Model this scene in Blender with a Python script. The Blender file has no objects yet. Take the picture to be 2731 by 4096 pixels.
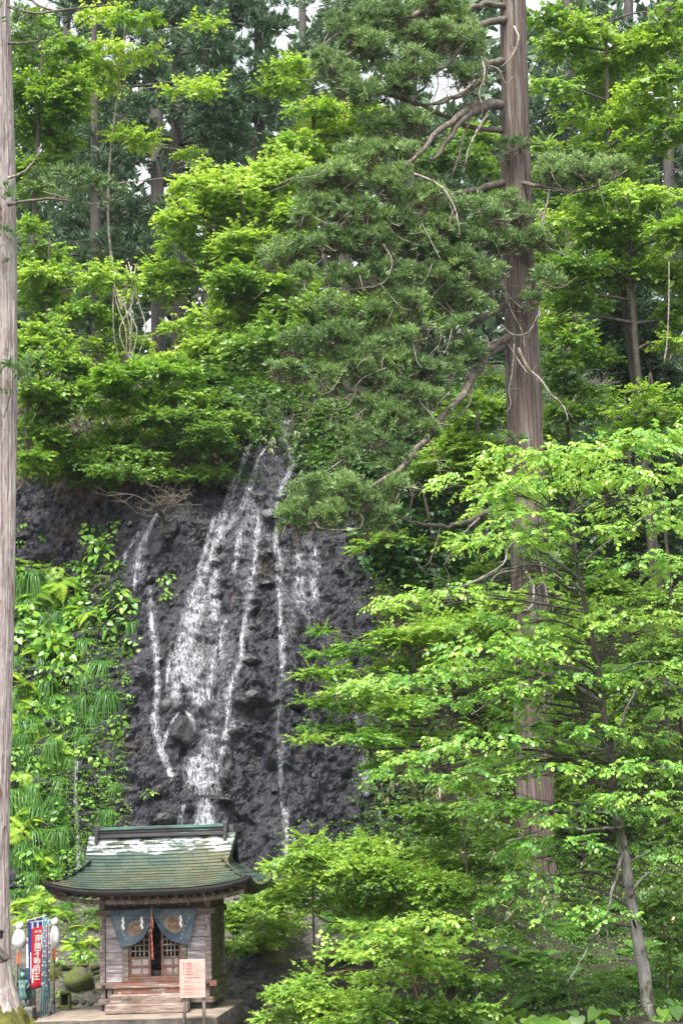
import bpy, math, random
import numpy as np
from mathutils import Vector, Matrix
from mathutils.bvhtree import BVHTree
rng = np.random.default_rng(11); random.seed(11)
SC = bpy.context.scene
COL = SC.collection
R = math.radians

# ------------------------------------------------------------------ camera, sky, sun, exposure
CAM = np.array([0.0, 0.0, 3.4]); FPX = 7315.0; PITCH = R(10.62); ROLL = R(1.8)
_f = np.array([0, math.cos(PITCH), math.sin(PITCH)]); _r0 = np.array([1.0, 0, 0]); _u0 = np.array([0, -math.sin(PITCH), math.cos(PITCH)])
_r = _r0 * math.cos(ROLL) - _u0 * math.sin(ROLL); _u = _u0 * math.cos(ROLL) + _r0 * math.sin(ROLL)
cd = bpy.data.cameras.new('camera'); cam = bpy.data.objects.new('camera', cd); COL.objects.link(cam)
cd.sensor_fit = 'VERTICAL'; cd.sensor_height = 36.0; cd.lens = 36.0 * FPX / 4096.0; cd.clip_end = 600
cam.matrix_world = Matrix(((_r[0], _u[0], -_f[0], CAM[0]), (_r[1], _u[1], -_f[1], CAM[1]), (_r[2], _u[2], -_f[2], CAM[2]), (0, 0, 0, 1)))
SC.camera = cam
SUN_EL, SUN_AZ = R(62), R(200)          # a bright overcast: high soft sun, behind the camera and a little left
w = bpy.data.worlds.new('World'); SC.world = w; w.use_nodes = True
nt = w.node_tree; bg = nt.nodes['Background']
sk = nt.nodes.new('ShaderNodeTexSky'); sk.sky_type = 'NISHITA'; sk.sun_disc = False
sk.sun_elevation = SUN_EL; sk.sun_rotation = SUN_AZ; sk.air_density = 1.0; sk.dust_density = 4.0; sk.ozone_density = 1.0
hs = nt.nodes.new('ShaderNodeHueSaturation'); hs.inputs['Saturation'].default_value = 0.22
nt.links.new(sk.outputs[0], hs.inputs['Color']); nt.links.new(hs.outputs[0], bg.inputs['Color'])
bg.inputs['Strength'].default_value = 0.088
sl = bpy.data.lights.new('sun', 'SUN'); sl.energy = 1.5; sl.angle = R(18); sl.color = (1.0, 0.97, 0.92)
so = bpy.data.objects.new('sun', sl); COL.objects.link(so)
_sd = Vector((math.sin(SUN_AZ) * math.cos(SUN_EL), math.cos(SUN_AZ) * math.cos(SUN_EL), math.sin(SUN_EL)))
so.rotation_euler = _sd.to_track_quat('Z', 'Y').to_euler(); so.location = (0, 0, 60)
SC.view_settings.view_transform = 'Standard'; SC.view_settings.look = 'None'
SC.view_settings.exposure = 2.30; SC.view_settings.gamma = 1.0; SC.view_settings.use_curve_mapping = False
SC.cycles.max_bounces = 7; SC.cycles.diffuse_bounces = 4; SC.cycles.glossy_bounces = 2
SC.cycles.transmission_bounces = 4; SC.cycles.transparent_max_bounces = 6; SC.cycles.volume_bounces = 0
SC.cycles.use_denoising = True

# ------------------------------------------------------------------ helpers
def ray(px, py):
    return _f + _r * ((px - 1365.5) / FPX) + _u * ((2048 - py) / FPX)
def P(px, py, d):                        # the point seen at photo pixel (px, py), d metres ahead
    v = ray(px, py); return CAM + v * (d / v[1])
def PV(x, y, d): return P(x * 1.7417, y * 1.7417, d)
def nrm(a):
    a = np.asarray(a, float); return a / np.maximum(np.linalg.norm(a, axis=-1, keepdims=True), 1e-9)
def sstep(a, b, x):
    t = np.clip((np.asarray(x, float) - a) / (b - a), 0, 1); return t * t * (3 - 2 * t)
def _hash(ix, iy, iz, s):
    h = (ix * 374761393 + iy * 668265263 + iz * 2147483647 + s * 1274126177) & 0xFFFFFFFF
    h = ((h ^ (h >> 13)) * 1274126177) & 0xFFFFFFFF
    h = ((h ^ (h >> 16)) * 2246822519) & 0xFFFFFFFF
    return ((h ^ (h >> 15)) & 0xFFFFFF) / float(0xFFFFFF)
def vnoise(p, s=0):
    p = np.asarray(p, float); i = np.floor(p).astype(np.int64); f = p - i; f = f * f * (3 - 2 * f)
    o = 0
    for dx in (0, 1):
        for dy in (0, 1):
            for dz in (0, 1):
                wgt = (f[:, 0] if dx else 1 - f[:, 0]) * (f[:, 1] if dy else 1 - f[:, 1]) * (f[:, 2] if dz else 1 - f[:, 2])
                o = o + wgt * _hash(i[:, 0] + dx, i[:, 1] + dy, i[:, 2] + dz, s)
    return o * 2 - 1
def fbm(p, oc=4, s=0):
    o = 0; a = 1.0; p = np.asarray(p, float)
    for k in range(oc):
        o = o + a * vnoise(p * (2.03 ** k) + 17.3 * k, s + k); a *= 0.5
    return o
def worley(p, s=0):
    p = np.asarray(p, float); i = np.floor(p).astype(np.int64); best = np.full(len(p), 9.0); idv = np.zeros(len(p))
    for dx in (-1, 0, 1):
        for dy in (-1, 0, 1):
            for dz in (-1, 0, 1):
                c = i + np.array([dx, dy, dz])
                q = np.stack([c[:, k] + _hash(c[:, 0], c[:, 1], c[:, 2], s + k) for k in range(3)], 1)
                d = np.linalg.norm(q - p, axis=1); m = d < best
                best = np.where(m, d, best); idv = np.where(m, _hash(c[:, 0], c[:, 1], c[:, 2], s + 9), idv)
    return best, idv
def smooth_path(pts, n):
    p = np.asarray(pts, float)
    if len(p) < 3: return np.array([p[0] + (p[-1] - p[0]) * t for t in np.linspace(0, 1, n)])
    q = np.vstack([2 * p[0] - p[1], p, 2 * p[-1] - p[-2]]); out = []
    for t in np.linspace(0, len(p) - 1 - 1e-6, n):
        k = int(t); u = t - k; a, b, c, d = q[k:k + 4]
        out.append(0.5 * (2 * b + (c - a) * u + (2 * a - 5 * b + 4 * c - d) * u * u + (3 * b - a - 3 * c + d) * u ** 3))
    return np.array(out)

class MB:
    def __init__(s): s.v = []; s.f = []; s.mi = []; s.n = 0
    def add(s, v, f, mi=0):
        v = np.asarray(v, float); s.v.append(v)
        for q in f: s.f.append(tuple(int(i) + s.n for i in q)); s.mi.append(mi)
        s.n += len(v); return s
    def box(s, a, b, mi=0, M=None, taper=0.0):
        (x0, y0, z0), (x1, y1, z1) = a, b
        v = np.array([(x0, y0, z0), (x1, y0, z0), (x1, y1, z0), (x0, y1, z0), (x0 + taper, y0 + taper, z1), (x1 - taper, y0 + taper, z1), (x1 - taper, y1 - taper, z1), (x0 + taper, y1 - taper, z1)], float)
        if M is not None: v = v @ np.array(M.to_3x3()).T + np.array(M.translation)
        return s.add(v, [(0, 3, 2, 1), (4, 5, 6, 7), (0, 1, 5, 4), (1, 2, 6, 5), (2, 3, 7, 6), (3, 0, 4, 7)], mi)
    def bbox(s, a, b, mi=0, e=0.008):            # box with chamfered upright and top edges
        (x0, y0, z0), (x1, y1, z1) = a, b
        def ring(z, i):
            return [(x0 + e + i, y0 + i, z), (x1 - e - i, y0 + i, z), (x1 - i, y0 + e + i, z), (x1 - i, y1 - e - i, z), (x1 - e - i, y1 - i, z), (x0 + e + i, y1 - i, z), (x0 + i, y1 - e - i, z), (x0 + i, y0 + e + i, z)]
        v = ring(z0 + e, 0) + ring(z1 - e, 0); v = ring(z0, e) + v + ring(z1, e)
        f = [tuple(range(7, -1, -1)), tuple(range(24, 32))]
        for k in range(3):
            for j in range(8): f.append((k * 8 + j, k * 8 + (j + 1) % 8, k * 8 + 8 + (j + 1) % 8, k * 8 + 8 + j))
        return s.add(v, f, mi)
    def tube(s, pts, rad, seg=8, mi=0, cap=True, disp=None):
        p = np.asarray(pts, float); n = len(p); rad = np.broadcast_to(np.asarray(rad, float), (n,)) if np.ndim(rad) == 0 else np.asarray(rad, float)
        t = nrm(np.gradient(p, axis=0)); a = np.array([0, 0, 1.0]) if abs(t[0][2]) < 0.9 else np.array([1.0, 0, 0])
        nv = nrm(np.cross(t[0], a)); V = []; ang = np.linspace(0, 2 * math.pi, seg, endpoint=False)
        for k in range(n):
            nv = nv - t[k] * np.dot(nv, t[k]); nv = nv / max(np.linalg.norm(nv), 1e-9); bv = np.cross(t[k], nv)
            rr = rad[k] if disp is None else rad[k] * disp(ang, k)
            V.append(p[k] + (np.cos(ang)[:, None] * nv + np.sin(ang)[:, None] * bv) * (rr[:, None] if np.ndim(rr) else rr))
        f = []
        for k in range(n - 1):
            for j in range(seg): f.append((k * seg + j, k * seg + (j + 1) % seg, (k + 1) * seg + (j + 1) % seg, (k + 1) * seg + j))
        if cap: f.append(tuple(range(seg - 1, -1, -1))); f.append(tuple((n - 1) * seg + j for j in range(seg)))
        return s.add(np.vstack(V), f, mi)
    def lathe(s, prof, seg=16, c=(0, 0, 0), mi=0, disp=None):
        V = []; ang = np.linspace(0, 2 * math.pi, seg, endpoint=False)
        for (r, z) in prof: V.append(np.stack([np.cos(ang) * r, np.sin(ang) * r, np.full(seg, z)], 1))
        V = np.vstack(V)
        if disp is not None: V = V * (1 + disp(V)[:, None])
        f = []; n = len(prof)
        for k in range(n - 1):
            for j in range(seg): f.append((k * seg + j, k * seg + (j + 1) % seg, (k + 1) * seg + (j + 1) % seg, (k + 1) * seg + j))
        f.append(tuple(range(seg - 1, -1, -1))); f.append(tuple((n - 1) * seg + j for j in range(seg)))
        return s.add(V + np.array(c), f, mi)
    def grid(s, G, mi=0):                        # G (n, m, 3)
        n, m = G.shape[:2]; f = [(i * m + j, i * m + j + 1, (i + 1) * m + j + 1, (i + 1) * m + j) for i in range(n - 1) for j in range(m - 1)]
        return s.add(G.reshape(-1, 3), f, mi)
    def build(s, name, mats, parent=None, smooth=False):
        me = bpy.data.meshes.new(name); v = np.vstack(s.v) if s.v else np.zeros((0, 3))
        me.from_pydata(v.tolist(), [], s.f)
        if not isinstance(mats, (list, tuple)): mats = [mats]
        for m in mats: me.materials.append(m)
        if len(mats) > 1: me.polygons.foreach_set('material_index', s.mi)
        if smooth: me.polygons.foreach_set('use_smooth', [True] * len(me.polygons))
        me.update(); return link(name, me, parent)
def link(name, me, parent=None):
    o = bpy.data.objects.new(name, me); COL.objects.link(o)
    if parent is not None: o.parent = parent; o.matrix_parent_inverse = PINV.get(parent.name, Matrix())
    return o
PINV = {}
def trimesh(name, V, T, m, rnd=None, parent=None, smooth=False):
    me = bpy.data.meshes.new(name); nT = len(T)
    me.vertices.add(len(V)); me.vertices.foreach_set('co', np.ascontiguousarray(V, np.float32).ravel())
    me.loops.add(nT * 3); me.loops.foreach_set('vertex_index', np.ascontiguousarray(T, np.int32).ravel())
    me.polygons.add(nT); me.polygons.foreach_set('loop_start', np.arange(0, nT * 3, 3, dtype=np.int32))
    if smooth: me.polygons.foreach_set('use_smooth', np.ones(nT, bool))
    me.materials.append(m)
    if rnd is not None:
        a = me.attributes.new('rnd', 'FLOAT', 'POINT'); a.data.foreach_set('value', np.ascontiguousarray(rnd, np.float32))
    me.update(); me.validate(); return link(name, me, parent)
def tag(o, label=None, cat=None, group=None, kind=None):
    if label: o['label'] = label
    if cat: o['category'] = cat
    if group: o['group'] = group
    if kind: o['kind'] = kind
    return o
def thing(name, label, cat, loc=(0, 0, 0), group=None, world=False):
    o = bpy.data.objects.new(name, None); COL.objects.link(o); o.location = Vector(loc); o.empty_display_size = 0.1
    if world: PINV[o.name] = Matrix.Translation(-Vector(loc))     # parts are then given in world coordinates
    return tag(o, label, cat, group)
def copy_tree(o, parent=None):
    c = o.copy(); COL.objects.link(c)
    if parent is not None: c.parent = parent
    for ch in KIDS.get(o, list(o.children)): copy_tree(ch, c)
    return c
KIDS = {}

# ------------------------------------------------------------------ materials (procedural)
def newmat(name):
    m = bpy.data.materials.new(name); m.use_nodes = True; t = m.node_tree
    return m, t, t.nodes['Principled BSDF'], t.nodes['Material Output']
def N(t, typ, **kw):
    n = t.nodes.new(typ)
    for k, v in kw.items():
        if k in n.inputs.keys() if hasattr(n.inputs, 'keys') else False: n.inputs[k].default_value = v
        else: setattr(n, k, v)
    return n
def ramp(t, stops):
    n = t.nodes.new('ShaderNodeValToRGB'); e = n.color_ramp.elements
    while len(e) < len(stops): e.new(0.5)
    for k, (p, c) in enumerate(stops): e[k].position = p; e[k].color = (*c, 1) if len(c) == 3 else c
    return n
def noise_tex(t, scale, stretch=(1, 1, 1), detail=5, rough=0.6, coord='Object', loc=0.0):
    tc = t.nodes.new('ShaderNodeTexCoord'); mp = t.nodes.new('ShaderNodeMapping')
    mp.inputs['Scale'].default_value = stretch; mp.inputs['Location'].default_value = (loc, loc * 1.7, loc * 0.6)
    if coord == 'World':
        g = t.nodes.new('ShaderNodeNewGeometry'); t.links.new(g.outputs['Position'], mp.inputs['Vector'])
    else: t.links.new(tc.outputs[coord], mp.inputs['Vector'])
    n = t.nodes.new('ShaderNodeTexNoise'); n.inputs['Scale'].default_value = scale; n.inputs['Detail'].default_value = detail; n.inputs['Roughness'].default_value = rough
    t.links.new(mp.outputs[0], n.inputs['Vector']); return n
def mat(name, c1, c2=None, scale=6.0, rough=0.7, stretch=(1, 1, 1), bump=0.0, bscale=None, c3=None, lim=(0.35, 0.65), coord='Object', patch=None, spec=0.5, metal=0.0, rvar=0.0, coat=0.0):
    """patch = (colour, scale, threshold, width): shaped stains over the base."""
    m, t, b, o = newmat(name); L = t.links
    b.inputs['Roughness'].default_value = rough; b.inputs['Specular IOR Level'].default_value = spec; b.inputs['Metallic'].default_value = metal
    b.inputs['Coat Weight'].default_value = coat; b.inputs['Coat Roughness'].default_value = 0.2
    c2 = c2 or c1; n = noise_tex(t, scale, stretch, coord=coord)
    st = [(lim[0], c1), (lim[1], c2)] if c3 is None else [(lim[0], c1), (0.5, c2), (lim[1], c3)]
    r = ramp(t, st); L.new(n.outputs['Fac'], r.inputs['Fac']); col = r.outputs['Color']
    for k, pt in enumerate(patch or []):
        pn = noise_tex(t, pt[1], pt[4] if len(pt) > 4 else (1, 1, 1), coord=coord, loc=3.1 + k * 5, detail=7, rough=0.65)
        pr = ramp(t, [(pt[2], (0, 0, 0)), (pt[2] + pt[3], (1, 1, 1))]); L.new(pn.outputs['Fac'], pr.inputs['Fac'])
        mx = t.nodes.new('ShaderNodeMix'); mx.data_type = 'RGBA'; L.new(pr.outputs['Color'], mx.inputs['Factor']); L.new(col, mx.inputs['A']); mx.inputs['B'].default_value = (*pt[0], 1); col = mx.outputs['Result']
    L.new(col, b.inputs['Base Color'])
    if rvar:
        rn = noise_tex(t, scale * 0.7, stretch, coord=coord, loc=9.0); mr = t.nodes.new('ShaderNodeMapRange')
        mr.inputs['From Min'].default_value = 0.3; mr.inputs['From Max'].default_value = 0.7; mr.inputs['To Min'].default_value = max(0.02, rough - rvar); mr.inputs['To Max'].default_value = min(1, rough + rvar)
        L.new(rn.outputs['Fac'], mr.inputs['Value']); L.new(mr.outputs[0], b.inputs['Roughness'])
    if bump:
        bn = noise_tex(t, bscale or scale * 3, stretch, coord=coord, detail=8, rough=0.7); bp = t.nodes.new('ShaderNodeBump'); bp.inputs['Strength'].default_value = bump; bp.inputs['Distance'].default_value = 0.05
        L.new(bn.outputs['Fac'], bp.inputs['Height']); L.new(bp.outputs[0], b.inputs['Normal'])
    return m
def leafmat(name, c0, c1, c2, trans=0.38, rough=0.42, objvar=0.35, spec=0.5):
    """c0..c2: the leaf's own colour from old to young, chosen per leaf by the attribute rnd."""
    m, t, b, o = newmat(name); L = t.links
    a = t.nodes.new('ShaderNodeAttribute'); a.attribute_name = 'rnd'; oi = t.nodes.new('ShaderNodeObjectInfo')
    m1 = t.nodes.new('ShaderNodeMath'); m1.operation = 'MULTIPLY_ADD'; L.new(oi.outputs['Random'], m1.inputs[0]); m1.inputs[1].default_value = objvar; m1.inputs[2].default_value = -objvar / 2
    m2 = t.nodes.new('ShaderNodeMath'); m2.operation = 'ADD'; m2.use_clamp = True; L.new(a.outputs['Fac'], m2.inputs[0]); L.new(m1.outputs[0], m2.inputs[1])
    r = ramp(t, [(0.0, c0), (0.5, c1), (1.0, c2)]); L.new(m2.outputs[0], r.inputs['Fac'])
    L.new(r.outputs['Color'], b.inputs['Base Color']); b.inputs['Roughness'].default_value = rough; b.inputs['Specular IOR Level'].default_value = spec
    tr = t.nodes.new('ShaderNodeBsdfTranslucent'); hsv = t.nodes.new('ShaderNodeHueSaturation'); hsv.inputs['Hue'].default_value = 0.485; hsv.inputs['Saturation'].default_value = 1.05; hsv.inputs['Value'].default_value = 1.5
    L.new(r.outputs['Color'], hsv.inputs['Color']); L.new(hsv.outputs[0], tr.inputs['Color'])
    ms = t.nodes.new('ShaderNodeMixShader'); ms.inputs[0].default_value = trans; L.new(b.outputs[0], ms.inputs[1]); L.new(tr.outputs[0], ms.inputs[2]); L.new(ms.outputs[0], o.inputs['Surface'])
    return m
LF = {
 'bright': leafmat('leaf_bright', (0.065, 0.155, 0.02), (0.155, 0.295, 0.036), (0.31, 0.46, 0.07)),
 'yellow': leafmat('leaf_yellow', (0.09, 0.21, 0.022), (0.20, 0.36, 0.04), (0.37, 0.51, 0.075)),
 'mid':    leafmat('leaf_mid', (0.04, 0.105, 0.018), (0.10, 0.205, 0.028), (0.20, 0.34, 0.048)),
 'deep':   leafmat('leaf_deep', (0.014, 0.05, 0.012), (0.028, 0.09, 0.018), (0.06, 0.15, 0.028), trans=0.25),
 'dogwood': leafmat('leaf_dogwood', (0.055, 0.175, 0.033), (0.14, 0.33, 0.058), (0.33, 0.51, 0.085), rough=0.38),
 'small':  leafmat('leaf_small', (0.05, 0.15, 0.02), (0.105, 0.245, 0.028), (0.23, 0.36, 0.042)),
 'fern':   leafmat('leaf_fern', (0.10, 0.23, 0.02), (0.22, 0.38, 0.035), (0.40, 0.52, 0.07), objvar=0.5),
 'darkfern': leafmat('leaf_dark_fern', (0.03, 0.10, 0.014), (0.065, 0.175, 0.022), (0.13, 0.28, 0.035)),
 'grass':  leafmat('blade_green', (0.03, 0.11, 0.02), (0.075, 0.20, 0.03), (0.16, 0.32, 0.045), rough=0.42),
 'broad':  leafmat('leaf_broad', (0.06, 0.17, 0.02), (0.13, 0.30, 0.028), (0.26, 0.43, 0.045), objvar=0.6, rough=0.34),
 'sasa':   leafmat('leaf_bamboo', (0.04, 0.10, 0.03), (0.09, 0.17, 0.05), (0.42, 0.33, 0.17), rough=0.45, trans=0.2),
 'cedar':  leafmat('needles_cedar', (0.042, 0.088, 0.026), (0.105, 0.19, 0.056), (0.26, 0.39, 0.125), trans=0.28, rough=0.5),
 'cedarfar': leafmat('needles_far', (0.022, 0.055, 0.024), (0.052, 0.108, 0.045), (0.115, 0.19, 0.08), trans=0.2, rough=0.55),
 'dead':   leafmat('needles_dead', (0.06, 0.045, 0.035), (0.10, 0.07, 0.055), (0.16, 0.11, 0.09), trans=0.1, rough=0.8),
}
def bark_mat(name, c1, c2, c3, stretch, moss=None):
    return mat(name, c1, c2, scale=1.0, stretch=stretch, rough=0.8, bump=0.9, bscale=2.2, c3=c3, lim=(0.3, 0.7), coord='World', patch=moss)
MT = {
 'bark_cedar': bark_mat('bark_cedar', (0.042, 0.029, 0.023), (0.11, 0.079, 0.064), (0.205, 0.163, 0.138), (14, 14, 0.7), [((0.20, 0.19, 0.17), 1.0, 0.55, 0.12, (7, 7, 0.5)), ((0.03, 0.02, 0.017), 1.0, 0.58, 0.07, (10, 10, 0.35))]),
 'bark_pale': bark_mat('bark_pale', (0.17, 0.13, 0.12), (0.34, 0.28, 0.265), (0.50, 0.44, 0.42), (11, 11, 1.5), [((0.40, 0.38, 0.35), 1.0, 0.53, 0.08, (9, 9, 3)), ((0.20, 0.07, 0.035), 1.0, 0.62, 0.06, (8, 8, 1.6)), ((0.05, 0.04, 0.035), 1.0, 0.62, 0.06, (12, 12, 1.2))]),
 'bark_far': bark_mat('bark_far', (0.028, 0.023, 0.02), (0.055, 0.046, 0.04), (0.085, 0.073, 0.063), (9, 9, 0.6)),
 'bark_grey': bark_mat('bark_grey', (0.07, 0.066, 0.055), (0.15, 0.145, 0.13), (0.27, 0.26, 0.235), (7, 7, 2), [((0.045, 0.04, 0.028), 1.0, 0.52, 0.06, (5, 5, 2.2)), ((0.05, 0.058, 0.012), 1.0, 0.56, 0.1, (4, 4, 1.5))]),
 'bark_dark': bark_mat('bark_dark', (0.025, 0.02, 0.016), (0.05, 0.042, 0.033), (0.09, 0.08, 0.06), (8, 8, 3), [((0.06, 0.065, 0.012), 1.0, 0.55, 0.1, (4, 4, 2))]),
 'limb_pale': bark_mat('limb_pale', (0.10, 0.085, 0.065), (0.24, 0.21, 0.17), (0.40, 0.37, 0.32), (7, 7, 7), [((0.12, 0.10, 0.02), 1.0, 0.55, 0.08, (4, 4, 4))]),
 'limb_brown': bark_mat('limb_brown', (0.05, 0.042, 0.033), (0.11, 0.09, 0.07), (0.19, 0.16, 0.13), (8, 8, 4), [((0.10, 0.095, 0.02), 1.0, 0.56, 0.08, (4, 4, 3))]),
 'twig_red': mat('twig_red', (0.10, 0.05, 0.03), (0.18, 0.10, 0.06), 8, 0.7),
 'rock': mat('wet_rock', (0.0070, 0.0074, 0.0098), (0.0155, 0.0160, 0.0212), 3.4, 0.30, bump=1.0, bscale=11, c3=(0.034, 0.035, 0.045), lim=(0.3, 0.72), coord='World', rvar=0.16, spec=0.34, patch=[((0.05, 0.034, 0.026), 0.7, 0.59, 0.14), ((0.006, 0.0055, 0.007), 1.0, 0.56, 0.1, (1.6, 1.6, .25)), ((0.085, 0.064, 0.056), 3.0, 0.63, 0.1), ((0.012, 0.011, 0.012), 5.5, 0.62, 0.05)]),
 'boulder': mat('wet_boulder', (0.008, 0.0075, 0.009), (0.026, 0.025, 0.029), 4, 0.3, bump=0.8, bscale=9, coord='World', rvar=0.15),
 'soil': mat('soil', (0.012, 0.010, 0.007), (0.028, 0.021, 0.015), 3, 0.85, bump=0.9, bscale=14, c3=(0.055, 0.04, 0.028), coord='World', patch=[((0.03, 0.05, 0.012), 1.2, 0.55, 0.15)]),
 'soilbank': mat('soil_bank', (0.022, 0.015, 0.011), (0.05, 0.034, 0.025), 2.5, 0.8, bump=0.9, bscale=12, c3=(0.095, 0.058, 0.04), coord='World'),
 'gravel': mat('gravel', (0.03, 0.027, 0.025), (0.08, 0.07, 0.06), 9, 0.6, bump=1.0, bscale=24, c3=(0.15, 0.13, 0.11), coord='World', patch=[((0.05, 0.07, 0.015), 1.0, 0.56, 0.1)]),
 'stone': mat('stone', (0.035, 0.033, 0.034), (0.085, 0.08, 0.078), 5, 0.4, bump=0.7, bscale=14, coord='World', rvar=0.15),
 'stonebrown': mat('stone_brown', (0.075, 0.055, 0.045), (0.17, 0.13, 0.11), 5, 0.5, bump=0.7, bscale=14, coord='World'),
 'mossstone': mat('moss_stone', (0.05, 0.045, 0.038), (0.13, 0.12, 0.10), 5, 0.8, bump=0.8, bscale=16, coord='World', patch=[((0.09, 0.105, 0.012), 1.6, 0.37, 0.14), ((0.055, 0.075, 0.01), 4, 0.56, 0.1)]),
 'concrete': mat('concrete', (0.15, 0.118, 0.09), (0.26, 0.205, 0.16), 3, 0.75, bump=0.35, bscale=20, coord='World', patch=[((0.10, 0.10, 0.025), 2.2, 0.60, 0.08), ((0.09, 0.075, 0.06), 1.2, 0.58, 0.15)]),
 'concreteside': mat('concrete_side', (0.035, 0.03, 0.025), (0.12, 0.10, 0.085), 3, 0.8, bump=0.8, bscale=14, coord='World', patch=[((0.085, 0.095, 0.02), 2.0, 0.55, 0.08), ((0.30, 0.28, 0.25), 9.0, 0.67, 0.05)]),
 'granite': mat('granite', (0.12, 0.11, 0.10), (0.26, 0.245, 0.23), 18, 0.75, bump=0.3, coord='World', patch=[((0.06, 0.06, 0.03), 3, 0.6, 0.12)]),
 'moss': mat('moss', (0.055, 0.06, 0.008), (0.14, 0.135, 0.014), 9, 0.95, bump=1.0, bscale=30, coord='World'),
 # shrine
 'wood': mat('weathered_wood', (0.076, 0.057, 0.047), (0.152, 0.122, 0.106), 3, 0.75, stretch=(1, 1, 9), bump=0.35, bscale=9, c3=(0.30, 0.26, 0.24), patch=[((0.042, 0.032, 0.026), 2.5, 0.60, 0.1, (1, 1, 3))]),
 'woodh': mat('weathered_wood_beam', (0.076, 0.053, 0.042), (0.144, 0.110, 0.091), 3, 0.75, stretch=(1, 1, 9), bump=0.35, bscale=9, c3=(0.29, 0.24, 0.215), patch=[((0.182, 0.076, 0.042), 1.2, 0.56, 0.12, (1, 1, 6)), ((0.038, 0.030, 0.023), 2.5, 0.62, 0.08, (1, 1, 3))]),
 'planks': mat('flaking_planks', (0.152, 0.125, 0.125), (0.251, 0.217, 0.220), 2.5, 0.75, stretch=(1.2, 1, 7), bump=0.3, bscale=9, c3=(0.46, 0.42, 0.43), patch=[((0.182, 0.084, 0.057), 5, 0.66, 0.04, (1, 1, 3)), ((0.114, 0.087, 0.076), 2, 0.6, 0.12, (1, 1, 4))]),
 'redwood': mat('flaking_red_wood', (0.099, 0.042, 0.027), (0.182, 0.080, 0.049), 3, 0.7, stretch=(1, 1, 5), bump=0.3, bscale=9, patch=[((0.319, 0.281, 0.258), 3.5, 0.60, 0.05, (1, 1, 3)), ((0.152, 0.125, 0.106), 2, 0.54, 0.12)]),
 'panel': mat('flaking_panel', (0.205, 0.175, 0.163), (0.319, 0.281, 0.266), 5, 0.7, bump=0.3, bscale=12, patch=[((0.152, 0.065, 0.038), 6, 0.55, 0.05, (1, 1, 0.5))]),
 'stepwood': mat('step_wood', (0.106, 0.072, 0.053), (0.190, 0.137, 0.110), 2.5, 0.75, stretch=(1, 1, 7), bump=0.3, bscale=9, c3=(0.35, 0.28, 0.24), patch=[((0.038, 0.030, 0.024), 2.6, 0.62, 0.08), ((0.198, 0.091, 0.061), 1.3, 0.6, 0.1)]),
 'mosswood': mat('mossy_wood', (0.042, 0.047, 0.011), (0.076, 0.076, 0.021), 3, 0.85, stretch=(1, 1, 4), bump=0.3, bscale=9, c3=(0.16, 0.145, 0.075)),
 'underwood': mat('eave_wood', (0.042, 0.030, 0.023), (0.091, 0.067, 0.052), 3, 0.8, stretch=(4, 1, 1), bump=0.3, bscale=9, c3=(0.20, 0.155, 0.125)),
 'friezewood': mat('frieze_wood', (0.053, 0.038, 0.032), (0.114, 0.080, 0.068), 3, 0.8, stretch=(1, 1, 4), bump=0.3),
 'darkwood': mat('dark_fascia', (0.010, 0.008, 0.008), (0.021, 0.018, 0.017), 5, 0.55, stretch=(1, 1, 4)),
 'black': mat('black_iron', (0.012, 0.012, 0.014), (0.025, 0.025, 0.028), 8, 0.5, metal=0.2),
 'slate': mat('black_footing', (0.02, 0.021, 0.024), (0.04, 0.04, 0.045), 5, 0.7, bump=0.2),
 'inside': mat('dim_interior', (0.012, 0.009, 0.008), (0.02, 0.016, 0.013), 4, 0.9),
 'copper': None, 'ridge': mat('ridge_copper', (0.03, 0.028, 0.03), (0.075, 0.068, 0.072), 3, 0.35, stretch=(1, 4, 8), metal=0.15, patch=[((0.10, 0.21, 0.17), 1.5, 0.57, 0.08, (0.6, 1, 8))]),
 'ridgetop': mat('ridge_cap_copper', (0.03, 0.045, 0.045), (0.09, 0.19, 0.16), 2.4, 0.35, stretch=(0.8, 3, 3), metal=0.1),
 'cloth': mat('indigo_cloth', (0.042, 0.07, 0.10), (0.082, 0.12, 0.155), 3, 0.85, bump=0.12, bscale=120, c3=(0.15, 0.185, 0.215), patch=[((0.16, 0.15, 0.125), 3.0, 0.68, 0.1)]),
 'ochre': mat('faded_crest', (0.15, 0.115, 0.085), (0.27, 0.22, 0.17), 6, 0.85), 'ochredark': mat('faded_crest_dark', (0.13, 0.065, 0.035), (0.25, 0.13, 0.07), 9, 0.85),
 'clothpale': mat('pale_print', (0.22, 0.26, 0.27), (0.30, 0.33, 0.33), 20, 0.85),
 'paper': mat('white_paper', (0.74, 0.74, 0.73), (0.82, 0.82, 0.8), 6, 0.7), 'oldpaper': mat('old_paper', (0.36, 0.33, 0.28), (0.5, 0.46, 0.4), 9, 0.8),
 'ropered': mat('rope_red', (0.40, 0.02, 0.02), (0.5, 0.05, 0.04), 30, 0.8), 'ropewhite': mat('rope_white', (0.42, 0.25, 0.18), (0.55, 0.40, 0.32), 30, 0.8),
 'straw': mat('straw_cord', (0.20, 0.17, 0.11), (0.32, 0.27, 0.18), 30, 0.9), 'brass': mat('bell_metal', (0.30, 0.24, 0.13), (0.4, 0.33, 0.2), 9, 0.35, metal=0.8),
 'sign': mat('pink_cedar_board', (0.55, 0.265, 0.225), (0.63, 0.33, 0.285), 1.6, 0.55, stretch=(0.7, 1, 9), patch=[((0.46, 0.16, 0.13), 1.3, 0.57, 0.06, (0.5, 1, 16))]),
 'signpost': mat('sign_post_wood', (0.035, 0.026, 0.02), (0.10, 0.078, 0.064), 4, 0.7, stretch=(6, 6, 0.6), c3=(0.2, 0.16, 0.14)),
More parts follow.
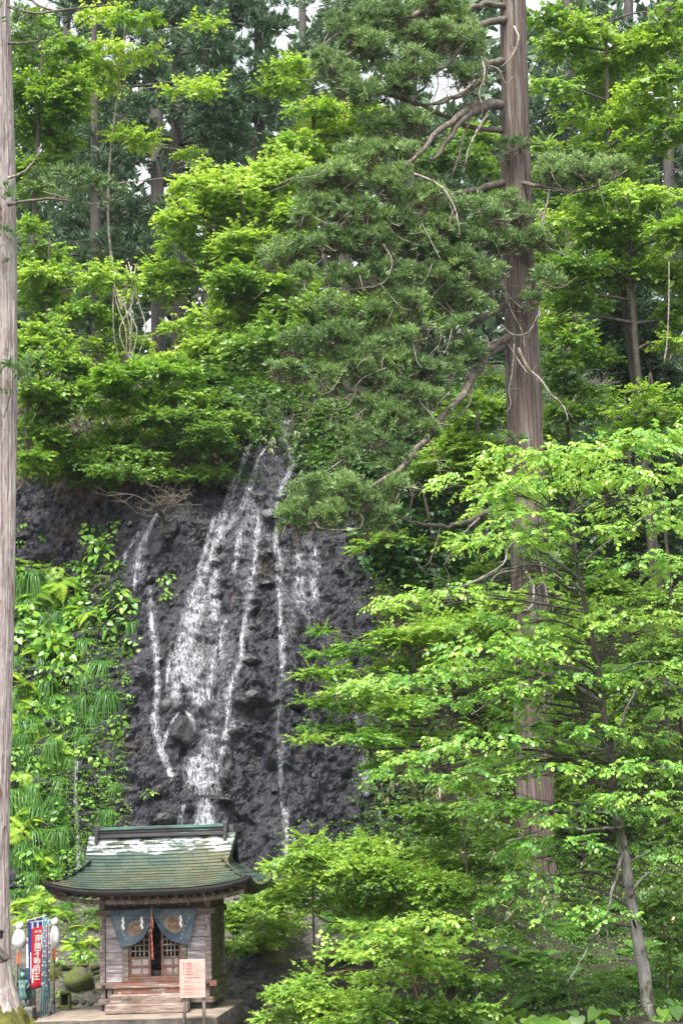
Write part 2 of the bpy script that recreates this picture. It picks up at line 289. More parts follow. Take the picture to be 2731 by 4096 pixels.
 'ink': mat('ink', (0.09, 0.02, 0.015), (0.14, 0.035, 0.025), 9, 0.7), 'inkpale': mat('pale_ink', (0.42, 0.19, 0.14), (0.48, 0.22, 0.17), 9, 0.7), 'inkblack': mat('black_ink', (0.015, 0.014, 0.014), (0.03, 0.028, 0.027), 9, 0.7),
 'red': mat('red_banner', (0.55, 0.008, 0.02), (0.66, 0.015, 0.03), 3, 0.75), 'darkred': mat('dark_red_banner', (0.24, 0.006, 0.014), (0.3, 0.01, 0.02), 3, 0.8),
 'blue': mat('blue_banner', (0.018, 0.028, 0.17), (0.028, 0.042, 0.22), 3, 0.75), 'banwhite': mat('white_banner', (0.66, 0.66, 0.62), (0.78, 0.78, 0.74), 4, 0.8),
 'teal': mat('teal_pole', (0.045, 0.25, 0.33), (0.07, 0.30, 0.37), 8, 0.4), 'polewhite': mat('white_pole', (0.66, 0.68, 0.66), (0.75, 0.76, 0.74), 8, 0.4),
 'plastic': mat('white_wrap', (0.72, 0.72, 0.71), (0.84, 0.84, 0.82), 4, 0.42, bump=0.25, bscale=9, patch=[((0.55, 0.54, 0.48), 2.4, 0.64, 0.1)]),
 'bamboo': mat('old_bamboo', (0.13, 0.105, 0.06), (0.23, 0.19, 0.12), 5, 0.6, stretch=(1, 1, 3)), 'plaque': mat('orange_plaque', (0.42, 0.15, 0.06), (0.52, 0.20, 0.085), 5, 0.6, stretch=(6, 6, 1)),
 'bronze': mat('green_bronze', (0.02, 0.05, 0.047), (0.06, 0.13, 0.12), 7, 0.5, metal=0.3, bump=0.3, bscale=26, c3=(0.13, 0.22, 0.20)),
}
def copper_mat():
    m, t, b, o = newmat('green_copper'); L = t.links
    n1 = noise_tex(t, 0.9, (1, 1, 1), 4, 0.6); r1 = ramp(t, [(0.36, (0.048, 0.082, 0.068)), (0.52, (0.078, 0.100, 0.068)), (0.70, (0.125, 0.112, 0.060))]); L.new(n1.outputs['Fac'], r1.inputs['Fac'])
    oi = t.nodes.new('ShaderNodeObjectInfo'); hv = t.nodes.new('ShaderNodeHueSaturation'); mr = t.nodes.new('ShaderNodeMapRange'); mr.inputs['To Min'].default_value = 0.82; mr.inputs['To Max'].default_value = 1.15
    L.new(oi.outputs['Random'], mr.inputs['Value']); L.new(mr.outputs[0], hv.inputs['Value']); L.new(r1.outputs['Color'], hv.inputs['Color'])
    # sky glare on wet copper painted as white streaks below the ridge
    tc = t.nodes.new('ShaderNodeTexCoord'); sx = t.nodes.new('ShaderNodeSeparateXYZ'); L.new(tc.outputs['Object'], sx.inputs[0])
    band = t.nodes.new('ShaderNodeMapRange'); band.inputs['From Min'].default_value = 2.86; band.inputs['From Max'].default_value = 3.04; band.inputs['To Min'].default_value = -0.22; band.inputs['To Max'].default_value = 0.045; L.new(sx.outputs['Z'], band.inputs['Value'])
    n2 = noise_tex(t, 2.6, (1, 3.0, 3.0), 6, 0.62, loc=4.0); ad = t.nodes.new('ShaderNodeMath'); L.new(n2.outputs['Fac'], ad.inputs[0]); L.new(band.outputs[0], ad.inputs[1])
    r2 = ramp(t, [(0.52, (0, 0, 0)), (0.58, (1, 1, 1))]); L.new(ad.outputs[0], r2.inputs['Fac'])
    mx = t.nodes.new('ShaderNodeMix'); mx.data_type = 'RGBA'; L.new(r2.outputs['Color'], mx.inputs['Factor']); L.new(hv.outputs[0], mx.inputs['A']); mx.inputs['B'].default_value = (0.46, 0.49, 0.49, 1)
    n3 = noise_tex(t, 14, (1, 1, 1), 6, 0.7, loc=2.0); r3 = ramp(t, [(0.30, (0.45, 0.45, 0.45)), (0.6, (1, 1, 1))]); L.new(n3.outputs['Fac'], r3.inputs['Fac'])
    m3 = t.nodes.new('ShaderNodeMix'); m3.data_type = 'RGBA'; m3.blend_type = 'MULTIPLY'; m3.inputs['Factor'].default_value = 0.5; L.new(mx.outputs['Result'], m3.inputs['A']); L.new(r3.outputs['Color'], m3.inputs['B'])
    L.new(m3.outputs['Result'], b.inputs['Base Color']); b.inputs['Roughness'].default_value = 0.36; b.inputs['Metallic'].default_value = 0.1
    return m
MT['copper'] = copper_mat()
def water_mat():
    m, t, b, o = newmat('white_water'); b.inputs['Base Color'].default_value = (0.80, 0.82, 0.86, 1); b.inputs['Roughness'].default_value = 0.25
    tr = t.nodes.new('ShaderNodeBsdfTransparent'); ms = t.nodes.new('ShaderNodeMixShader'); n = noise_tex(t, 6, (1, 1, 0.5), 6, 0.7, coord='World')
    mr = t.nodes.new('ShaderNodeMapRange'); mr.inputs['From Min'].default_value = 0.36; mr.inputs['From Max'].default_value = 0.60; mr.inputs['To Min'].default_value = 0.04; mr.inputs['To Max'].default_value = 0.7
    t.links.new(n.outputs['Fac'], mr.inputs['Value']); t.links.new(mr.outputs[0], ms.inputs[0]); t.links.new(tr.outputs[0], ms.inputs[1]); t.links.new(b.outputs[0], ms.inputs[2]); t.links.new(ms.outputs[0], o.inputs['Surface'])
    return m
MT['water'] = water_mat()
def veil_mat():
    m, t, b, o = newmat('thin_water'); b.inputs['Base Color'].default_value = (0.78, 0.80, 0.85, 1); b.inputs['Roughness'].default_value = 0.22
    tr = t.nodes.new('ShaderNodeBsdfTransparent'); ms = t.nodes.new('ShaderNodeMixShader'); a = t.nodes.new('ShaderNodeAttribute'); a.attribute_name = 'rnd'
    n = noise_tex(t, 1.0, (20, 20, 1.5), 5, 0.62, coord='World'); n2 = noise_tex(t, 1.0, (30, 30, 11), 4, 0.7, coord='World', loc=5.0)
    def rng_(src, a0, a1, b0, b1):
        r = t.nodes.new('ShaderNodeMapRange'); r.inputs['From Min'].default_value = a0; r.inputs['From Max'].default_value = a1; r.inputs['To Min'].default_value = b0; r.inputs['To Max'].default_value = b1; t.links.new(src, r.inputs['Value']); return r.outputs[0]
    def mul(x, y): q = t.nodes.new('ShaderNodeMath'); q.operation = 'MULTIPLY'; t.links.new(x, q.inputs[0]); t.links.new(y, q.inputs[1]); return q.outputs[0]
    al = mul(mul(rng_(n.outputs['Fac'], .42, .72, 0.02, .85), rng_(n2.outputs['Fac'], .34, .60, .25, 1.0)), a.outputs['Fac'])
    t.links.new(al, ms.inputs[0]); t.links.new(tr.outputs[0], ms.inputs[1]); t.links.new(b.outputs[0], ms.inputs[2]); t.links.new(ms.outputs[0], o.inputs['Surface']); return m
MT['veil'] = veil_mat()
# ------------------------------------------------------------------ terrain: stony floor, wet cliff, wooded slope
def zbase(x, y):
    x = np.asarray(x, float); y = np.asarray(y, float)
    zl = np.interp(y, [0, 30, 38, 41, 44, 54, 57, 62, 90, 125, 160], [1.7, 0.12, 0.12, 1.5, 3.1, 16.4, 18.4, 19.8, 28.0, 39, 45])
    zr = np.interp(y, [0, 30, 34, 46, 50, 60, 64, 90, 125, 160], [1.7, -0.1, 0.2, 1.5, 3.6, 16.0, 18.0, 27, 38.5, 45])
    wr = sstep(2.2, 5.6, x); z = zl * (1 - wr) + zr * wr
    z = z + 0.10 * sstep(-4, -9, x) * sstep(34, 38, y)
    return z
def zground(x, y):
    p = np.stack([x, y, np.zeros_like(x)], 1)
    return zbase(x, y) + 0.10 * fbm(p * 0.55, 3, 5) * sstep(30, 36, y) + 0.5 * fbm(p * 0.12, 3, 8) * sstep(44, 60, y)
def height_sheet(name, xs, ys, m, dz=0.0, rough=0.0):
    X, Y = np.meshgrid(xs, ys); x = X.ravel(); y = Y.ravel()
    z = zground(x, y) + dz - 1.3 * sstep(-12.3, -11.2, x) * sstep(4.9, 3.8, x) * sstep(43.0, 44.2, y) * sstep(56.2, 54.8, y)
    if rough: z = z + rough * fbm(np.stack([x, y, z], 1) * 2.6, 4, 3)
    b = MB(); b.grid(np.stack([x, y, z], 1).reshape(len(ys), len(xs), 3)); o = b.build(name, m, smooth=True)
    tag(o, kind='structure'); return o, b
ground, gb = height_sheet('ground', np.r_[-60, -40, -25, np.arange(-14, 14.01, 0.22), 25, 40, 60], np.r_[-6, 0, 10, 20, 28, np.arange(32, 46.2, 0.2)], MT['gravel'], 0.0, 0.035)
ground.data.materials.append(MT['soil'])
_gv = np.vstack(gb.v)[np.array([f[0] for f in gb.f])]; ground.data.polygons.foreach_set('material_index', ((_gv[:, 0] > -1.1 + .5 * vnoise(_gv * .8, 3) + (_gv[:, 1] > 41) * 1.4)).astype(np.int32)); ground.data.update()
hill, hb = height_sheet('hillside', np.r_[-90, -60, -40, -25, np.arange(-16, 18.1, 0.4), 30, 50, 90], np.r_[np.arange(43.0, 66, 0.4), 70, 76, 84, 95, 110, 125, 140, 160], MT['soil'], -0.25, 0.10)
# the rock face: a real relief of lumps, pits and ledges
xs = np.arange(-12.6, 5.2, 0.056); tt = np.linspace(0, 1, 390)
X, T = np.meshgrid(xs, tt); x = X.ravel(); t = T.ravel()
y = 42.6 + t * 13.6; z = zbase(x, y)
p0 = np.stack([x, y, z], 1); nn = nrm(np.array([0, -1.34, 1.0])); q = p0 * np.array([1, 1, 1])
edge = sstep(-12.6, -11.2, x) * sstep(5.2, 3.6, x) * sstep(0, 0.05, t) * sstep(1.0, 0.93, t)
bulge = 0.75 * np.exp(-((x + 3.2) / 3.0) ** 2) * sstep(0.05, 0.4, t) * sstep(1.05, 0.6, t) - 0.35 * np.exp(-((x + 0.5 + (t - .4) * 2) / 0.7) ** 2)
w1, i1 = worley(q * 1.15 + 0.2 * fbm(q, 2, 31)[:, None], 2); w2, i2 = worley(q * np.array([3.2, 3.2, 4.2]), 4); w3, i3 = worley(q * np.array([6.0, 6.0, 7.5]), 6)
d = 0.16 + 0.30 * fbm(q * 0.42, 3, 12) + 0.26 * (i1 - 0.5) * sstep(0.75, 0.45, w1) + 0.12 * (0.5 - w2) * (0.3 + 1.2 * i2) + 0.16 * np.maximum(0, i2 - 0.72) * sstep(0.6, 0.3, w2) / 0.28 + 0.12 * (0.5 - w3) * (0.2 + 1.3 * i3) + 0.12 * fbm(q * 4.5, 4, 40) - 0.14 * sstep(.72, .9, i3) * sstep(.5, .15, w3)
d = d - 0.22 * sstep(0.5, 0.1, np.abs(vnoise(q * np.array([0.5, 0.5, 1.6]), 71))) * sstep(-5, -8, x)
V = p0 + nn * ((d * 0.95 + bulge) * edge - 0.55 * (1 - edge))[:, None]
b = MB(); b.grid(V.reshape(len(tt), len(xs), 3))
rock = b.build('rock_face', [MT['rock'], MT['soilbank']], smooth=False); tag(rock, kind='structure')
# dry soil band under the brow on the left, and the earth bank right of the fall
pc = np.array([f[0] for f in b.f]); px_ = x[pc]; pt_ = t[pc]
nz = vnoise(np.stack([px_, pt_ * 14, 0 * px_], 1) * 0.9, 55)
soilm = ((px_ < -6.0 + nz) & (pt_ > 0.70 + 0.05 * nz)) | (px_ > 1.5 + 0.8 * nz - 2.2 * (pt_ - 0.3)) | (pt_ > 0.955)
rock.data.polygons.foreach_set('material_index', soilm.astype(np.int32)); rock.data.update()
def bvh_of(bs):
    v = []; f = []; n = 0
    for bb in bs:
        vv = np.vstack(bb.v); v.append(vv); f += [tuple(i + n for i in q) for q in bb.f]; n += len(vv)
    return BVHTree.FromPolygons(np.vstack(v).tolist(), f)
BV = bvh_of([gb, hb, b])
def hit(px, py, back=0.0):
    v = Vector(ray(px, py)).normalized(); h = BV.ray_cast(Vector(CAM), v)
    if h[0] is None: return None, None
    n = h[1] if h[1].dot(v) < 0 else -h[1]
    return np.array(h[0] - v * back), np.array(n)
def drop(x, y):                                   # the ground height under (x, y)
    h = BV.ray_cast(Vector((x, y, 60)), Vector((0, 0, -1))); return h[0].z if h[0] else float(zbase(x, y))

# ------------------------------------------------------------------ boulders that jut from the face
def rock_verts(sub, s, seed, ang=0.75, sq=(1, 1, 1)):
    import bmesh
    bm = bmesh.new(); bmesh.ops.create_icosphere(bm, subdivisions=sub, radius=1.0)
    v = np.array([q.co[:] for q in bm.verts]); f = [tuple(k.index for k in q.verts) for q in bm.faces]; bm.free()
    rs = np.random.default_rng(seed)
    for _ in range(10):                            # flat facets cut by random planes
        n = nrm(rs.normal(size=3)); h = rs.uniform(0.55, 0.92); dd = v @ n; v = v - np.outer(np.maximum(dd - h, 0) * ang, n)
    v = v * (1 + 0.09 * fbm(v * 2.2 + seed, 3, seed)[:, None]); return v * np.array(sq) * s, f
def rot_rand(rs): return np.array(Matrix.Rotation(rs.uniform(0, 6.28), 3, 'Z') @ Matrix.Rotation(rs.uniform(-.5, .5), 3, 'X'))
# (px, py, half width, half height) in photo pixels, and where it sits
BLD = [(1182, 1873, 17, 17, 'where the right stream splits near the top'), (1077, 2063, 30, 22, 'overhanging ledge block right of the middle stream'), (863, 2249, 26, 17, 'the main stream curls round below its bend'),
 (824, 2224, 11, 11, 'small, left of the bend in the main stream'), (877, 2189, 17, 14, 'just above the bend in the main stream'), (866, 2379, 22, 14, 'inside the lower main stream'), (1080, 2210, 13, 12, 'between the middle and right streams'),
 (1108, 2277, 14, 15, 'left bank of the right stream at mid height'), (670, 2150, 20, 17, 'under the bare dead shrub'), (523, 2101, 15, 17, 'beside the soil band at upper left'), (600, 2319, 17, 15, 'above the two leafy plants on the face'),
 (1070, 2336, 34, 10, 'flat ledge left of the right stream'), (905, 1954, 22, 14, 'left edge of the main stream near the top'), (844, 2553, 20, 28, 'upright block in the middle of the fall'), (1005, 2515, 30, 24, 'big overhanging block above the lower right stream'),
 (997, 2638, 38, 18, 'wide block that the lower right stream bends round'), (1012, 2795, 52, 34, 'largest dark outcrop right of the lower stream'), (965, 2800, 24, 20, 'left shoulder of the largest outcrop'), (668, 2829, 25, 30, 'square black block beside the left stream'),
 (737, 2925, 46, 58, 'great rounded boulder that the water arches over'), (1188, 2821, 26, 15, 'right of the face below the maple tips'), (1257, 3104, 14, 12, 'lower right of the face'), (1123, 3150, 13, 12, 'low on the face above the shrine ridge'),
 (637, 3160, 26, 20, 'ledge below the left stream'), (660, 3280, 40, 26, 'rounded stone above the left of the shrine roof'), (928, 3325, 30, 24, 'black corner block beside the ridge end of the shrine'), (515, 2951, 18, 20, 'left of the fall by the grasses'),
 (700, 3105, 24, 12, 'lip left of the pool'), (905, 3200, 30, 10, 'lip right of the pool'), (1460, 2990, 22, 24, 'beside the narrow right fall under the maple'), (1100, 3165, 16, 10, 'small shelf right of the lower trickle'), (1270, 2790, 30, 18, 'half hidden by the left tips of the small tree'),
 (690, 2420, 12, 9, 'small lump on the upper left face'), (975, 2900, 12, 9, 'small lump under the largest outcrop'), (1150, 2450, 12, 14, 'small block on the right stream'), (560, 2700, 22, 16, 'at the foot of the right-hand grass tussock'), (640, 2640, 14, 10, 'left bank of the left stream'), (1215, 2560, 18, 26, 'dark rib at the right edge of the face')]
for k, (px, py, hw, hh, wh) in enumerate(BLD):
    c, n = hit(px, py)
    dd = c[1] / FPX; s = hw * dd * 1.25
    v, f = rock_verts(3, 1.0, 100 + k, sq=(hw * dd * 1.25, max(hw, hh) * dd * 1.15, hh * dd * 1.3)); a = rng.uniform(-.3, .3)
    v = v @ np.array(Matrix.Rotation(a, 3, 'Y')).T
    m = MB().add(v, f); o = m.build('boulder', MT['boulder']); o.location = Vector(c + np.array([0, -0.30 * s, 0])); tag(o, 'wet black rock, ' + wh, 'rock', 'rocks jutting from the waterfall face')
    MBv = None
# refresh the ray target with the boulders so that water can run over them
_bl = [o for o in COL.objects if o.name.startswith('boulder')]
_extra = []
for o in _bl:
    e = MB(); e.add(np.array([v.co[:] for v in o.data.vertices]) + np.array(o.location), [tuple(p.vertices) for p in o.data.polygons]); _extra.append(e)
BV = bvh_of([gb, hb, b] + _extra)

# ------------------------------------------------------------------ water: every stream is many thin broken sheets that hug the rock
def stream(pts, wid, n, seed, dens=1.0, thick=1.0, name='waterfall'):
    """pts: photo pixels of the course, wid: half width in pixels at each point."""
    rs = np.random.default_rng(seed); p = np.asarray(pts, float); L = np.r_[0, np.cumsum(np.linalg.norm(np.diff(p, axis=0), axis=1))]
    m = MB()
    for k in range(n):
        off = np.clip(rs.normal() * 0.5, -1.15, 1.15); s = rs.uniform(0, L[-1] * 0.97); ln = rs.uniform(10, 46) * rs.uniform(0.6, 1.4)
        w0 = rs.uniform(0.3, 1.0) * thick * (1.25 if abs(off) < 0.4 else 0.8)
        ss = np.arange(s, min(s + ln, L[-1]), 5.0)
        if len(ss) < 3: continue
        X = np.interp(ss, L, p[:, 0]); Y = np.interp(ss, L, p[:, 1]); W = np.interp(ss, L, np.broadcast_to(wid, (len(p),)))
        ph = rs.uniform(0, 6); X = X + W * 1.15 * off + 0.7 * np.sin(ss * 0.11 + ph) + rs.normal(size=len(ss)) * 0.45
        pts3 = []
        for a, c in zip(X, Y):
            h, _ = hit(a, c, 0.05)
            if h is not None: pts3.append(h)
        if len(pts3) < 3: continue
        q = np.array(pts3)
        bad = np.abs(np.diff(q[:, 1])) > 0.8
        if bad.any(): q = q[:int(np.argmax(bad)) + 1]
        if len(q) < 3: continue
        u = np.linspace(0, 1, len(q)); hw = w0 * q[:, 1] / FPX * np.sin(np.pi * np.clip(u * 0.9 + 0.08, 0, 1)) ** 0.6 * (0.75 + 0.5 * rs.random(len(q)))
        G = np.stack([q - np.outer(hw, [1, 0, 0]), q + np.array([0, -0.025, 0.012]), q + np.outer(hw, [1, 0, 0])], 1); m.grid(G)
    return tag(m.build(name, MT['water'], smooth=True), kind='structure')
STREAMS = [
 ([(1059, 1688), (996, 1789), (954, 1888), (926, 1965), (891, 2077), (856, 2182), (842, 2231), (800, 2316), (778, 2410), (765, 2480), (735, 2600)], [7, 9, 13, 16, 18, 14, 12, 22, 30, 36, 30], 520),
 ([(1101, 1740), (1031, 1838), (1000, 1951), (968, 2035), (905, 2119), (870, 2175)], [6, 7, 12, 15, 17, 14], 230),
 ([(1165, 1677), (1137, 1698), (1130, 1768), (1158, 1796), (1179, 1845), (1151, 1902), (1130, 1937), (1108, 2000)], [10, 18, 20, 12, 14, 12, 12, 10], 300),
 ([(1108, 2000), (1112, 2091), (1101, 2161), (1122, 2252), (1112, 2337), (1122, 2442), (1123, 2500), (1131, 2607), (1127, 2722)], [10, 10, 9, 14, 8, 8, 9, 13, 7], 240),
 ([(1034, 2049), (1036, 2091), (1024, 2161), (1020, 2240), (1014, 2315)], [10, 10, 9, 7, 6], 90),
 ([(860, 2060), (838, 2140), (820, 2210), (790, 2290)], [9, 9, 8, 9], 50),
 ([(628, 2050), (589, 2133), (551, 2217), (544, 2300), (540, 2370)], [5, 10, 13, 8, 5], 120),
 ([(560, 2120), (505, 2215), (495, 2260)], [6, 8, 5], 25),
 ([(870, 2270), (850, 2340), (862, 2420), (850, 2500)], [9, 16, 20, 16], 150),
 ([(800, 2400), (772, 2470), (745, 2560), (722, 2650), (712, 2730), (700, 2800)], [30, 36, 34, 30, 24, 12], 330),
 ([(790, 2600), (760, 2680), (780, 2760), (800, 2830)], [26, 40, 36, 20], 150),
 ([(880, 2530), (850, 2640), (838, 2740), (836, 2810)], [9, 10, 8, 8], 110),
 ([(905, 2470), (880, 2560), (890, 2640)], [7, 8, 6], 45),
 ([(680, 2640), (672, 2700), (668, 2760)], [6, 8, 5], 35),
 ([(606, 2440), (607, 2500), (626, 2615), (630, 2730), (618, 2883), (637, 2997), (668, 3051), (691, 3127)], [4, 7, 8, 11, 15, 13, 14, 12], 330),
 ([(725, 2840), (700, 2872), (682, 2900), (660, 2959), (648, 3010)], [4, 5, 7, 8, 5], 110),
 ([(732, 2838), (760, 2862), (778, 2900), (790, 2940)], [4, 6, 9, 10], 60),
 ([(985, 2470), (966, 2546), (968, 2620), (936, 2707), (913, 2791), (912, 2867), (897, 2959), (880, 3040), (862, 3097)], [6, 8, 10, 12, 11, 9, 10, 12, 12], 330),
 ([(850, 2930), (826, 2970), (790, 3010), (770, 3080), (790, 3150)], [24, 36, 36, 34, 40], 300),
 ([(830, 3000), (845, 3080), (830, 3160), (815, 3182)], [22, 26, 46, 60], 230),
 ([(825, 3190), (822, 3230), (818, 3280), (815, 3335), (815, 3400)], [18, 28, 36, 44, 48], 330),
 ([(1123, 3200), (1140, 3260), (1148, 3330), (1150, 3400), (1140, 3450)], [5, 7, 7, 7, 6], 70),
 ([(740, 3210), (722, 3270), (712, 3330)], [6, 9, 12], 40),
 ([(1445, 2960), (1448, 3020), (1464, 3081), (1467, 3150), (1467, 3190)], [6, 9, 16, 16, 10], 150),
 ([(1512, 3225), (1517, 3250), (1524, 3290), (1532, 3330)], [5, 8, 8, 6], 45),
 ([(1425, 2860), (1432, 2920), (1436, 2960)], [7, 8, 7], 40),
 ([(310, 2960), (308, 3020), (304, 3090), (304, 3229), (314, 3350), (322, 3430), (316, 3490)], [5, 7, 6, 5, 7, 12, 10], 150),
 ([(1232, 1800), (1247, 1850), (1255, 1900), (1252, 1960)], [5, 9, 10, 6], 50),
 ([(1260, 2180), (1262, 2260), (1250, 2330), (1272, 2420)], [10, 18, 12, 14], 60),
 ([(1190, 2200), (1200, 2300), (1195, 2380), (1215, 2470)], [14, 24, 22, 16], 70),
 ([(960, 2110), (950, 2210), (935, 2300)], [10, 12, 10], 30)]
def veil(pts, wid, k_, seed, str_=1.0, name='water_veil'):
    rs = np.random.default_rng(seed); p = np.asarray(pts, float); L = np.r_[0, np.cumsum(np.linalg.norm(np.diff(p, axis=0), axis=1))]; ss = np.arange(0, L[-1], 7.0); nc = 9
    X = np.interp(ss, L, p[:, 0]); Y = np.interp(ss, L, p[:, 1]); W = np.interp(ss, L, np.broadcast_to(wid, (len(p),))) * k_ + 2; V = []; E = []; ok = []
    for i in range(len(ss)):
        for j in range(nc):
            u = j / (nc - 1) * 2 - 1; h, _ = hit(X[i] + W[i] * u, Y[i], .035 + .02 * (1 - u * u)); ok.append(h is not None); V.append(h if h is not None else CAM + np.array([0, 50, 0])); E.append(max(0, 1 - abs(u) ** 1.6) * str_ * min(1, i / 3, (len(ss) - 1 - i) / 4 + .1))
    V = np.array(V); T = []
    for i in range(len(ss) - 1):
        for j in range(nc - 1):
            a, b_, c, d = i * nc + j, i * nc + j + 1, (i + 1) * nc + j, (i + 1) * nc + j + 1; yy = V[[a, b_, c, d], 1]
            if np.ptp(yy) < .7 and ok[a] and ok[b_] and ok[c] and ok[d]: T += [(a, b_, d), (a, d, c)]
    if T: tag(trimesh(name, V, np.array(T), MT['veil'], np.array(E), smooth=True), kind='structure')
# wide faint sheets that join the streams into one fan
for q_, (pts, wd, st_) in enumerate([([(1130, 1690), (1090, 1790), (1060, 1900), (1020, 2060), (990, 2200)], [14, 60, 90, 110, 90], .25), ([(960, 1950), (900, 2100), (850, 2260), (810, 2420), (790, 2600), (770, 2760)], [20, 36, 60, 80, 90, 80], .28), ([(900, 2420), (880, 2560), (860, 2720), (830, 2900), (810, 3050), (800, 3165)], [60, 90, 100, 90, 90, 70], .24),
        ([(1130, 2180), (1140, 2300), (1150, 2450), (1150, 2620), (1140, 2760)], [30, 60, 60, 44, 26], .24), ([(1225, 2150), (1235, 2280), (1245, 2420), (1250, 2540)], [26, 44, 44, 26], .28), ([(800, 2980), (790, 3080), (800, 3172)], [50, 70, 80], .6), ([(818, 3190), (815, 3330), (815, 3420)], [20, 44, 56], 1.0), ([(580, 2080), (560, 2200), (545, 2330)], [14, 40, 30], .4), ([(1140, 3190), (1150, 3300), (1155, 3440)], [16, 26, 26], .4), ([(1010, 2250), (1000, 2360), (990, 2470), (972, 2560)], [10, 22, 24, 20], .55), ([(600, 2330), (604, 2420), (612, 2520), (625, 2620)], [8, 18, 20, 20], .5), ([(1000, 1990), (1010, 2120), (1000, 2260), (985, 2400)], [20, 50, 60, 40], .3), ([(700, 2560), (690, 2680), (700, 2800), (720, 2840)], [20, 36, 34, 20], .4), ([(1115, 2700), (1118, 2850), (1120, 3000), (1125, 3190)], [10, 20, 16, 8], .35), ([(930, 2860), (915, 2960), (890, 3060), (850, 3150)], [20, 36, 40, 50], .4)]): veil(pts, wd, 1.0, 700 + q_, st_)
for k, (pts, wd, n) in enumerate(STREAMS): stream(pts, wd, int(n * .45), 300 + k); veil(pts, wd, 1.35,  600 + k, .85)
# foam and splashes: small drops where the water lands
def splash(spots, name='water_spray'):
    rs = np.random.default_rng(4); V = []; Tt = []; n0 = 0
    oct_v = np.array([(1, 0, 0), (-1, 0, 0), (0, 1, 0), (0, -1, 0), (0, 0, 1), (0, 0, -1)], float); oct_f = np.array([(0, 2, 4), (2, 1, 4), (1, 3, 4), (3, 0, 4), (2, 0, 5), (1, 2, 5), (3, 1, 5), (0, 3, 5)])
    for (px, py, rx, ry, n) in spots:
        for k in range(int(n * .4)):
            h, _ = hit(px + rs.normal() * rx, py + rs.normal() * ry, 0.04 + abs(rs.normal()) * 0.08)
            if h is None: continue
            s = rs.uniform(0.35, 0.95) * h[1] / FPX; V.append(oct_v * np.array([s, s, s * rs.uniform(1, 2.6)]) + h); Tt.append(oct_f + n0); n0 += 6
    o = trimesh(name, np.vstack(V), np.vstack(Tt), MT['polewhite']); tag(o, kind='stuff')
splash([(800, 3168, 60, 10, 260), (818, 3320, 34, 50, 260), (760, 2560, 60, 110, 420), (860, 2120, 50, 120, 320), (1140, 1900, 22, 110, 160), (690, 3110, 14, 26, 90), (625, 2930, 16, 90, 130), (905, 2900, 14, 140, 170), (800, 3050, 60, 60, 260), (1118, 2450, 16, 200, 160), (1465, 3120, 16, 50, 70), (310, 3400, 12, 60, 60), (1225, 2250, 36, 130, 140), (1000, 1860, 26, 90, 120), (560, 2200, 26, 80, 70)])
# ------------------------------------------------------------------ the shrine (its own frame: x right, y back, z up from the slab top)
SH = P(625, 4038, 36.8); YAW = R(-4.3)
shrine = thing('shrine', 'small weathered wooden shrine with a green copper roof and blue curtains over its lattice doors', 'shrine', SH)
shrine.rotation_euler = (0, 0, YAW)
MSH = Matrix.Translation(Vector(SH)) @ Matrix.Rotation(YAW, 4, 'Z')
def shl(p): return np.array(MSH @ Vector(p))
def part(name, m, mt, parent=shrine, smooth=False, label=None):
    o = m.build(name, mt, parent, smooth)
    if label: o['label'] = label
    return o
def bx(name, a, b_, mt, parent=shrine, e=0.008, label=None): return part(name, MB().bbox(a, b_, e=e), mt, parent, label=label)
D = 1.85; HW = 1.10
# slab of cast concrete the shrine stands on
slab = MB(); rs = np.random.default_rng(3)
g = []
for u in np.linspace(-1.98, 1.46, 36): g.append([(u, v, 0.0) for v in np.linspace(-1.9, 2.3, 40)])
G = np.array(g); G[:, :, 2] += 0.006 * fbm(G.reshape(-1, 3) * 3, 3).reshape(G.shape[:2]) - 0.008
G[:, 0, 2] -= 0.012; G[0, :, 2] -= 0.012; G[-1, :, 2] -= 0.012
slab.grid(G.transpose(1, 0, 2)); sd = []
for z in (0.0, -0.03, -0.12, -0.22, -0.36):
    ring = np.vstack([G[:, 0], G[-1, 1:], G[::-1, -1][1:], G[0, ::-1][1:]]); rr = ring.copy(); rr[:, 2] += z
    cen = np.array([-.26, .2, 0]); out = nrm((ring - cen) * np.array([1, 1, 0])); rr = rr + out * (0.035 * sstep(0, -.12, z) + 0.03 * fbm(rr * 6 + 3, 3)[:, None] * (z < 0)); sd.append(rr)
slab.grid(np.array(sd)[::-1], 1)
platform = thing('stone_platform', 'low rough concrete slab with mossy edges under the wooden shrine', 'platform', SH); platform.rotation_euler = (0, 0, YAW)
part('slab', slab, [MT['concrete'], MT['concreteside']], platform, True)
# footing, sills, walls
bx('footing', (-HW + .02, .02, 0.0), (HW - .02, D - .02, .11), MT['slate'])
for (x0, x1) in ((-HW - .03, -.80), (.66, HW + .03)): bx('skirting_board', (x0, -.04, .112), (x1, .05, .22), MT['woodh'])
for x0 in (-1.09, -.955, -.845): bx('skirt_plank', (x0, -.005, .222), (x0 + .095, .04, .41), MT['wood'])
for x0 in (.70, .83, .96): bx('skirt_plank', (x0, -.005, .222), (x0 + .105, .04, .41), MT['wood'])
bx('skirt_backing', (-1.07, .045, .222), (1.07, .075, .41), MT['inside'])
bx('floor_beam', (-HW - .09, -.065, .412), (HW + .11, .06, .525), MT['redwood'], e=.012)
for s_ in (-1, 1): bx('side_floor_beam', (s_ * HW - .055, .064, .412), (s_ * HW + .055, D + .06, .525), MT['mosswood'] if s_ > 0 else MT['woodh'])
for s_ in (-1, 1): bx('side_skirting_board', (s_ * HW - .04, .06, .112), (s_ * HW + .04, D, .22), MT['mosswood'] if s_ > 0 else MT['woodh'])
for k in range(12): bx('side_skirt_plank', (HW - .01, .07 + k * .148, .222), (HW + .015, .07 + k * .148 + .142, .41), MT['mosswood'])
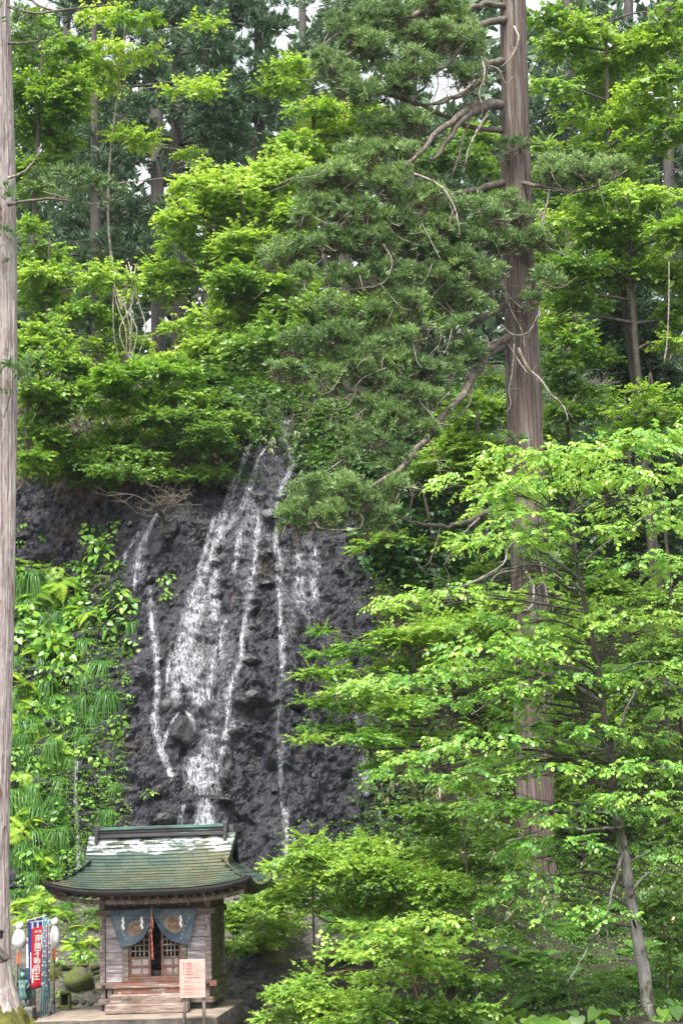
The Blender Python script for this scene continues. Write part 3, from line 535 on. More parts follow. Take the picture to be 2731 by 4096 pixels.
for x_ in (-1.02, -.62, .60, 1.03):
    m = MB(); m.lathe([(.034, 0), (.036, .006), (.032, .022), (.018, .034), (.006, .038)], 14); v = m.v[0]; m.v[0] = np.stack([v[:, 0], -v[:, 2], v[:, 1]], 1) + np.array([x_, -.066, .468]); part('boss', m, MT['black'], smooth=True)
m = MB(); m.lathe([(.034, 0), (.036, .006), (.032, .022), (.018, .034), (.006, .038)], 14); v = m.v[0]; m.v[0] = np.stack([v[:, 2], v[:, 0], v[:, 1]], 1) + np.array([HW + .056, .16, .468]); part('boss', m, MT['black'], smooth=True)
for x0, y0 in ((-1.10, -.03), (.995, -.03), (-1.10, D - .09), (.995, D - .09)): bx('post', (x0, y0, .527), (x0 + .11, y0 + .11, 2.30), MT['wood'], e=.012)
bx('door_post', (-.655, -.025, .527), (-.53, .07, 1.80), MT['wood']); bx('door_post', (.50, -.025, .527), (.62, .07, 1.80), MT['wood'])
zz = [.527, .70, .875, 1.10, 1.365, 1.62, 1.80]
for (x0, x1) in ((-.988, -.657), (.622, .993)):
    for k in range(6): bx('wall_plank', (x0, .012 + .003 * (k % 2), zz[k] + .002), (x1, .045, zz[k + 1] - .004), MT['planks'], e=.006)
zz2 = [.527, .80, 1.08, 1.36, 1.64, 1.92, 2.1, 2.3]
for s_ in (-1, 1):
    for k in range(7): bx('side_plank', (s_ * 1.05 - .02, .083, zz2[k] + .002), (s_ * 1.05 + .02 + .003 * (k % 2), D - .092, zz2[k + 1] - .004), MT['mosswood'] if s_ > 0 else MT['wood'])
bx('back_wall', (-.985, D - .05, .527), (.985, D - .01, 2.3), MT['wood'])
bx('interior_floor', (-.98, .10, .53), (.98, D - .06, .56), MT['inside']); bx('altar_step', (-.16, .30, .562), (.16, .60, .72), MT['underwood'])
bx('head_beam', (-HW - .075, -.06, 1.802), (HW + .09, .05, 1.925), MT['woodh'], e=.012)
for s_ in (-1, 1): bx('side_head_beam', (s_ * HW - .05, .052, 1.802), (s_ * HW + .05, D + .05, 1.925), MT['mosswood'] if s_ > 0 else MT['woodh'])
for x0, x1 in ((-.985, -.6), (-.5, -.07), (.05, .48), (.58, .99)): bx('frieze_panel', (x0, .01, 1.927), (x1, .04, 2.28), MT['friezewood'])
for x0 in (-.598, -.068, .482): bx('frieze_strut', (x0, -.02, 1.927), (x0 + .096, .05, 2.28), MT['friezewood'])
bx('wall_plate', (-HW - .1, -.05, 2.165), (HW + .1, .006, 2.245), MT['underwood'])
rs = np.random.default_rng(8)
for (x_, z_, h, w_) in ((-.60, 1.98, .14, .035), (-.18, 2.0, .13, .03), (-.12, 2.04, .08, .02), (.37, 2.0, .12, .03), (.55, 2.02, .12, .028), (.66, 1.97, .17, .035), (-.41, 1.99, .09, .035), (-.78, 2.0, .05, .05), (1.0, 2.0, .15, .035), (-1.07, 1.6, .13, .03), (-1.065, 1.28, .12, .03), (-1.07, 1.12, .12, .034), (-.93, 1.37, .1, .03), (1.02, 1.60, .18, .03), (1.01, 1.38, .10, .05), (1.0, 1.16, .08, .03), (.06, 2.0, .12, .09), (1.06, 1.42, .16, .025), (.74, 1.86, .03, .07)):
    yy = -.064 if 1.8 <= z_ <= 1.92 else (-.024 if z_ > 1.9 else -.034) if (abs(x_) > .995 or z_ > 1.9) else .005
    if z_ > 1.9 and not any(a <= x_ <= a + .096 for a in (-.598, -.068, .482)) and abs(x_) < .995: yy = .006
    m = MB().box((x_ - w_ / 2, yy - .003, z_), (x_ + w_ / 2, yy, z_ + h)); pap = part('paper_slip', m, MT['oldpaper'])
    m = MB()
    for q in range(int(h / .022)): m.box((x_ - w_ * .32 * rs.uniform(.5, 1), yy - .0045, z_ + .008 + q * .022), (x_ + w_ * .32 * rs.uniform(.5, 1), yy - .0032, z_ + .008 + q * .022 + rs.uniform(.008, .016)))
    if m.v: part('writing', m, MT['inkblack'], pap)
# doors
def door(x0, x1, parent_label):
    dr = MB(); w_ = .045; y0, y1 = .02, .055; z0, z1 = .63, 1.80
    dr.bbox((x0, y0, z0), (x0 + w_, y1, z1), e=.004).bbox((x1 - w_, y0, z0), (x1, y1, z1), e=.004)
    for zc in (.63, .795, .965, 1.755): dr.bbox((x0 + w_ + .001, y0 + .002, zc), (x1 - w_ - .001, y1 - .002, zc + .042), e=.004)
    o = part('door', dr, MT['redwood'], label=parent_label); xm = (x0 + x1) / 2
    for za, zb in ((.674, .793), (.839, .963)):
        for xa, xb in ((x0 + w_ + .002, xm + .02), (xm + .05, x1 - w_ - .002)): part('door_panel', MB().bbox((xa, y0 + .014, za), (xb, y0 + .026, zb), e=.004), MT['panel'], o)
        part('door_stile', MB().bbox((xm + .022, y0 + .004, za), (xm + .048, y1 - .004, zb), e=.003), MT['redwood'], o)
    n = 4
    for k in range(1, n): xx = x0 + w_ + (x1 - x0 - 2 * w_) * k / n; part('lattice_bar', MB().bbox((xx - .014, y0 + .006, 1.008), (xx + .014, y1 - .012, 1.754), e=.003), MT['wood'], o)
    for k in range(1, 7): zc = 1.008 + .107 * k; part('lattice_rail', MB().bbox((x0 + w_ + .001, y0 + .002, zc - .012), (x1 - w_ - .001, y0 + .02, zc + .012), e=.003), MT['wood'], o)
door(-.528, -.10, None); door(.11, .498, None)
bx('threshold', (-.66, -.05, .53), (.63, .10, .568), MT['redwood']); bx('door_track', (-.528, -.03, .57), (.498, .08, .628), MT['redwood'])
bx('upper_step', (-.755, -.34, .30), (.70, -.068, .50), MT['redwood'], e=.012); bx('upper_tread', (-.78, -.37, .44), (.725, -.07, .475), MT['stepwood'], e=.006)
bx('middle_step', (-.79, -.60, .02), (.725, -.345, .325), MT['stepwood'], e=.012); bx('lower_step', (-.83, -.87, .0), (.76, -.605, .165), MT['stepwood'], e=.012)

# --- roof: concave hip-and-gable in copper courses
Y0, Y1, RID = -.85, 2.70, .925; ZE, H = 2.31, 1.03; VH = .53
def zp(v): return ZE + H * (.55 * v + .45 * v * v)
def hw_f(v): return np.where(v < VH, 2.02 - .58 * v / VH, 1.44 + .07 * (v - VH) / (1 - VH))
def Ff(x, v, side=1):                      # front (side=1) or back slope
    x = np.asarray(x, float); v = np.asarray(v, float)
    up = .20 * (np.abs(x) / 2.02) ** 3.4 * np.clip(1 - v / .9, 0, 1) ** 2 + .03 * (np.abs(x) / 1.5) ** 4 * (v > VH)
    y = Y0 + (RID - Y0) * v if side > 0 else Y1 - (Y1 - RID) * v
    return np.stack([x + 0 * v, y + 0 * x, zp(v) + up], -1)
UX = 2.02 - 1.30
def Fs(y, u, side=1):                      # side skirts, u from the eave (0) in to the gable foot (1)
    y = np.asarray(y, float); u = np.asarray(u, float); v = u * VH * UX / .58
    yc = (Y0 + Y1) / 2; hy = (Y1 - Y0) / 2
    up = .20 * (np.abs(y - yc) / hy) ** 3.4 * np.clip(1 - v / .9, 0, 1) ** 2
    return np.stack([side * (2.02 - UX * u) + 0 * y, y + 0 * u, zp(np.minimum(v, VH * 1.25)) + up], -1)
NR = 17; vv = np.linspace(0, 1, NR + 1) ** .96
rs = np.random.default_rng(21)
def shingle(pa, lift, nx):
    """pa: (nx,2,3) lower and upper edge points of one sheet."""
    lo, hi = pa[:, 0].copy(), pa[:, 1].copy(); nrmv = nrm(np.cross(lo[-1] - lo[0], hi[0] - lo[0])); nrmv = nrmv if nrmv[2] > 0 else -nrmv
    tl = lo + nrmv * (lift + .012); th = hi + nrmv * .006; bl = lo + nrmv * lift
    m = MB(); n = len(lo); v = np.vstack([bl, tl, th]); f = []
    for i in range(n - 1): f += [(i, i + 1, n + i + 1, n + i), (n + i, n + i + 1, 2 * n + i + 1, 2 * n + i)]
    f += [(0, n, 2 * n), (n - 1, 3 * n - 1, 2 * n - 1)]
    return m.add(v, f)
nsh = 0; restm = MB()
for r_ in range(NR):
    va, vb = vv[r_], min(1, vv[r_ + 1] + .012)
    wd = .30 if r_ > 8 else .32; x = -hw_f(va) - wd * rs.uniform(.1, .9)
    while x < hw_f(va):
        xa, xb = max(x, -float(hw_f(va))), min(x + wd - .007, float(hw_f(va)))
        x += wd
        if xb - xa < .03: continue
        xs_ = np.linspace(xa, xb, 4); xu = np.clip(xs_, -hw_f(vb), hw_f(vb))
        pa = np.stack([Ff(xs_, va + 0 * xs_), Ff(xu, vb + 0 * xs_)], 1)
        m = shingle(pa, .010 + rs.uniform(0, .004), 4)
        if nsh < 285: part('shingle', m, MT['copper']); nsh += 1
        else: restm.add(np.vstack(m.v), m.f)
NS = 6; uu = np.linspace(0, 1, NS + 1)
for side in (1, -1):
    for r_ in range(NS):
        ua, ub = uu[r_], min(1, uu[r_ + 1] + .03); ya, yb = Y0 + (Y0 * 0 + .94) * ua * UX / .58 * VH / VH * .62, Y1 - .94 * ua * UX / .58 * .62
        ya = Y0 + 1.62 * ua * VH * UX / .58; yb = Y1 - 1.62 * ua * VH * UX / .58
        y = ya - .3 * rs.random()
        while y < yb:
            c0, c1 = max(y, ya), min(y + .317, yb); y += .324
            if c1 - c0 < .03: continue
            ys_ = np.linspace(c0, c1, 4); pa = np.stack([Fs(ys_, ua + 0 * ys_, side), Fs(ys_, ub + 0 * ys_, side)], 1)
            m = shingle(pa, .010, 4)
            restm.add(np.vstack(m.v), m.f)
for r_ in range(NR):
    va, vb = vv[r_], min(1, vv[r_ + 1] + .012); xs_ = np.linspace(-float(hw_f(va)), float(hw_f(va)), 12); xu = np.clip(xs_, -hw_f(vb), hw_f(vb))
    m = shingle(np.stack([Ff(xs_, va + 0 * xs_, -1), Ff(xu, vb + 0 * xs_, -1)], 1), .010, 12); restm.add(np.vstack(m.v), m.f)
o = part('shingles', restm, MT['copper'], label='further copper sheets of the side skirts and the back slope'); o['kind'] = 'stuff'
# deck below the sheets, fascia and soffit along the curved eaves
deck = MB(); vg = np.linspace(0, 1, 14)
for sd_ in (1, -1): deck.grid(np.array([Ff(np.linspace(-float(hw_f(v)), float(hw_f(v)), 25), v + np.zeros(25), sd_) - np.array([0, 0, .012]) for v in vg]))
for sd_ in (1, -1): deck.grid(np.array([Fs(np.linspace(Y0 + 1.62 * u * .658, Y1 - 1.62 * u * .658, 25), u + np.zeros(25), sd_) - np.array([0, 0, .012]) for u in np.linspace(0, 1, 8)]))
part('roof_deck', deck, MT['darkwood'], smooth=True)
ring = np.vstack([Ff(np.linspace(-2.02, 2.02, 41), np.zeros(41)), Fs(np.linspace(Y0, Y1, 33)[1:-1], np.zeros(31)), Ff(np.linspace(2.02, -2.02, 41), np.zeros(41), -1), Fs(np.linspace(Y1, Y0, 33)[1:], np.zeros(32), -1)])
cen = np.array([0, RID, 0])
def inset(rg, k, dz): q = rg.copy(); q[:, :2] = cen[:2] + (rg[:, :2] - cen[:2]) * k; q[:, 2] += dz; return q
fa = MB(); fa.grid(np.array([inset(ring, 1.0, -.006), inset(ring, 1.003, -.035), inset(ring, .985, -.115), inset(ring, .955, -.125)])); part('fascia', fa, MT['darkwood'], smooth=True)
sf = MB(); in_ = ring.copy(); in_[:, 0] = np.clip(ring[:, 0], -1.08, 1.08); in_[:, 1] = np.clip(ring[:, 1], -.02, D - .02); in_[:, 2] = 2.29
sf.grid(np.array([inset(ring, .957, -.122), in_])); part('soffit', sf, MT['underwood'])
# rafters under the eave, and the carrying purlin
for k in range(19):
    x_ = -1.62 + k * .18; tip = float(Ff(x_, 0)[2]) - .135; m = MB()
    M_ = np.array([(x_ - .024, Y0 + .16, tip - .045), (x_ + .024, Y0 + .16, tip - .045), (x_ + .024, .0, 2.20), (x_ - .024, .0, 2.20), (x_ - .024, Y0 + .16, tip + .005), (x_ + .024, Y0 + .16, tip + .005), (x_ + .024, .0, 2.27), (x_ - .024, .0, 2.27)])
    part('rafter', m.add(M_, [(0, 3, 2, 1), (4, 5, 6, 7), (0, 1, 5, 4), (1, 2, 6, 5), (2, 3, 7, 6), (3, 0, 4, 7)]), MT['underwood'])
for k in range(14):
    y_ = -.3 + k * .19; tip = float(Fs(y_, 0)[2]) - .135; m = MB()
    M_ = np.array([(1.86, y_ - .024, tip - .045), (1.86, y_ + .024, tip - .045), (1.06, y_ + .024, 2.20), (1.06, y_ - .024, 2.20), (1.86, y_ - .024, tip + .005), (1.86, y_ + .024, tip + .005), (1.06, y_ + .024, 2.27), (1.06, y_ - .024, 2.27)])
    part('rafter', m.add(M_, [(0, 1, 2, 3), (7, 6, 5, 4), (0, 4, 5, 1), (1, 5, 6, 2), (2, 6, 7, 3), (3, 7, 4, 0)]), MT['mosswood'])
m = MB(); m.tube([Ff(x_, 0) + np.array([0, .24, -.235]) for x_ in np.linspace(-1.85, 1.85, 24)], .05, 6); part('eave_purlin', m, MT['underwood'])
for x_ in np.linspace(-1.0, 1.0, 12): part('bracket', MB().bbox((x_ - .035, -.115, 2.10), (x_ + .035, -.052, 2.165), e=.012), MT['underwood'])
# gables with curved barge boards
for sd_ in (1, -1):
    vs = np.linspace(.50, 1, 10); fr = Ff(np.full(10, 1.36 * sd_), vs); bk = Ff(np.full(10, 1.36 * sd_), vs[::-1], -1)
    pts = np.vstack([fr, bk[1:]]) - np.array([0, 0, .05]); m = MB(); m.add(np.vstack([pts, [[1.36 * sd_, RID, 2.64]]]), [tuple(range(len(pts))) + (len(pts),)]); part('gable_wall', m, MT['mosswood'])
    for which in (1, -1):
        c = Ff(np.where(vs > VH, 1.44 + .07 * (vs - VH) / (1 - VH), 1.44) * sd_, vs, which); m = MB(); G = np.array([c + np.array([0, 0, .014]), c + np.array([.012 * sd_, 0, -.005]), c + np.array([.012 * sd_, 0, -.115]), c + np.array([-.035 * sd_, 0, -.115]), c + np.array([-.035 * sd_, 0, -.01])]); m.grid(G); part('barge_board', m, MT['darkwood'], smooth=False)
    part('gable_strut', MB().bbox((1.365 * sd_ - .02, RID - .05, 2.70), (1.365 * sd_ + .035, RID + .05, 3.22), e=.005), MT['woodh'])
# ridge: stacked boards, copper cap and end ornaments
rz = zp(1.0) + .01
for k, (hy, z0, z1, mm) in enumerate(((.15, -.02, .045, 'ridge'), (.115, .046, .078, 'ridge'), (.14, .079, .10, 'ridge'), (.105, .101, .135, 'ridge'), (.16, .136, .158, 'ridgetop'), (.12, .159, .195, 'ridgetop'))):
    bx('ridge_board' if k < 5 else 'ridge_cap', (-1.27, RID - hy, rz + z0), (1.27, RID + hy, rz + z1), MT[mm], e=.006)
for sd_ in (-1, 1):
    x0, x1 = sorted((sd_ * 1.272, sd_ * 1.345)); m = MB()
    for (hy, z0, z1) in ((.145, .15, .21), (.17, .10, .148), (.19, .055, .098), (.21, .012, .053), (.24, -.045, .010), (.26, -.12, -.047)): m.bbox((x0, RID - hy, rz + z0), (x1, RID + hy, rz + z1), e=.008)
    m.tube([(x0 - .004, RID - .10, rz + .222), (x1 + .004, RID - .10, rz + .222)], .034, 10); part('ridge_end', m, MT['ridge'])

# --- curtains, cords and the bell rope hang on the shrine
def curtain_pt(s, t, side):
    # s from the outer edge to the gathered middle, t from the rail down
    if side < 0: A, B, Cc, Dd = (-.905, 1.918), (-.035, 1.925), (-.67, 1.19), (-.045, 1.68)
    else: A, B, Cc, Dd = (.86, 1.90), (-.02, 1.925), (.68, 1.21), (.01, 1.70)
    top = np.array(A) * (1 - s) + np.array(B) * s
    k = s; sag = .20 * np.sin(np.pi * k) * (1 - k) ** .25
    bot = np.array(Cc) * (1 - k) + np.array(Dd) * k + np.array([0.10 * np.sin(np.pi * k) * (1 if side < 0 else -1), -sag * .55])
    q = top * (1 - t) + bot * t
    y = -.085 - .05 * np.sin(np.pi * t) * np.sin(np.pi * np.clip(s, 0, 1)) + .020 * np.sin(2 * np.pi * (3.1 * t + 1.1 * s)) * (.15 + s) * min(1, t * 3) - .012 * np.sin(9 * np.pi * s) * (1 - t)
    return np.array([q[0], y, q[1]])
for side, lab in ((-1, 'faded blue shrine curtain drawn up to the right, hanging over the left lattice door'), (1, 'faded blue shrine curtain drawn up to the left, hanging over the right lattice door')):
    c = thing('curtain', lab, 'curtain', SH, 'pair of shrine curtains'); c.rotation_euler = (0, 0, YAW)
    m = MB(); m.grid(np.array([[curtain_pt(s, t, side) for s in np.linspace(0, 1, 44)] for t in np.linspace(0, 1, 40)])); o = m.build('cloth', MT['cloth'], c, True)
    sl_ = o.modifiers.new('thick', 'SOLIDIFY'); sl_.thickness = .004
    cs, ct, rs_, rt = (.50, .60, .26, .22) if side < 0 else (.44, .50, .24, .27)
    def disc(r0, r1, a0, a1, off, mt, nm, n=26, cx=0.0, cy=0.0):
        m = MB(); Gd = []
        for rr in np.linspace(r0, r1, 5): Gd.append([curtain_pt(cs + (cx + rr * math.cos(a)) * rs_, ct + (cy + rr * math.sin(a)) * rt, side) + np.array([0, -off, 0]) for a in np.linspace(a0, a1, n)])
        m.grid(np.array(Gd)); return m.build(nm, mt, c, True)
    disc(.02, 1.0, 0, 2 * math.pi, .006, MT['ochre'], 'crest')
    for a in (0.4, 3.5): disc(.42, .60, a, a + 2.0, .009, MT['ochredark'], 'crest_curl'); disc(.0, .30, 0, 6.283, .009, MT['ochredark'], 'crest_curl', 14, .45 * math.cos(a + 2.0), .45 * math.sin(a + 2.0))
    for k in range(4 if side < 0 else 6):
        s0, t0 = (.13 + .012 * k, .46 + .10 * k) if side < 0 else (.13 + .01 * k, .22 + .12 * k)
        m = MB(); m.grid(np.array([[curtain_pt(s0 + a, t0 + b_, side) + np.array([0, -.006, 0]) for a in (0, .016, .032)] for b_ in (0, .03, .06)])); m.build('printed_mark', MT['clothpale'], c)
cord = MB(); cord.tube(smooth_path([(-1.09, -.12, 1.79), (-.5, -.155, 1.765), (0, -.17, 1.76), (.5, -.155, 1.775), (.96, -.12, 1.835)], 20), .005, 5)
o = cord.build('straw_cord', MT['straw']); o.location = Vector(SH); o.rotation_euler = (0, 0, YAW); tag(o, 'thin straw cord stretched across the front of the blue curtains', 'cord')
for x_, z_, sc_, lab in ((-.615, 1.765, 1.0, 'white zigzag paper streamer on the cord, the one nearest the left edge of the curtains'), (-.245, 1.762, .98, 'white zigzag paper streamer on the cord just left of the bell rope'), (.525, 1.775, .95, 'white zigzag paper streamer hanging in front of the right curtain')):
    m = MB(); x0 = 0; z0 = 0; rs2 = np.random.default_rng(int((x_ + 2) * 100))
    m.box((-.004, -.003, -.01), (.004, .0, .035))
    for k in range(4):
        dx = (-.022, .012, -.008, .016)[k]
        for yq in (0.0, ): m.add([(x0, -.004 - .012 * k, z0), (x0 + .042, -.004 - .012 * k, z0 + .012), (x0 + .042 + dx, -.016 - .012 * k, z0 - .055), (x0 + dx, -.016 - .012 * k, z0 - .067), (x0, -.001 - .012 * k, z0), (x0 + .042, -.001 - .012 * k, z0 + .012), (x0 + .042 + dx, -.013 - .012 * k, z0 - .055), (x0 + dx, -.013 - .012 * k, z0 - .067)], [(0, 1, 2, 3), (7, 6, 5, 4), (0, 3, 7, 4), (1, 5, 6, 2), (3, 2, 6, 7), (0, 4, 5, 1)])
        x0 += dx + (.02, -.018, .016, 0)[k]; z0 -= .052
    o = m.build('paper_streamer', MT['paper']); o.location = MSH @ Vector((x_, -.172, z_)); o.rotation_euler = (0, 0, YAW); o.scale = (sc_,) * 3
    tag(o, lab, 'paper streamer', 'paper streamers on the cord')
rope = thing('bell_rope', 'red and white twisted bell rope hanging in the dark gap between the doors', 'rope', shl((-.03, -.20, 1.95))); rope.rotation_euler = (0, 0, YAW)
tz = np.linspace(-.20, -.99, 90); sway = .012 * np.sin(tz * 5)
for k, (mm, nm, n0) in enumerate((('ropered', 'red_strand', 0), ('ropewhite', 'pale_strand', 2.1), ('ropered', 'red_strand', 4.2))):
    m = MB(); m.tube([(sway[i] + .0085 * math.cos(tz[i] * 60 + n0), .0085 * math.sin(tz[i] * 52 + n0), tz[i]) for i in range(90)], [.0105 if i < 86 else .009 for i in range(90)], 6); m.build(nm, MT[mm], rope, True)
m = MB(); m.tube([(0, .05, .03), (.004, .0, -.06), (0, 0, -.21)], .009, 6); m.build('hanger', MT['ropewhite'], rope); 
m = MB(); m.tube([(.005, -.01, -.14), (.03, -.02, -.30), (.025, -.02, -.42)], [.008, .012, .005], 6); m.build('loose_tail', MT['ropewhite'], rope, True)
m = MB(); m.lathe([(.005, .03), (.02, .022), (.028, 0), (.022, -.02), (.008, -.028)], 12, c=(-.03, -.02, -.44)); m.build('bell', MT['brass'], rope, True)

# ------------------------------------------------------------------ text helper
def text_mesh(name, body, size, mt, parent, loc, rot=(math.pi / 2, 0, 0), sx=1.0, extrude=.0008, align='CENTER', space=1.0, bold=0.0):
    cu = bpy.data.curves.new(name, 'FONT'); cu.body = body; cu.size = size; cu.align_x = align; cu.extrude = extrude; cu.space_line = space; cu.resolution_u = 2; cu.offset = bold
    t_ = bpy.data.objects.new(name, cu); COL.objects.link(t_); dg = bpy.context.evaluated_depsgraph_get(); dg.update()
    me = bpy.data.meshes.new_from_object(t_.evaluated_get(dg)); bpy.data.objects.remove(t_); bpy.data.curves.remove(cu)
    me.name = name; me.materials.clear(); me.materials.append(mt); o = link(name, me, parent); o.location = loc; o.rotation_euler = rot; o.scale = (sx, 1, 1); return o

# ------------------------------------------------------------------ the pink notice board in front
SB = P(772, 3991, 34.5); sgn = thing('notice_board', 'pale pink wooden notice board with dark red lettering, before the shrine steps', 'sign', SB); sgn.rotation_euler = (0, 0, R(-3))
bw, bh = .235, .685
MB().bbox((-bw, -.018, 0), (bw, .012, bh), e=.004).build('board', MT['sign'], sgn)
for x_ in (-.165, .195):
    m = MB(); m.tube([(x_, .045, -1.0), (x_, .045, -.3), (x_, .045, .3)], [.032, .031, .03], 10); m.build('post', MT['signpost'], sgn, True)
yf = -.0195
text_mesh('heading', '祓川神社', .043, MT['ink'], sgn, (-.175, yf, bh - .093), align='LEFT', bold=.0006)
def dashes(x0, x1, z, h, mt, nm, seed):
    rs = np.random.default_rng(seed); m = MB(); x = x0
    while x < x1:
        l = rs.uniform(.004, .014); m.box((x, yf - .0006, z), (min(x + l, x1), yf, z + h * rs.uniform(.6, 1))); x += l + rs.uniform(.002, .004)
    m.build(nm, mt, sgn)
dashes(-.01, .165, bh - .088, .016, MT['inkpale'], 'reading', 1)
for k, (a, nme) in enumerate((('祭神', '瀬織津比咩神'), ('祭神', '速秋津比咩神'), ('祭神', '気吹戸主神'), ('祭神', '速佐須良比咩神'))):
    z = bh - .128 - k * .0475
    text_mesh('lettering', a, .0165, MT['ink'], sgn, (-.178, yf, z), align='LEFT', bold=.0004); text_mesh('lettering', nme, .0195, MT['ink'], sgn, (-.122, yf, z), align='LEFT', bold=.0005)
    dashes(.02, .10, z + .001, .009, MT['inkpale'], 'reading', 10 + k); dashes(-.12, .10 + .02 * k, z - .019, .008, MT['inkpale'], 'reading', 20 + k)
text_mesh('heading', 'Haraigawa Shrine', .043, MT['ink'], sgn, (.0, yf, bh - .337), sx=.95)
for k, (nme, zz_) in enumerate((('Seoritsuhime god', .392), ('Hayaakitsuhime god', .472), ('Ibukidonushi god', .532), ('Hayasasurahime god', .595))):
    text_mesh('lettering', nme, .020, MT['ink'], sgn, (-.155, yf, bh - zz_), align='LEFT')
    for q in range(2): dashes(-.158, (.14, .15)[q] - .12 * (q == 1) * (k != 0), bh - zz_ - .018 - q * .014, .006, MT['inkpale'], 'paragraph', 40 + 5 * k + q)
for (x_, z_) in ((-.22, .02), (.22, .02), (-.22, bh - .03), (.22, bh - .03), (-.225, .48), (-.225, .33), (.225, .50)):
    m = MB(); m.lathe([(.004, 0), (.004, .002), (.001, .003)], 8); v = m.v[0]; m.v[0] = np.stack([v[:, 0], -v[:, 2], v[:, 1]], 1) + np.array([x_, -.0185, z_]); m.build('nail', MT['ink'], sgn)
# ------------------------------------------------------------------ left yard: banners, wrapped lanterns, statue, stones
def C2(x, y, d): return P(x / 3.92, 3600 + y / 3.92, d)
def sz(px, d): return px / 3.92 / FPX * d          # crop pixels to metres
GEO = np.array
def ground_at(p): return drop(p[0], p[1])
# five concrete stands and their teal poles with banners
pole_tops = [(690, 290), (712, 250), (735, 305), (778, 318), (745, 330)]
stand_px = [(650, 1890, 36.6), (690, 1850, 37.0), (722, 1815, 37.4), (752, 1785, 37.8), (785, 1760, 38.2)]
pole_xy = []
for k, (px, py, d) in enumerate(stand_px):
    c = C2(px, py, d); g0 = ground_at(c); s = .07
    o = MB().bbox((-s, -s, 0), (s, s, .42), e=.015).build('concrete_stand', MT['granite']); o.location = (c[0], c[1], g0 - .06); o.rotation_euler = (0, 0, R(-8))
    tag(o, ('front', 'second', 'third', 'fourth', 'rear')[k] + ' small square concrete stand in the row holding the teal banner poles', 'stand', 'row of concrete stands')
    pole_xy.append((c[0], c[1], g0 + .36, d))
pole_names = ['bears the red banner with white lettering', 'bears the blue banner', 'between the blue and the darker red banner', 'rearmost, with a narrow red banner', 'bare, at the back of the row']
tops = []
for k, (bx_, by_, bz_, d) in enumerate(pole_xy):
    tp = C2(*pole_tops[k], d); b0 = np.array([bx_, by_, bz_]); pl = thing('banner_pole', 'slim teal pole that ' + pole_names[k] if k < 2 else 'slim teal banner pole, ' + pole_names[k], 'pole', b0, 'teal banner poles', world=True)
    MB().tube([b0, tp], .0125, 8).build('shaft', MT['teal'], pl, True); MB().tube([tp, tp + np.array([0, 0, .03])], .0145, 8).build('cap', MT['polewhite'], pl)
    tops.append((b0, tp, pl))
def banner(nm, lab, k, corners, mt, arm, loops, wave, seed):
    """corners: crop pixels of the cloth: top-left, top-right, bottom-right, bottom-left."""
    d = pole_xy[k][3]; q = [C2(x, y, d + .02) for x, y in corners]
    bn = thing(nm, lab, 'banner', q[1], 'prayer banners', world=True); pl = tops[k][2]
    G = np.array([[(q[0] * (1 - u) + q[1] * u) * (1 - v) + (q[3] * (1 - u) + q[2] * u) * v + np.array([0, .022 * math.sin(u * 5 + v * wave + seed) * (.25 + v) , 0]) for u in np.linspace(0, 1, 16)] for v in np.linspace(0, 1, 40)])
    o = MB().grid(G).build('cloth', mt, bn, True); md = o.modifiers.new('thick', 'SOLIDIFY'); md.thickness = .003
    a, b_ = C2(*arm[0], d), C2(*arm[1], d); MB().tube([a, b_], .0085, 6).build('cross_arm', MT['polewhite'], bn)
    for u in loops:
        t0 = q[0] * (1 - u) + q[1] * u; ta = a * (1 - u) + b_ * u; m = MB(); m.box((t0[0] - .016, t0[1] - .012, t0[2] - .02), (t0[0] + .016, t0[1] + .012, max(ta[2], t0[2]) + .012)); m.build('hanging_loop', MT['banwhite'], bn)
    b0, tp, _ = tops[k]; e0, e1 = q[1], q[2]
    for v in np.linspace(.04, .97, 7):
        c = e0 * (1 - v) + e1 * v; pz = b0 + (tp - b0) * np.clip((c[2] - b0[2]) / (tp[2] - b0[2]), 0, 1); m = MB(); m.box((min(c[0], pz[0]) - .008, min(c[1], pz[1]) - .014, c[2] - .014), (max(c[0], pz[0]) + .012, max(c[1], pz[1]) + .014, c[2] + .014)); m.build('pole_loop', MT['banwhite'], bn)
    return bn, G, d
bn, G, d = banner('blue_banner', 'deep blue banner hanging behind the red one on teal poles', 1, [(438, 330), (700, 275), (672, 1330), (462, 1300)], MT['blue'], [(415, 325), (735, 240)], (.04, .46, .94), 3, 1.0)
m = MB(); c = G[20:37, 2:4]; m.grid(c + np.array([0, -.006, 0])); m.build('white_print', MT['banwhite'], bn)
bn, G, d = banner('narrow_red_banner', 'narrow red banner seen almost edge on behind the teal poles', 3, [(735, 385), (790, 352), (778, 1275), (742, 1290)], MT['red'], [(700, 405), (800, 310)], (.3, .9), 4, 2.0)
bn, G, d = banner('dark_red_banner', 'dark red banner whose hem shows below the bright red banner', 2, [(505, 440), (728, 370), (676, 1370), (484, 1404)], MT['darkred'], [(485, 395), (790, 315)], (.06, .3), 2, 0.4)
bn, G, d = banner('red_banner', 'bright red banner with large white lettering down its middle', 0, [(505, 435), (690, 400), (660, 1340), (492, 1360)], MT['red'], [(475, 352), (730, 318)], (.05, .5, .95), 3, 0.0)
ux = nrm(G[0, -1] - G[0, 0]); rz_ = math.atan2(ux[1], ux[0])
def on_banner(u, v, off=.012):
    i, j = v * 39, u * 15; i0, j0 = min(int(i), 38), min(int(j), 14); a, b_ = i - i0, j - j0
    return (G[i0, j0] * (1 - a) + G[i0 + 1, j0] * a) * (1 - b_) + (G[i0, j0 + 1] * (1 - a) + G[i0 + 1, j0 + 1] * a) * b_ + np.array([0, -off, 0])
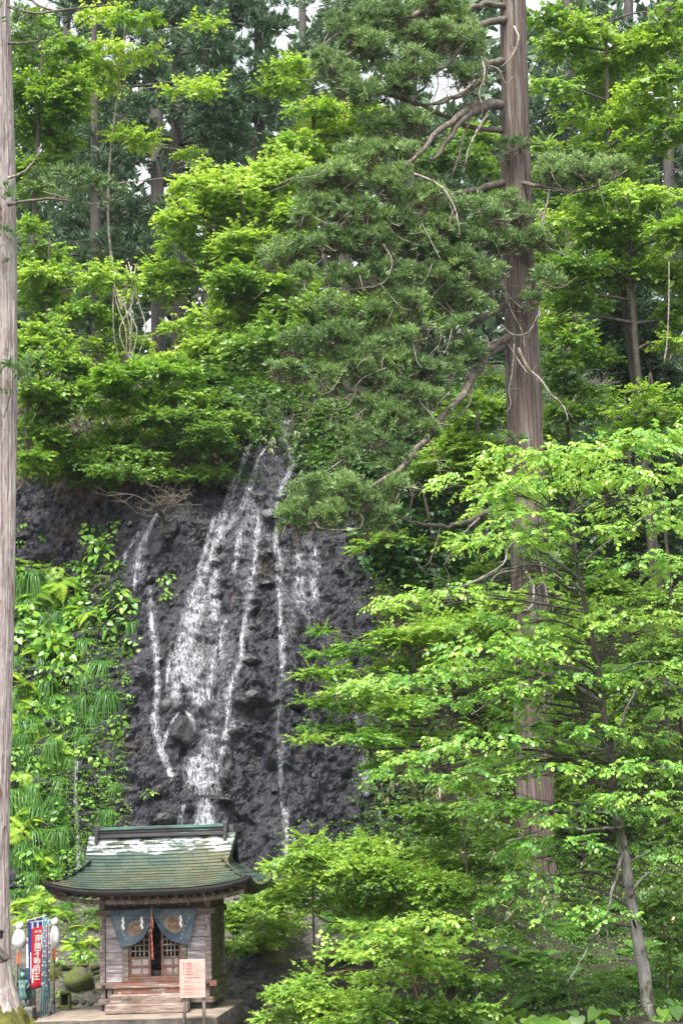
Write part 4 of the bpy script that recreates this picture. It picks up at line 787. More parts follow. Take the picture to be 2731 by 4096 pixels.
for k, ch in enumerate('南無不動明王'):
    o = text_mesh('lettering', ch, .150, MT['banwhite'], bn, on_banner(.58 - .012 * k, .245 + k * .128, .014), (math.pi / 2, 0, rz_), sx=.92, bold=.003)
for ch, u in (('奉', .38), ('納', .72)): text_mesh('lettering', ch, .06, MT['banwhite'], bn, on_banner(u, .105), (math.pi / 2, 0, rz_), bold=.002)
for u0, u1, v0, v1, nm in ((.07, .22, .70, .78, 'white_print'), (.07, .22, .80, .94, 'white_print'), (.86, .93, .12, .34, 'white_print')):
    m = MB(); m.grid(np.array([[on_banner(u, v, .006) for u in np.linspace(u0, u1, 3)] for v in np.linspace(v0, v1, 6)])); m.build(nm, MT['banwhite'], bn)
# white banner with brushed writing, behind
q = [C2(412, 612, 38.6), C2(468, 612, 38.6), C2(478, 1165, 38.6), C2(426, 1150, 38.6)]
wb = thing('white_banner', 'narrow white banner with black brush writing left of the blue banner', 'banner', q[0], 'prayer banners', world=True)
Gw = np.array([[(q[0] * (1 - u) + q[1] * u) * (1 - v) + (q[3] * (1 - u) + q[2] * u) * v + np.array([0, .03 * math.sin(v * 5), 0]) for u in np.linspace(0, 1, 6)] for v in np.linspace(0, 1, 24)])
o = MB().grid(Gw).build('cloth', MT['banwhite'], wb, True); o.modifiers.new('thick', 'SOLIDIFY').thickness = .003
for k, ch in enumerate('おんかかかび'): text_mesh('lettering', ch, .075, MT['inkblack'], wb, tuple(Gw[2 + k * 4 - (k > 3), 3] + np.array([0, -.012, -.03])), bold=.0005)
a = C2(425, 600, 38.6); MB().tube([C2(410, 598, 38.6), C2(560, 585, 38.6)], .007, 6).build('cross_arm', MT['polewhite'], wb)
m = MB(); c0 = C2(545, 1560, 38.6); g0 = ground_at(c0); m.tube([(c0[0], c0[1], g0 - .1), C2(556, 570, 38.6)], .011, 6); m.build('pole', MT['teal'], wb)
# lanterns wrapped in white plastic on bamboo poles
def wrapped_lantern(lab, top, mid, low, pole_b, hw, hh, ball, plq, stand, d, seed):
    """pixels in the crop: centre of head ball, centre of the bag, foot of the bag, foot of the pole."""
    ft = C2(*pole_b, d); t = thing('wrapped_lantern', lab, 'lantern', ft, 'two wrapped lanterns', world=True)
    cb, cm, cl = C2(*top, d), C2(*mid, d), C2(*low, d); H1 = sz(hh, d); W1 = sz(hw, d); B = sz(ball, d)
    prof = [(.02, -H1 * 1.06), (.05, -H1 * 1.0), (W1 * .62, -H1 * .86), (W1 * .95, -H1 * .55), (W1, -H1 * .2), (W1 * .92, H1 * .15), (W1 * .74, H1 * .55), (W1 * .55, H1 * .85), (B * .66, H1 * 1.0)]
    z0 = H1 * 1.0; prof += [(B * .60, z0 + B * .10), (B * .98, z0 + B * .45), (B * 1.02, z0 + B * .9), (B * .85, z0 + B * 1.4), (B * .5, z0 + B * 1.75), (.012, z0 + B * 1.85)]
    m = MB(); m.lathe(prof, 36, c=tuple(cm), disp=lambda v: .045 * fbm(np.c_[np.arctan2(v[:, 1], v[:, 0]) * 2.2, v[:, 2] * 7, seed + 0 * v[:, 0]], 3) + .05 * np.abs(vnoise(np.c_[np.arctan2(v[:, 1], v[:, 0]) * 3.3, v[:, 2] * 4, seed + 0 * v[:, 0]], 6)) - .04)
    m.build('plastic_wrap', MT['plastic'], t, True)
    m = MB(); m.lathe([(B * .68, z0 - .012), (B * .72, z0), (B * .66, z0 + .014)], 20, c=tuple(cm)); m.build('tie', MT['straw'], t)
    hang = cl - np.array([0, 0, .02]); m = MB(); m.lathe([(.012, -.10), (.034, -.06), (.028, .0), (.04, .06)], 12, c=tuple(cl), disp=lambda v: .1 * vnoise(v * 30, 3)); m.build('wrap_tail', MT['plastic'], t, True)
    m = MB(); m.tube(smooth_path([ft - np.array([0, 0, .08]), (ft + cl) / 2 + np.array([.006, 0, 0]), cl], 12), [.024] * 12, 8); m.build('pole', MT['bamboo'], t, True)
    for v in (.25, .5, .72): c = ft + (cl - ft) * v; m = MB(); m.lathe([(.024, -.008), (.029, 0), (.024, .008)], 8, c=tuple(c)); m.build('bamboo_node', MT['bamboo'], t)
    a, b_ = C2(plq[0], plq[1], d - .05), C2(plq[2], plq[3], d - .05); m = MB(); m.bbox((a[0], a[1] - .012, b_[2]), (b_[0], a[1] + .006, a[2]), e=.003); pq = m.build('plaque', MT['plaque'], t)
    m = MB(); rs = np.random.default_rng(seed)
    for k in range(8): zc = a[2] - (a[2] - b_[2]) * (.08 + .11 * k); xc = (a[0] + b_[0]) / 2; m.box((xc - .014 * rs.uniform(.5, 1), a[1] - .0135, zc - .014), (xc + .014 * rs.uniform(.4, 1), a[1] - .0122, zc))
    m.build('writing', MT['ink'], pq)
    s0, s1 = C2(stand[0], stand[3], d + .1), C2(stand[2], stand[1], d + .1); g0 = min(s0[2], ground_at(s0)) - .05; ww = (s1[0] - s0[0]) / 2; cx = (s0[0] + s1[0]) / 2
    o = MB().bbox((-ww, -ww, 0), (ww, ww, s1[2] - g0), e=.014).build('stone_post', MT['granite']); o.location = (cx, s0[1] + .02, g0); tag(o, lab_st[seed], 'stone post', 'stone posts in the yard')
lab_st = {1: 'grey stone post at the foot of the left wrapped lantern, beside the bronze statue', 2: 'grey stone post at the foot of the right wrapped lantern, behind the pole stands'}
wrapped_lantern('white plastic wrapped lantern left of the banners, on a bamboo pole with orange plaque', (325, 400), (310, 610), (295, 775), (243, 1470), 116, 148, 57, (266, 812, 334, 1000), (192, 1460, 277, 1620), 37.2, 1)
wrapped_lantern('white plastic wrapped lantern right of the banners, on a bamboo pole with orange plaque', (852, 335), (868, 570), (855, 745), (842, 1565), 84, 168, 60, (818, 757, 886, 940), (800, 1560, 868, 1700), 38.0, 2)
# the bronze guardian statue on its pedestal
d = 38.0; cs = C2(365, 1650, d); st = thing('bronze_statue', 'small green bronze guardian statue with flame backing on a stone pedestal by the lanterns', 'statue', cs, world=True)
hS = sz(1650 - 1190, d)
def skin_body(name, edges_pts, parent, mt, root=0, sub=1):
    """edges_pts: list of chains; each chain is [(x,y,z,r), ...]; chains that start on an earlier point share it."""
    vs = []; es = []; rad = []
    def idx(p):
        for i, q in enumerate(vs):
            if abs(q[0] - p[0]) + abs(q[1] - p[1]) + abs(q[2] - p[2]) < 1e-5: return i
        vs.append(p[:3]); rad.append(p[3]); return len(vs) - 1
    for ch in edges_pts:
        for a, b_ in zip(ch[:-1], ch[1:]): es.append((idx(a), idx(b_)))
    me = bpy.data.meshes.new(name); me.from_pydata(vs, es, []); o = bpy.data.objects.new(name, me); COL.objects.link(o)
    sk_ = o.modifiers.new('skin', 'SKIN'); ss_ = o.modifiers.new('sub', 'SUBSURF'); ss_.levels = ss_.render_levels = sub
    for i, r in enumerate(rad): me.skin_vertices[0].data[i].radius = (r, r * .9); me.skin_vertices[0].data[i].use_root = (i == root)
    dg = bpy.context.evaluated_depsgraph_get(); dg.update(); m2 = bpy.data.meshes.new_from_object(o.evaluated_get(dg)); bpy.data.objects.remove(o); m2.name = name
    m2.materials.clear(); m2.materials.append(mt); m2.polygons.foreach_set('use_smooth', [True] * len(m2.polygons)); return link(name, m2, parent)
def rel(x, y, z, r): return (cs[0] + x * hS, cs[1] + y * hS, cs[2] + z * hS, r * hS)
pel = rel(0, 0, .46, .115)
body = [[pel, rel(0, 0, .60, .115), rel(0, -.01, .74, .125), rel(0, -.01, .82, .05), rel(0, -.03, .91, .075), rel(0, -.02, .98, .06)],
        [rel(0, -.01, .74, .125), rel(-.15, 0, .77, .05), rel(-.21, -.02, .62, .042), rel(-.17, -.12, .52, .035), rel(-.13, -.16, .56, .03)],
        [rel(0, -.01, .74, .125), rel(.15, 0, .77, .05), rel(.21, -.02, .62, .042), rel(.16, -.11, .54, .035), rel(.10, -.15, .60, .03)],
        [pel, rel(-.075, 0, .36, .08), rel(-.10, -.01, .20, .05), rel(-.11, 0, .04, .036), rel(-.13, -.08, .02, .03)],
        [pel, rel(.075, 0, .36, .08), rel(.10, -.01, .20, .05), rel(.11, 0, .04, .036), rel(.13, -.08, .02, .03)]]
skin_body('figure', body, st, MT['bronze'], 0)
m = MB(); m.lathe([(.125 * hS, .62 * hS), (.135 * hS, .50 * hS), (.16 * hS, .36 * hS), (.20 * hS, .20 * hS), (.19 * hS, .18 * hS), (.05 * hS, .30 * hS)], 28, c=tuple(cs), disp=lambda v: .12 * np.sin(np.arctan2(v[:, 1] - 0, v[:, 0]) * 9 + v[:, 2] * 12)); m.build('robe', MT['bronze'], st, True)
m = MB(); m.tube([rel(.10, -.17, .55, 0)[:3], rel(.10, -.19, .95, 0)[:3]], [.016 * hS, .006 * hS], 6); m.build('sword', MT['bronze'], st)
for (ex, ) in ((-.026,), (.026,)):
    m = MB(); m.lathe([(.002, -.012 * hS), (.012 * hS, 0), (.002, .012 * hS)], 8, c=rel(ex, -.095, .925, 0)[:3]); m.build('eye', MT['bronze'], st, True)
m = MB(); m.lathe([(.004, .02 * hS), (.014 * hS, -.01 * hS), (.016 * hS, -.02 * hS)], 8, c=rel(0, -.105, .905, 0)[:3]); m.build('nose', MT['bronze'], st, True)
m = MB(); m.lathe([(.085 * hS, .90 * hS), (.098 * hS, .96 * hS), (.07 * hS, 1.02 * hS), (.03 * hS, 1.06 * hS)], 16, c=(cs[0], cs[1], cs[2]), disp=lambda v: .08 * vnoise(v * 60, 2)); m.build('hair', MT['bronze'], st, True)
fl = MB(); pts = []
for a in np.linspace(-2.3, 2.3, 60): rr = (.34 + .055 * abs(math.sin(a * 5)) + .05 * max(0, math.cos(a))) * hS; pts.append((cs[0] + math.sin(a) * rr, cs[1] + .13 * hS, cs[2] + .58 * hS + math.cos(a) * rr * 1.45))
n = len(pts); pts2 = [(p[0], p[1] + .045 * hS, p[2]) for p in pts]; fl.add(np.array(pts + pts2), [tuple(range(n)), tuple(range(2 * n - 1, n - 1, -1))] + [(i, i + 1, n + i + 1, n + i) for i in range(n - 1)]); fl.build('flame_backing', MT['bronze'], st)
rv, rf = rock_verts(2, 1, 77, sq=(.30 * hS, .22 * hS, .07 * hS)); MB().add(rv + cs + np.array([0, 0, -.035 * hS]), rf).build('rock_base', MT['bronze'], st)
pdz = ground_at(cs); o = MB().bbox((-.24, -.2, 0), (.24, .22, max(.12, cs[2] - .045 - pdz + .1)), e=.02).build('statue_pedestal', MT['granite']); o.location = (cs[0], cs[1], min(pdz, cs[2] - .2) - .1 + .0); tag(o, 'dressed stone pedestal under the green bronze statue', 'pedestal')
o.location.z = cs[2] - .05 * hS - max(.12, cs[2] - .045 - pdz + .1)
# dark plank post behind the statue
c = C2(508, 1690, 38.4); o = MB().bbox((-.07, -.05, 0), (.07, .05, sz(310, 38.4) + .1), e=.01).build('wooden_post', MT['signpost']); o.location = (c[0], c[1], c[2] - .1); tag(o, 'squat dark wooden post standing between the bronze statue and the banner poles', 'post')
# incense burner with a small black roof
d = 35.8; c = C2(195, 1960, d); g0 = c[2]; ib = thing('incense_burner', 'round incense bowl under a small black hipped roof at the lower left corner', 'incense burner', (c[0], c[1], g0 - .2), world=True)
rw, rh = sz(170, d), sz(75, d); zt = C2(195, 1690, d)[2]
m = MB(); rr = [(-rw, -rw * .7), (rw, -rw * .7), (rw, rw * .7), (-rw, rw * .7)]
v = [(c[0] + a, c[1] + b_, zt) for a, b_ in rr] + [(c[0] + a, c[1] + b_, zt - .018) for a, b_ in rr] + [(c[0] - rw * .25, c[1], zt + rh), (c[0] + rw * .25, c[1], zt + rh)]
m.add(v, [(0, 1, 9, 8), (1, 2, 9), (2, 3, 8, 9), (3, 0, 8), (0, 4, 5, 1), (1, 5, 6, 2), (2, 6, 7, 3), (3, 7, 4, 0), (7, 6, 5, 4)]); m.build('roof', MT['black'], ib)
for a in (-.72, .72):
    for b_ in (-.5, .5): m = MB(); m.tube([(c[0] + rw * a, c[1] + rw * b_, zt), (c[0] + rw * a, c[1] + rw * b_, g0 - .25)], .011, 8); m.build('leg', MT['black'] if b_ > 0 else MT['granite'], ib)
m = MB(); m.lathe([(.05, -.06), (.11, -.05), (.16, .0), (.175, .06), (.18, .075), (.165, .078), (.14, .05)], 24, c=(c[0], c[1], C2(195, 1915, d)[2])); m.build('bowl', MT['granite'], ib, True)
m = MB(); m.bbox((c[0] - rw * .7, c[1] - rw * .45, C2(195, 1985, d)[2] - .06), (c[0] + rw * .7, c[1] + rw * .45, C2(195, 1985, d)[2]), e=.01); m.build('shelf', MT['granite'], ib)
# stone posts, stone niche, boulders
for (x0, y0, x1, y1, dd, lab) in ((435, 1705, 523, 1870, 37.0, 'short square stone post with a worn carved face, right of the incense burner'), (-30, 1760, 95, 1960, 37.0, 'stone post at the left picture edge behind the incense burner')):
    a, b_ = C2(x0, y1, dd), C2(x1, y0, dd); ww = (b_[0] - a[0]) / 2; o = MB().bbox((-ww, -ww, 0), (ww, ww, b_[2] - a[2] + .1), e=.014).build('stone_post', MT['granite']); o.location = ((a[0] + b_[0]) / 2, a[1], a[2] - .1); tag(o, lab, 'stone post', 'stone posts in the yard')
d = 37.6; a, b_ = C2(942, 1690, d), C2(1115, 1425, d); cx = (a[0] + b_[0]) / 2; w2_ = (b_[0] - a[0]) / 2; hh = b_[2] - a[2]
nz_ = thing('stone_niche', 'mossy hollow stone lantern box standing left of the shrine slab', 'stone lantern', (cx, a[1], a[2]), world=True)
m = MB(); y_ = a[1]
for s_ in (-1, 1): m.bbox((cx + s_ * w2_ * .78 - w2_ * .2, y_ - .12, a[2]), (cx + s_ * w2_ * .78 + w2_ * .2, y_ + .12, a[2] + hh * .80), e=.015)
m.bbox((cx - w2_, y_ - .13, a[2] - .08), (cx + w2_, y_ + .13, a[2] + hh * .16), e=.02); m.build('box', MT['mossstone'], nz_)
m = MB(); m.bbox((cx - w2_ * 1.02, y_ - .15, a[2] + hh * .80), (cx + w2_ * 1.02, y_ + .15, a[2] + hh), e=.035); m.build('cap', MT['moss'], nz_)
MB().bbox((cx - w2_ * .6, y_ + .09, a[2] + hh * .16), (cx + w2_ * .6, y_ + .11, a[2] + hh * .8)).build('back_slab', MT['inside'], nz_)
for k, (px, py, hw_, hh_, dd, mm, lab) in enumerate(((1265, 1270, 250, 205, 39.6, 'mossstone', 'largest mossy boulder left of the shrine'), (860, 1190, 120, 170, 40.0, 'moss', 'yellow green moss covered boulder behind the right wrapped lantern'), (1040, 1040, 105, 45, 40.3, 'mossstone', 'flat mossy stone on top of the boulders left of the shrine'), (1310, 1025, 80, 45, 40.2, 'moss', 'small round mossy stone above the largest boulder'), (1500, 1060, 90, 60, 40.0, 'moss', 'mossy stone against the left wall corner of the shrine'),
        (1180, 1600, 62, 48, 37.8, 'stone', 'round wet dark stone beside the mossy niche'), (1320, 1610, 60, 40, 38.2, 'stone', 'wet dark stone left of the slab, nearer the shrine'), (1420, 1630, 50, 34, 38.0, 'stone', 'small dark stone at the shrine slab corner'), (960, 1855, 60, 36, 37.2, 'stone', 'dark stone in front of the slab corner'), (1060, 1720, 40, 26, 37.3, 'stone', 'small glossy stone in front of the mossy niche'), (180, 1830, 60, 42, 37.2, 'moss', 'mossy stone behind the incense bowl'), (380, 1820, 70, 40, 37.5, 'stone', 'dark stone below the statue pedestal'), (270, 1780, 60, 50, 37.8, 'stone', 'dark stone left of the statue pedestal'), (820, 1910, 40, 22, 36.8, 'stone', 'small flat stone in front of the row of concrete stands'))):
    c = C2(px, py, dd); v, f = rock_verts(3, 1, 500 + k, .6, sq=(sz(hw_, dd), sz(min(hw_, hh_ * 1.4), dd), sz(hh_, dd))); o = MB().add(v, f).build('boulder' if k < 5 else 'stone', MT[mm], smooth=True); o.location = Vector(c); tag(o, lab, 'rock', 'stones in the left yard')
# small roofed notice shelter whose eave enters at the left edge
d = 33.0; a, b_, c_ = C2(-150, 640, d), C2(112, 920, d), C2(60, 1025, d); ns = thing('shelter', 'brown wooden notice shelter with a sloping board roof cut by the left picture edge', 'shelter', C2(-140, 1500, d), world=True)
m = MB(); n_ = nrm(np.array([-(b_ - a)[2], 0, (b_ - a)[0]])); th = .045; v = []
for y_ in (-.35, .35):
    for p in (a, b_): v += [p + np.array([0, y_, 0]), p + np.array([0, y_, 0]) - n_ * th * 2.2]
m.add(v, [(0, 1, 3, 2), (4, 6, 7, 5), (0, 2, 6, 4), (1, 5, 7, 3), (2, 3, 7, 6), (0, 4, 5, 1)]); m.build('roof_board', MT['signpost'], ns)
m = MB(); m.tube([a + n_ * .01 + np.array([0, -.36, 0]), b_ + n_ * .01 + np.array([0, -.36, 0])], .02, 6); m.build('verge_strip', MT['darkwood'], ns)
pb = C2(-110, 900, d); m = MB(); m.bbox((pb[0] - .06, pb[1] - .06, drop(pb[0], pb[1]) - .2), (pb[0] + .06, pb[1] + .06, pb[2] + .2)); m.build('post', MT['signpost'], ns)
m = MB(); lp = C2(8, 520, d); m.lathe([(.02, -.10), (.05, -.09), (.055, .0), (.075, .035), (.02, .06)], 12, c=tuple(lp)); m.tube([lp + np.array([0, 0, .06]), lp + np.array([-.3, 0, .10])], .012, 6); o = m.build('black_lamp', MT['black']); tag(o, 'small black hanging lamp cut by the left edge before the big trunk', 'lamp')
# ------------------------------------------------------------------ stones of the stream bed right of the shrine and along the foot of the cliff
rs = np.random.default_rng(17); kinds = []
protos = []
for k in range(9):
    v, f = rock_verts(2, 1.0, 900 + k, .8, sq=(1, rs.uniform(.7, 1), rs.uniform(.5, .8))); protos.append((v, f))
me_p = {}
def put_stone(c, s, mm, k, lab, grp):
    key = (k % 9, mm)
    if key not in me_p:
        o = MB().add(*protos[key[0]]).build('stone', MT[mm]); me_p[key] = o.data
    else: o = link('stone', me_p[key])
    o.location = Vector(c); o.scale = (s, s, s); o.rotation_euler = (rs.uniform(-.4, .4), rs.uniform(-.4, .4), rs.uniform(0, 6.28)); tag(o, lab, 'stone', grp); return o
made = 0
big = [(1010, 3640, 26), (985, 3700, 24), (1035, 3700, 20), (1110, 3835, 60), (1000, 3860, 26), (1040, 3905, 24), (955, 3900, 22), (1000, 3935, 22), (1045, 3960, 26), (990, 3985, 24), (1020, 4020, 30), (1075, 4085, 44), (985, 4040, 24), (950, 4062, 22), (925, 4030, 18), (1060, 3770, 26), (960, 3800, 22), (1012, 3782, 22), (1070, 3740, 22), (930, 3960, 18)]
for k, (px, py, r_) in enumerate(big):
    h, n = hit(px, py)
    mm = ['stone', 'stone', 'boulder', 'stonebrown'][k % 4] if k != 3 else 'mossstone'
    put_stone(h, r_ * h[1] / FPX * 1.15, mm, k, ('mossy rounded boulder half hidden by leaves right of the shrine' if k == 3 else 'grey rock at the bottom edge in front of the shrubs' if k == 11 else 'larger %s in the stony bed right of the shrine, %s' % ({'stone': 'grey stone', 'boulder': 'black wet stone', 'stonebrown': 'brown stone'}[mm], 'far end' if py < 3760 else 'middle stretch' if py < 3930 else 'near end')), 'stones of the stream bed')
for k in range(260):
    u = rs.random(); px = rs.uniform(870, 1120); py = rs.uniform(3560, 4096)
    if px < 900 and py < 3980: continue
    h, n = hit(px, py)
    if h is None: continue
    l = shl((0, 0, 0)); loc = MSH.inverted() @ Vector(h)
    if -2.0 < loc.x < 1.5 and -1.95 < loc.y < 2.35: continue
    s = rs.uniform(5, 13) * rs.uniform(.7, 1.3) * h[1] / FPX; mm = ['stone', 'stone', 'boulder', 'stonebrown'][rs.integers(0, 4)]; put_stone(h + np.array([0, 0, s * .2]), s, mm, rs.integers(0, 9), 'small %s in the stony bed right of the shrine, %s' % ({'stone': 'grey stone', 'boulder': 'black wet stone', 'stonebrown': 'brown stone'}[mm], 'far end' if py < 3760 else 'middle stretch' if py < 3930 else 'near end'), 'stones of the stream bed')
for k in range(60):
    px = rs.uniform(170, 420); py = rs.uniform(3960, 4096); h, n = hit(px, py)
    if h is None: continue
    loc = MSH.inverted() @ Vector(h)
    if -2.05 < loc.x < 1.5 and -1.95 < loc.y < 2.35: continue
    s = rs.uniform(4, 11) * h[1] / FPX; put_stone(h, s, ['stone', 'boulder', 'mossstone'][rs.integers(0, 3)], rs.integers(0, 9), 'small stone on the mossy ground left of the shrine slab', 'small stones of the left yard')
# ------------------------------------------------------------------ leaves, sprays and tufts
LEAF2 = (np.array([(0, 0, 0), (.5, .42, .05), (1, 0, -.06), (.5, -.42, .05)]), np.array([(0, 2, 1), (0, 3, 2)]))
LEAF4 = (np.array([(0, 0, 0), (.35, .30, .06), (.75, .24, .02), (1, 0, -.10), (.75, -.24, .02), (.35, -.30, .06), (.5, 0, 0)]), np.array([(0, 6, 1), (1, 6, 2), (2, 6, 3), (3, 6, 4), (4, 6, 5), (5, 6, 0)]))
_mp = []
for a, l in ((0, 1.0), (32, .42), (58, .86), (92, .40), (128, .52)): _mp.append((math.cos(R(a)) * l, math.sin(R(a)) * l))
_mv = [(0, 0, 0)] + [(x * .62 + .3, y * .62, -.05 * (x * x + y * y)) for x, y in _mp] + [(x * .62 + .3, -y * .62, -.05 * (x * x + y * y)) for x, y in _mp[:0:-1]]
MAPLE = (np.array([(.3, 0, .03)] + [_mv[k] for k in range(1, len(_mv))]), np.array([(0, k, k % 9 + 1) for k in range(1, 10)]))
HEART = (np.array([(0, 0, 0), (-.14, .24, .05), (.08, .42, .07), (.42, .36, .04), (.75, .16, -.03), (1, 0, -.14), (.75, -.16, -.03), (.42, -.36, .04), (.08, -.42, .07), (-.14, -.24, .05), (.35, 0, -.015), (.72, 0, -.05)]),
         np.array([(0, 10, 2), (0, 2, 1), (2, 10, 3), (3, 10, 11), (3, 11, 4), (4, 11, 5), (5, 11, 6), (6, 11, 7), (7, 11, 10), (7, 10, 8), (8, 10, 0), (8, 0, 9)]))
def frames(X, Z):
    X = nrm(X); Y = nrm(np.cross(Z, X)); Z = np.cross(X, Y); return np.stack([X, Y, Z], -1)          # columns
def leaf_mesh(pos, Rm, s, tm, rnd, wid=1.0):
    V0, T0 = tm; V0 = V0 * np.array([1, wid, 1]); n = len(pos); k = len(V0)
    V = np.einsum('nij,kj->nki', Rm, V0) * np.asarray(s)[:, None, None] + pos[:, None, :]
    T = T0[None] + (np.arange(n) * k)[:, None, None]
    return V.reshape(-1, 3), T.reshape(-1, 3), np.repeat(rnd, k)
def spray_local(k, L, leaf, droop, rs, flat=.25, spread=55):
    t = np.linspace(.12, 1, k); side = np.where(np.arange(k) % 2 == 0, 1, -1); bend = rs.uniform(-.25, .25)
    p = np.stack([L * t, L * bend * t * t, -droop * L * t * t], 1)
    a = np.radians(spread + rs.normal(size=k) * 14) * side * (1 - .75 * (t > .97)); pit = -rs.uniform(.1, .75, k) - droop * .5
    X = np.stack([np.cos(a) * np.cos(pit), np.sin(a) * np.cos(pit), np.sin(pit)], 1); Z = nrm(np.array([0, 0, 1.0]) + rs.normal(size=(k, 3)) * flat)
    return p, frames(X, Z), leaf * rs.uniform(.5, 1.2, k) * (1 - .25 * t), .30 * t + rs.normal(size=k) * .10
def sprays(pos, Rm, s, rs, k=9, L=.4, leaf=.1, droop=.25, nvar=7, flat=.25):
    P_, R_, S_, N_ = [], [], [], []
    var = [spray_local(k, L, leaf, droop, rs, flat) for _ in range(nvar)]; vi = rs.integers(0, nvar, len(pos)); r0 = rs.normal(size=len(pos)) * .13
    for j in range(nvar):
        m = np.where(vi == j)[0]
        if not len(m): continue
        p, Rl, sl_, rl = var[j]
        P_.append((np.einsum('nij,kj->nki', Rm[m], p) * s[m][:, None, None] + pos[m][:, None]).reshape(-1, 3)); R_.append(np.einsum('nij,kjl->nkil', Rm[m], Rl).reshape(-1, 3, 3))
        S_.append((s[m][:, None] * sl_[None]).ravel()); N_.append((r0[m][:, None] + rl[None]).ravel())
    return np.vstack(P_), np.vstack(R_), np.concatenate(S_), np.concatenate(N_)
def pad_points(c, r, n, rs, hollow=.45, low=-.35):
    d = nrm(rs.normal(size=(n * 3, 3))); d = d[d[:, 2] > low][:n]
    rad = hollow + (1 - hollow) * rs.random(len(d)) ** .6
    return c + d * rad[:, None] * np.array(r) * (1 + .18 * fbm(d * 2.1 + c, 2)[:, None]), d
def spray_frames(d, rs, tilt=.15, wob=.45):
    o = d * np.array([1, 1, .35]) + rs.normal(size=d.shape) * wob; o[:, 2] = o[:, 2] * .5 + tilt
    Z = nrm(np.array([0, 0, 1.0]) + rs.normal(size=d.shape) * .22); return frames(o, Z)
def limb_to(m, a, b, r0, r1, rs, sag=.0, seg=6, n=9, wob=.06):
    a = np.asarray(a); b = np.asarray(b); L = np.linalg.norm(b - a); mid = (a + b) / 2 + rs.normal(size=3) * L * wob + np.array([0, 0, sag * L])
    p = smooth_path([a, mid, b], n); m.tube(p, np.linspace(r0, r1, n), seg, cap=False); return p
CM = 2.7; LM = 1.12
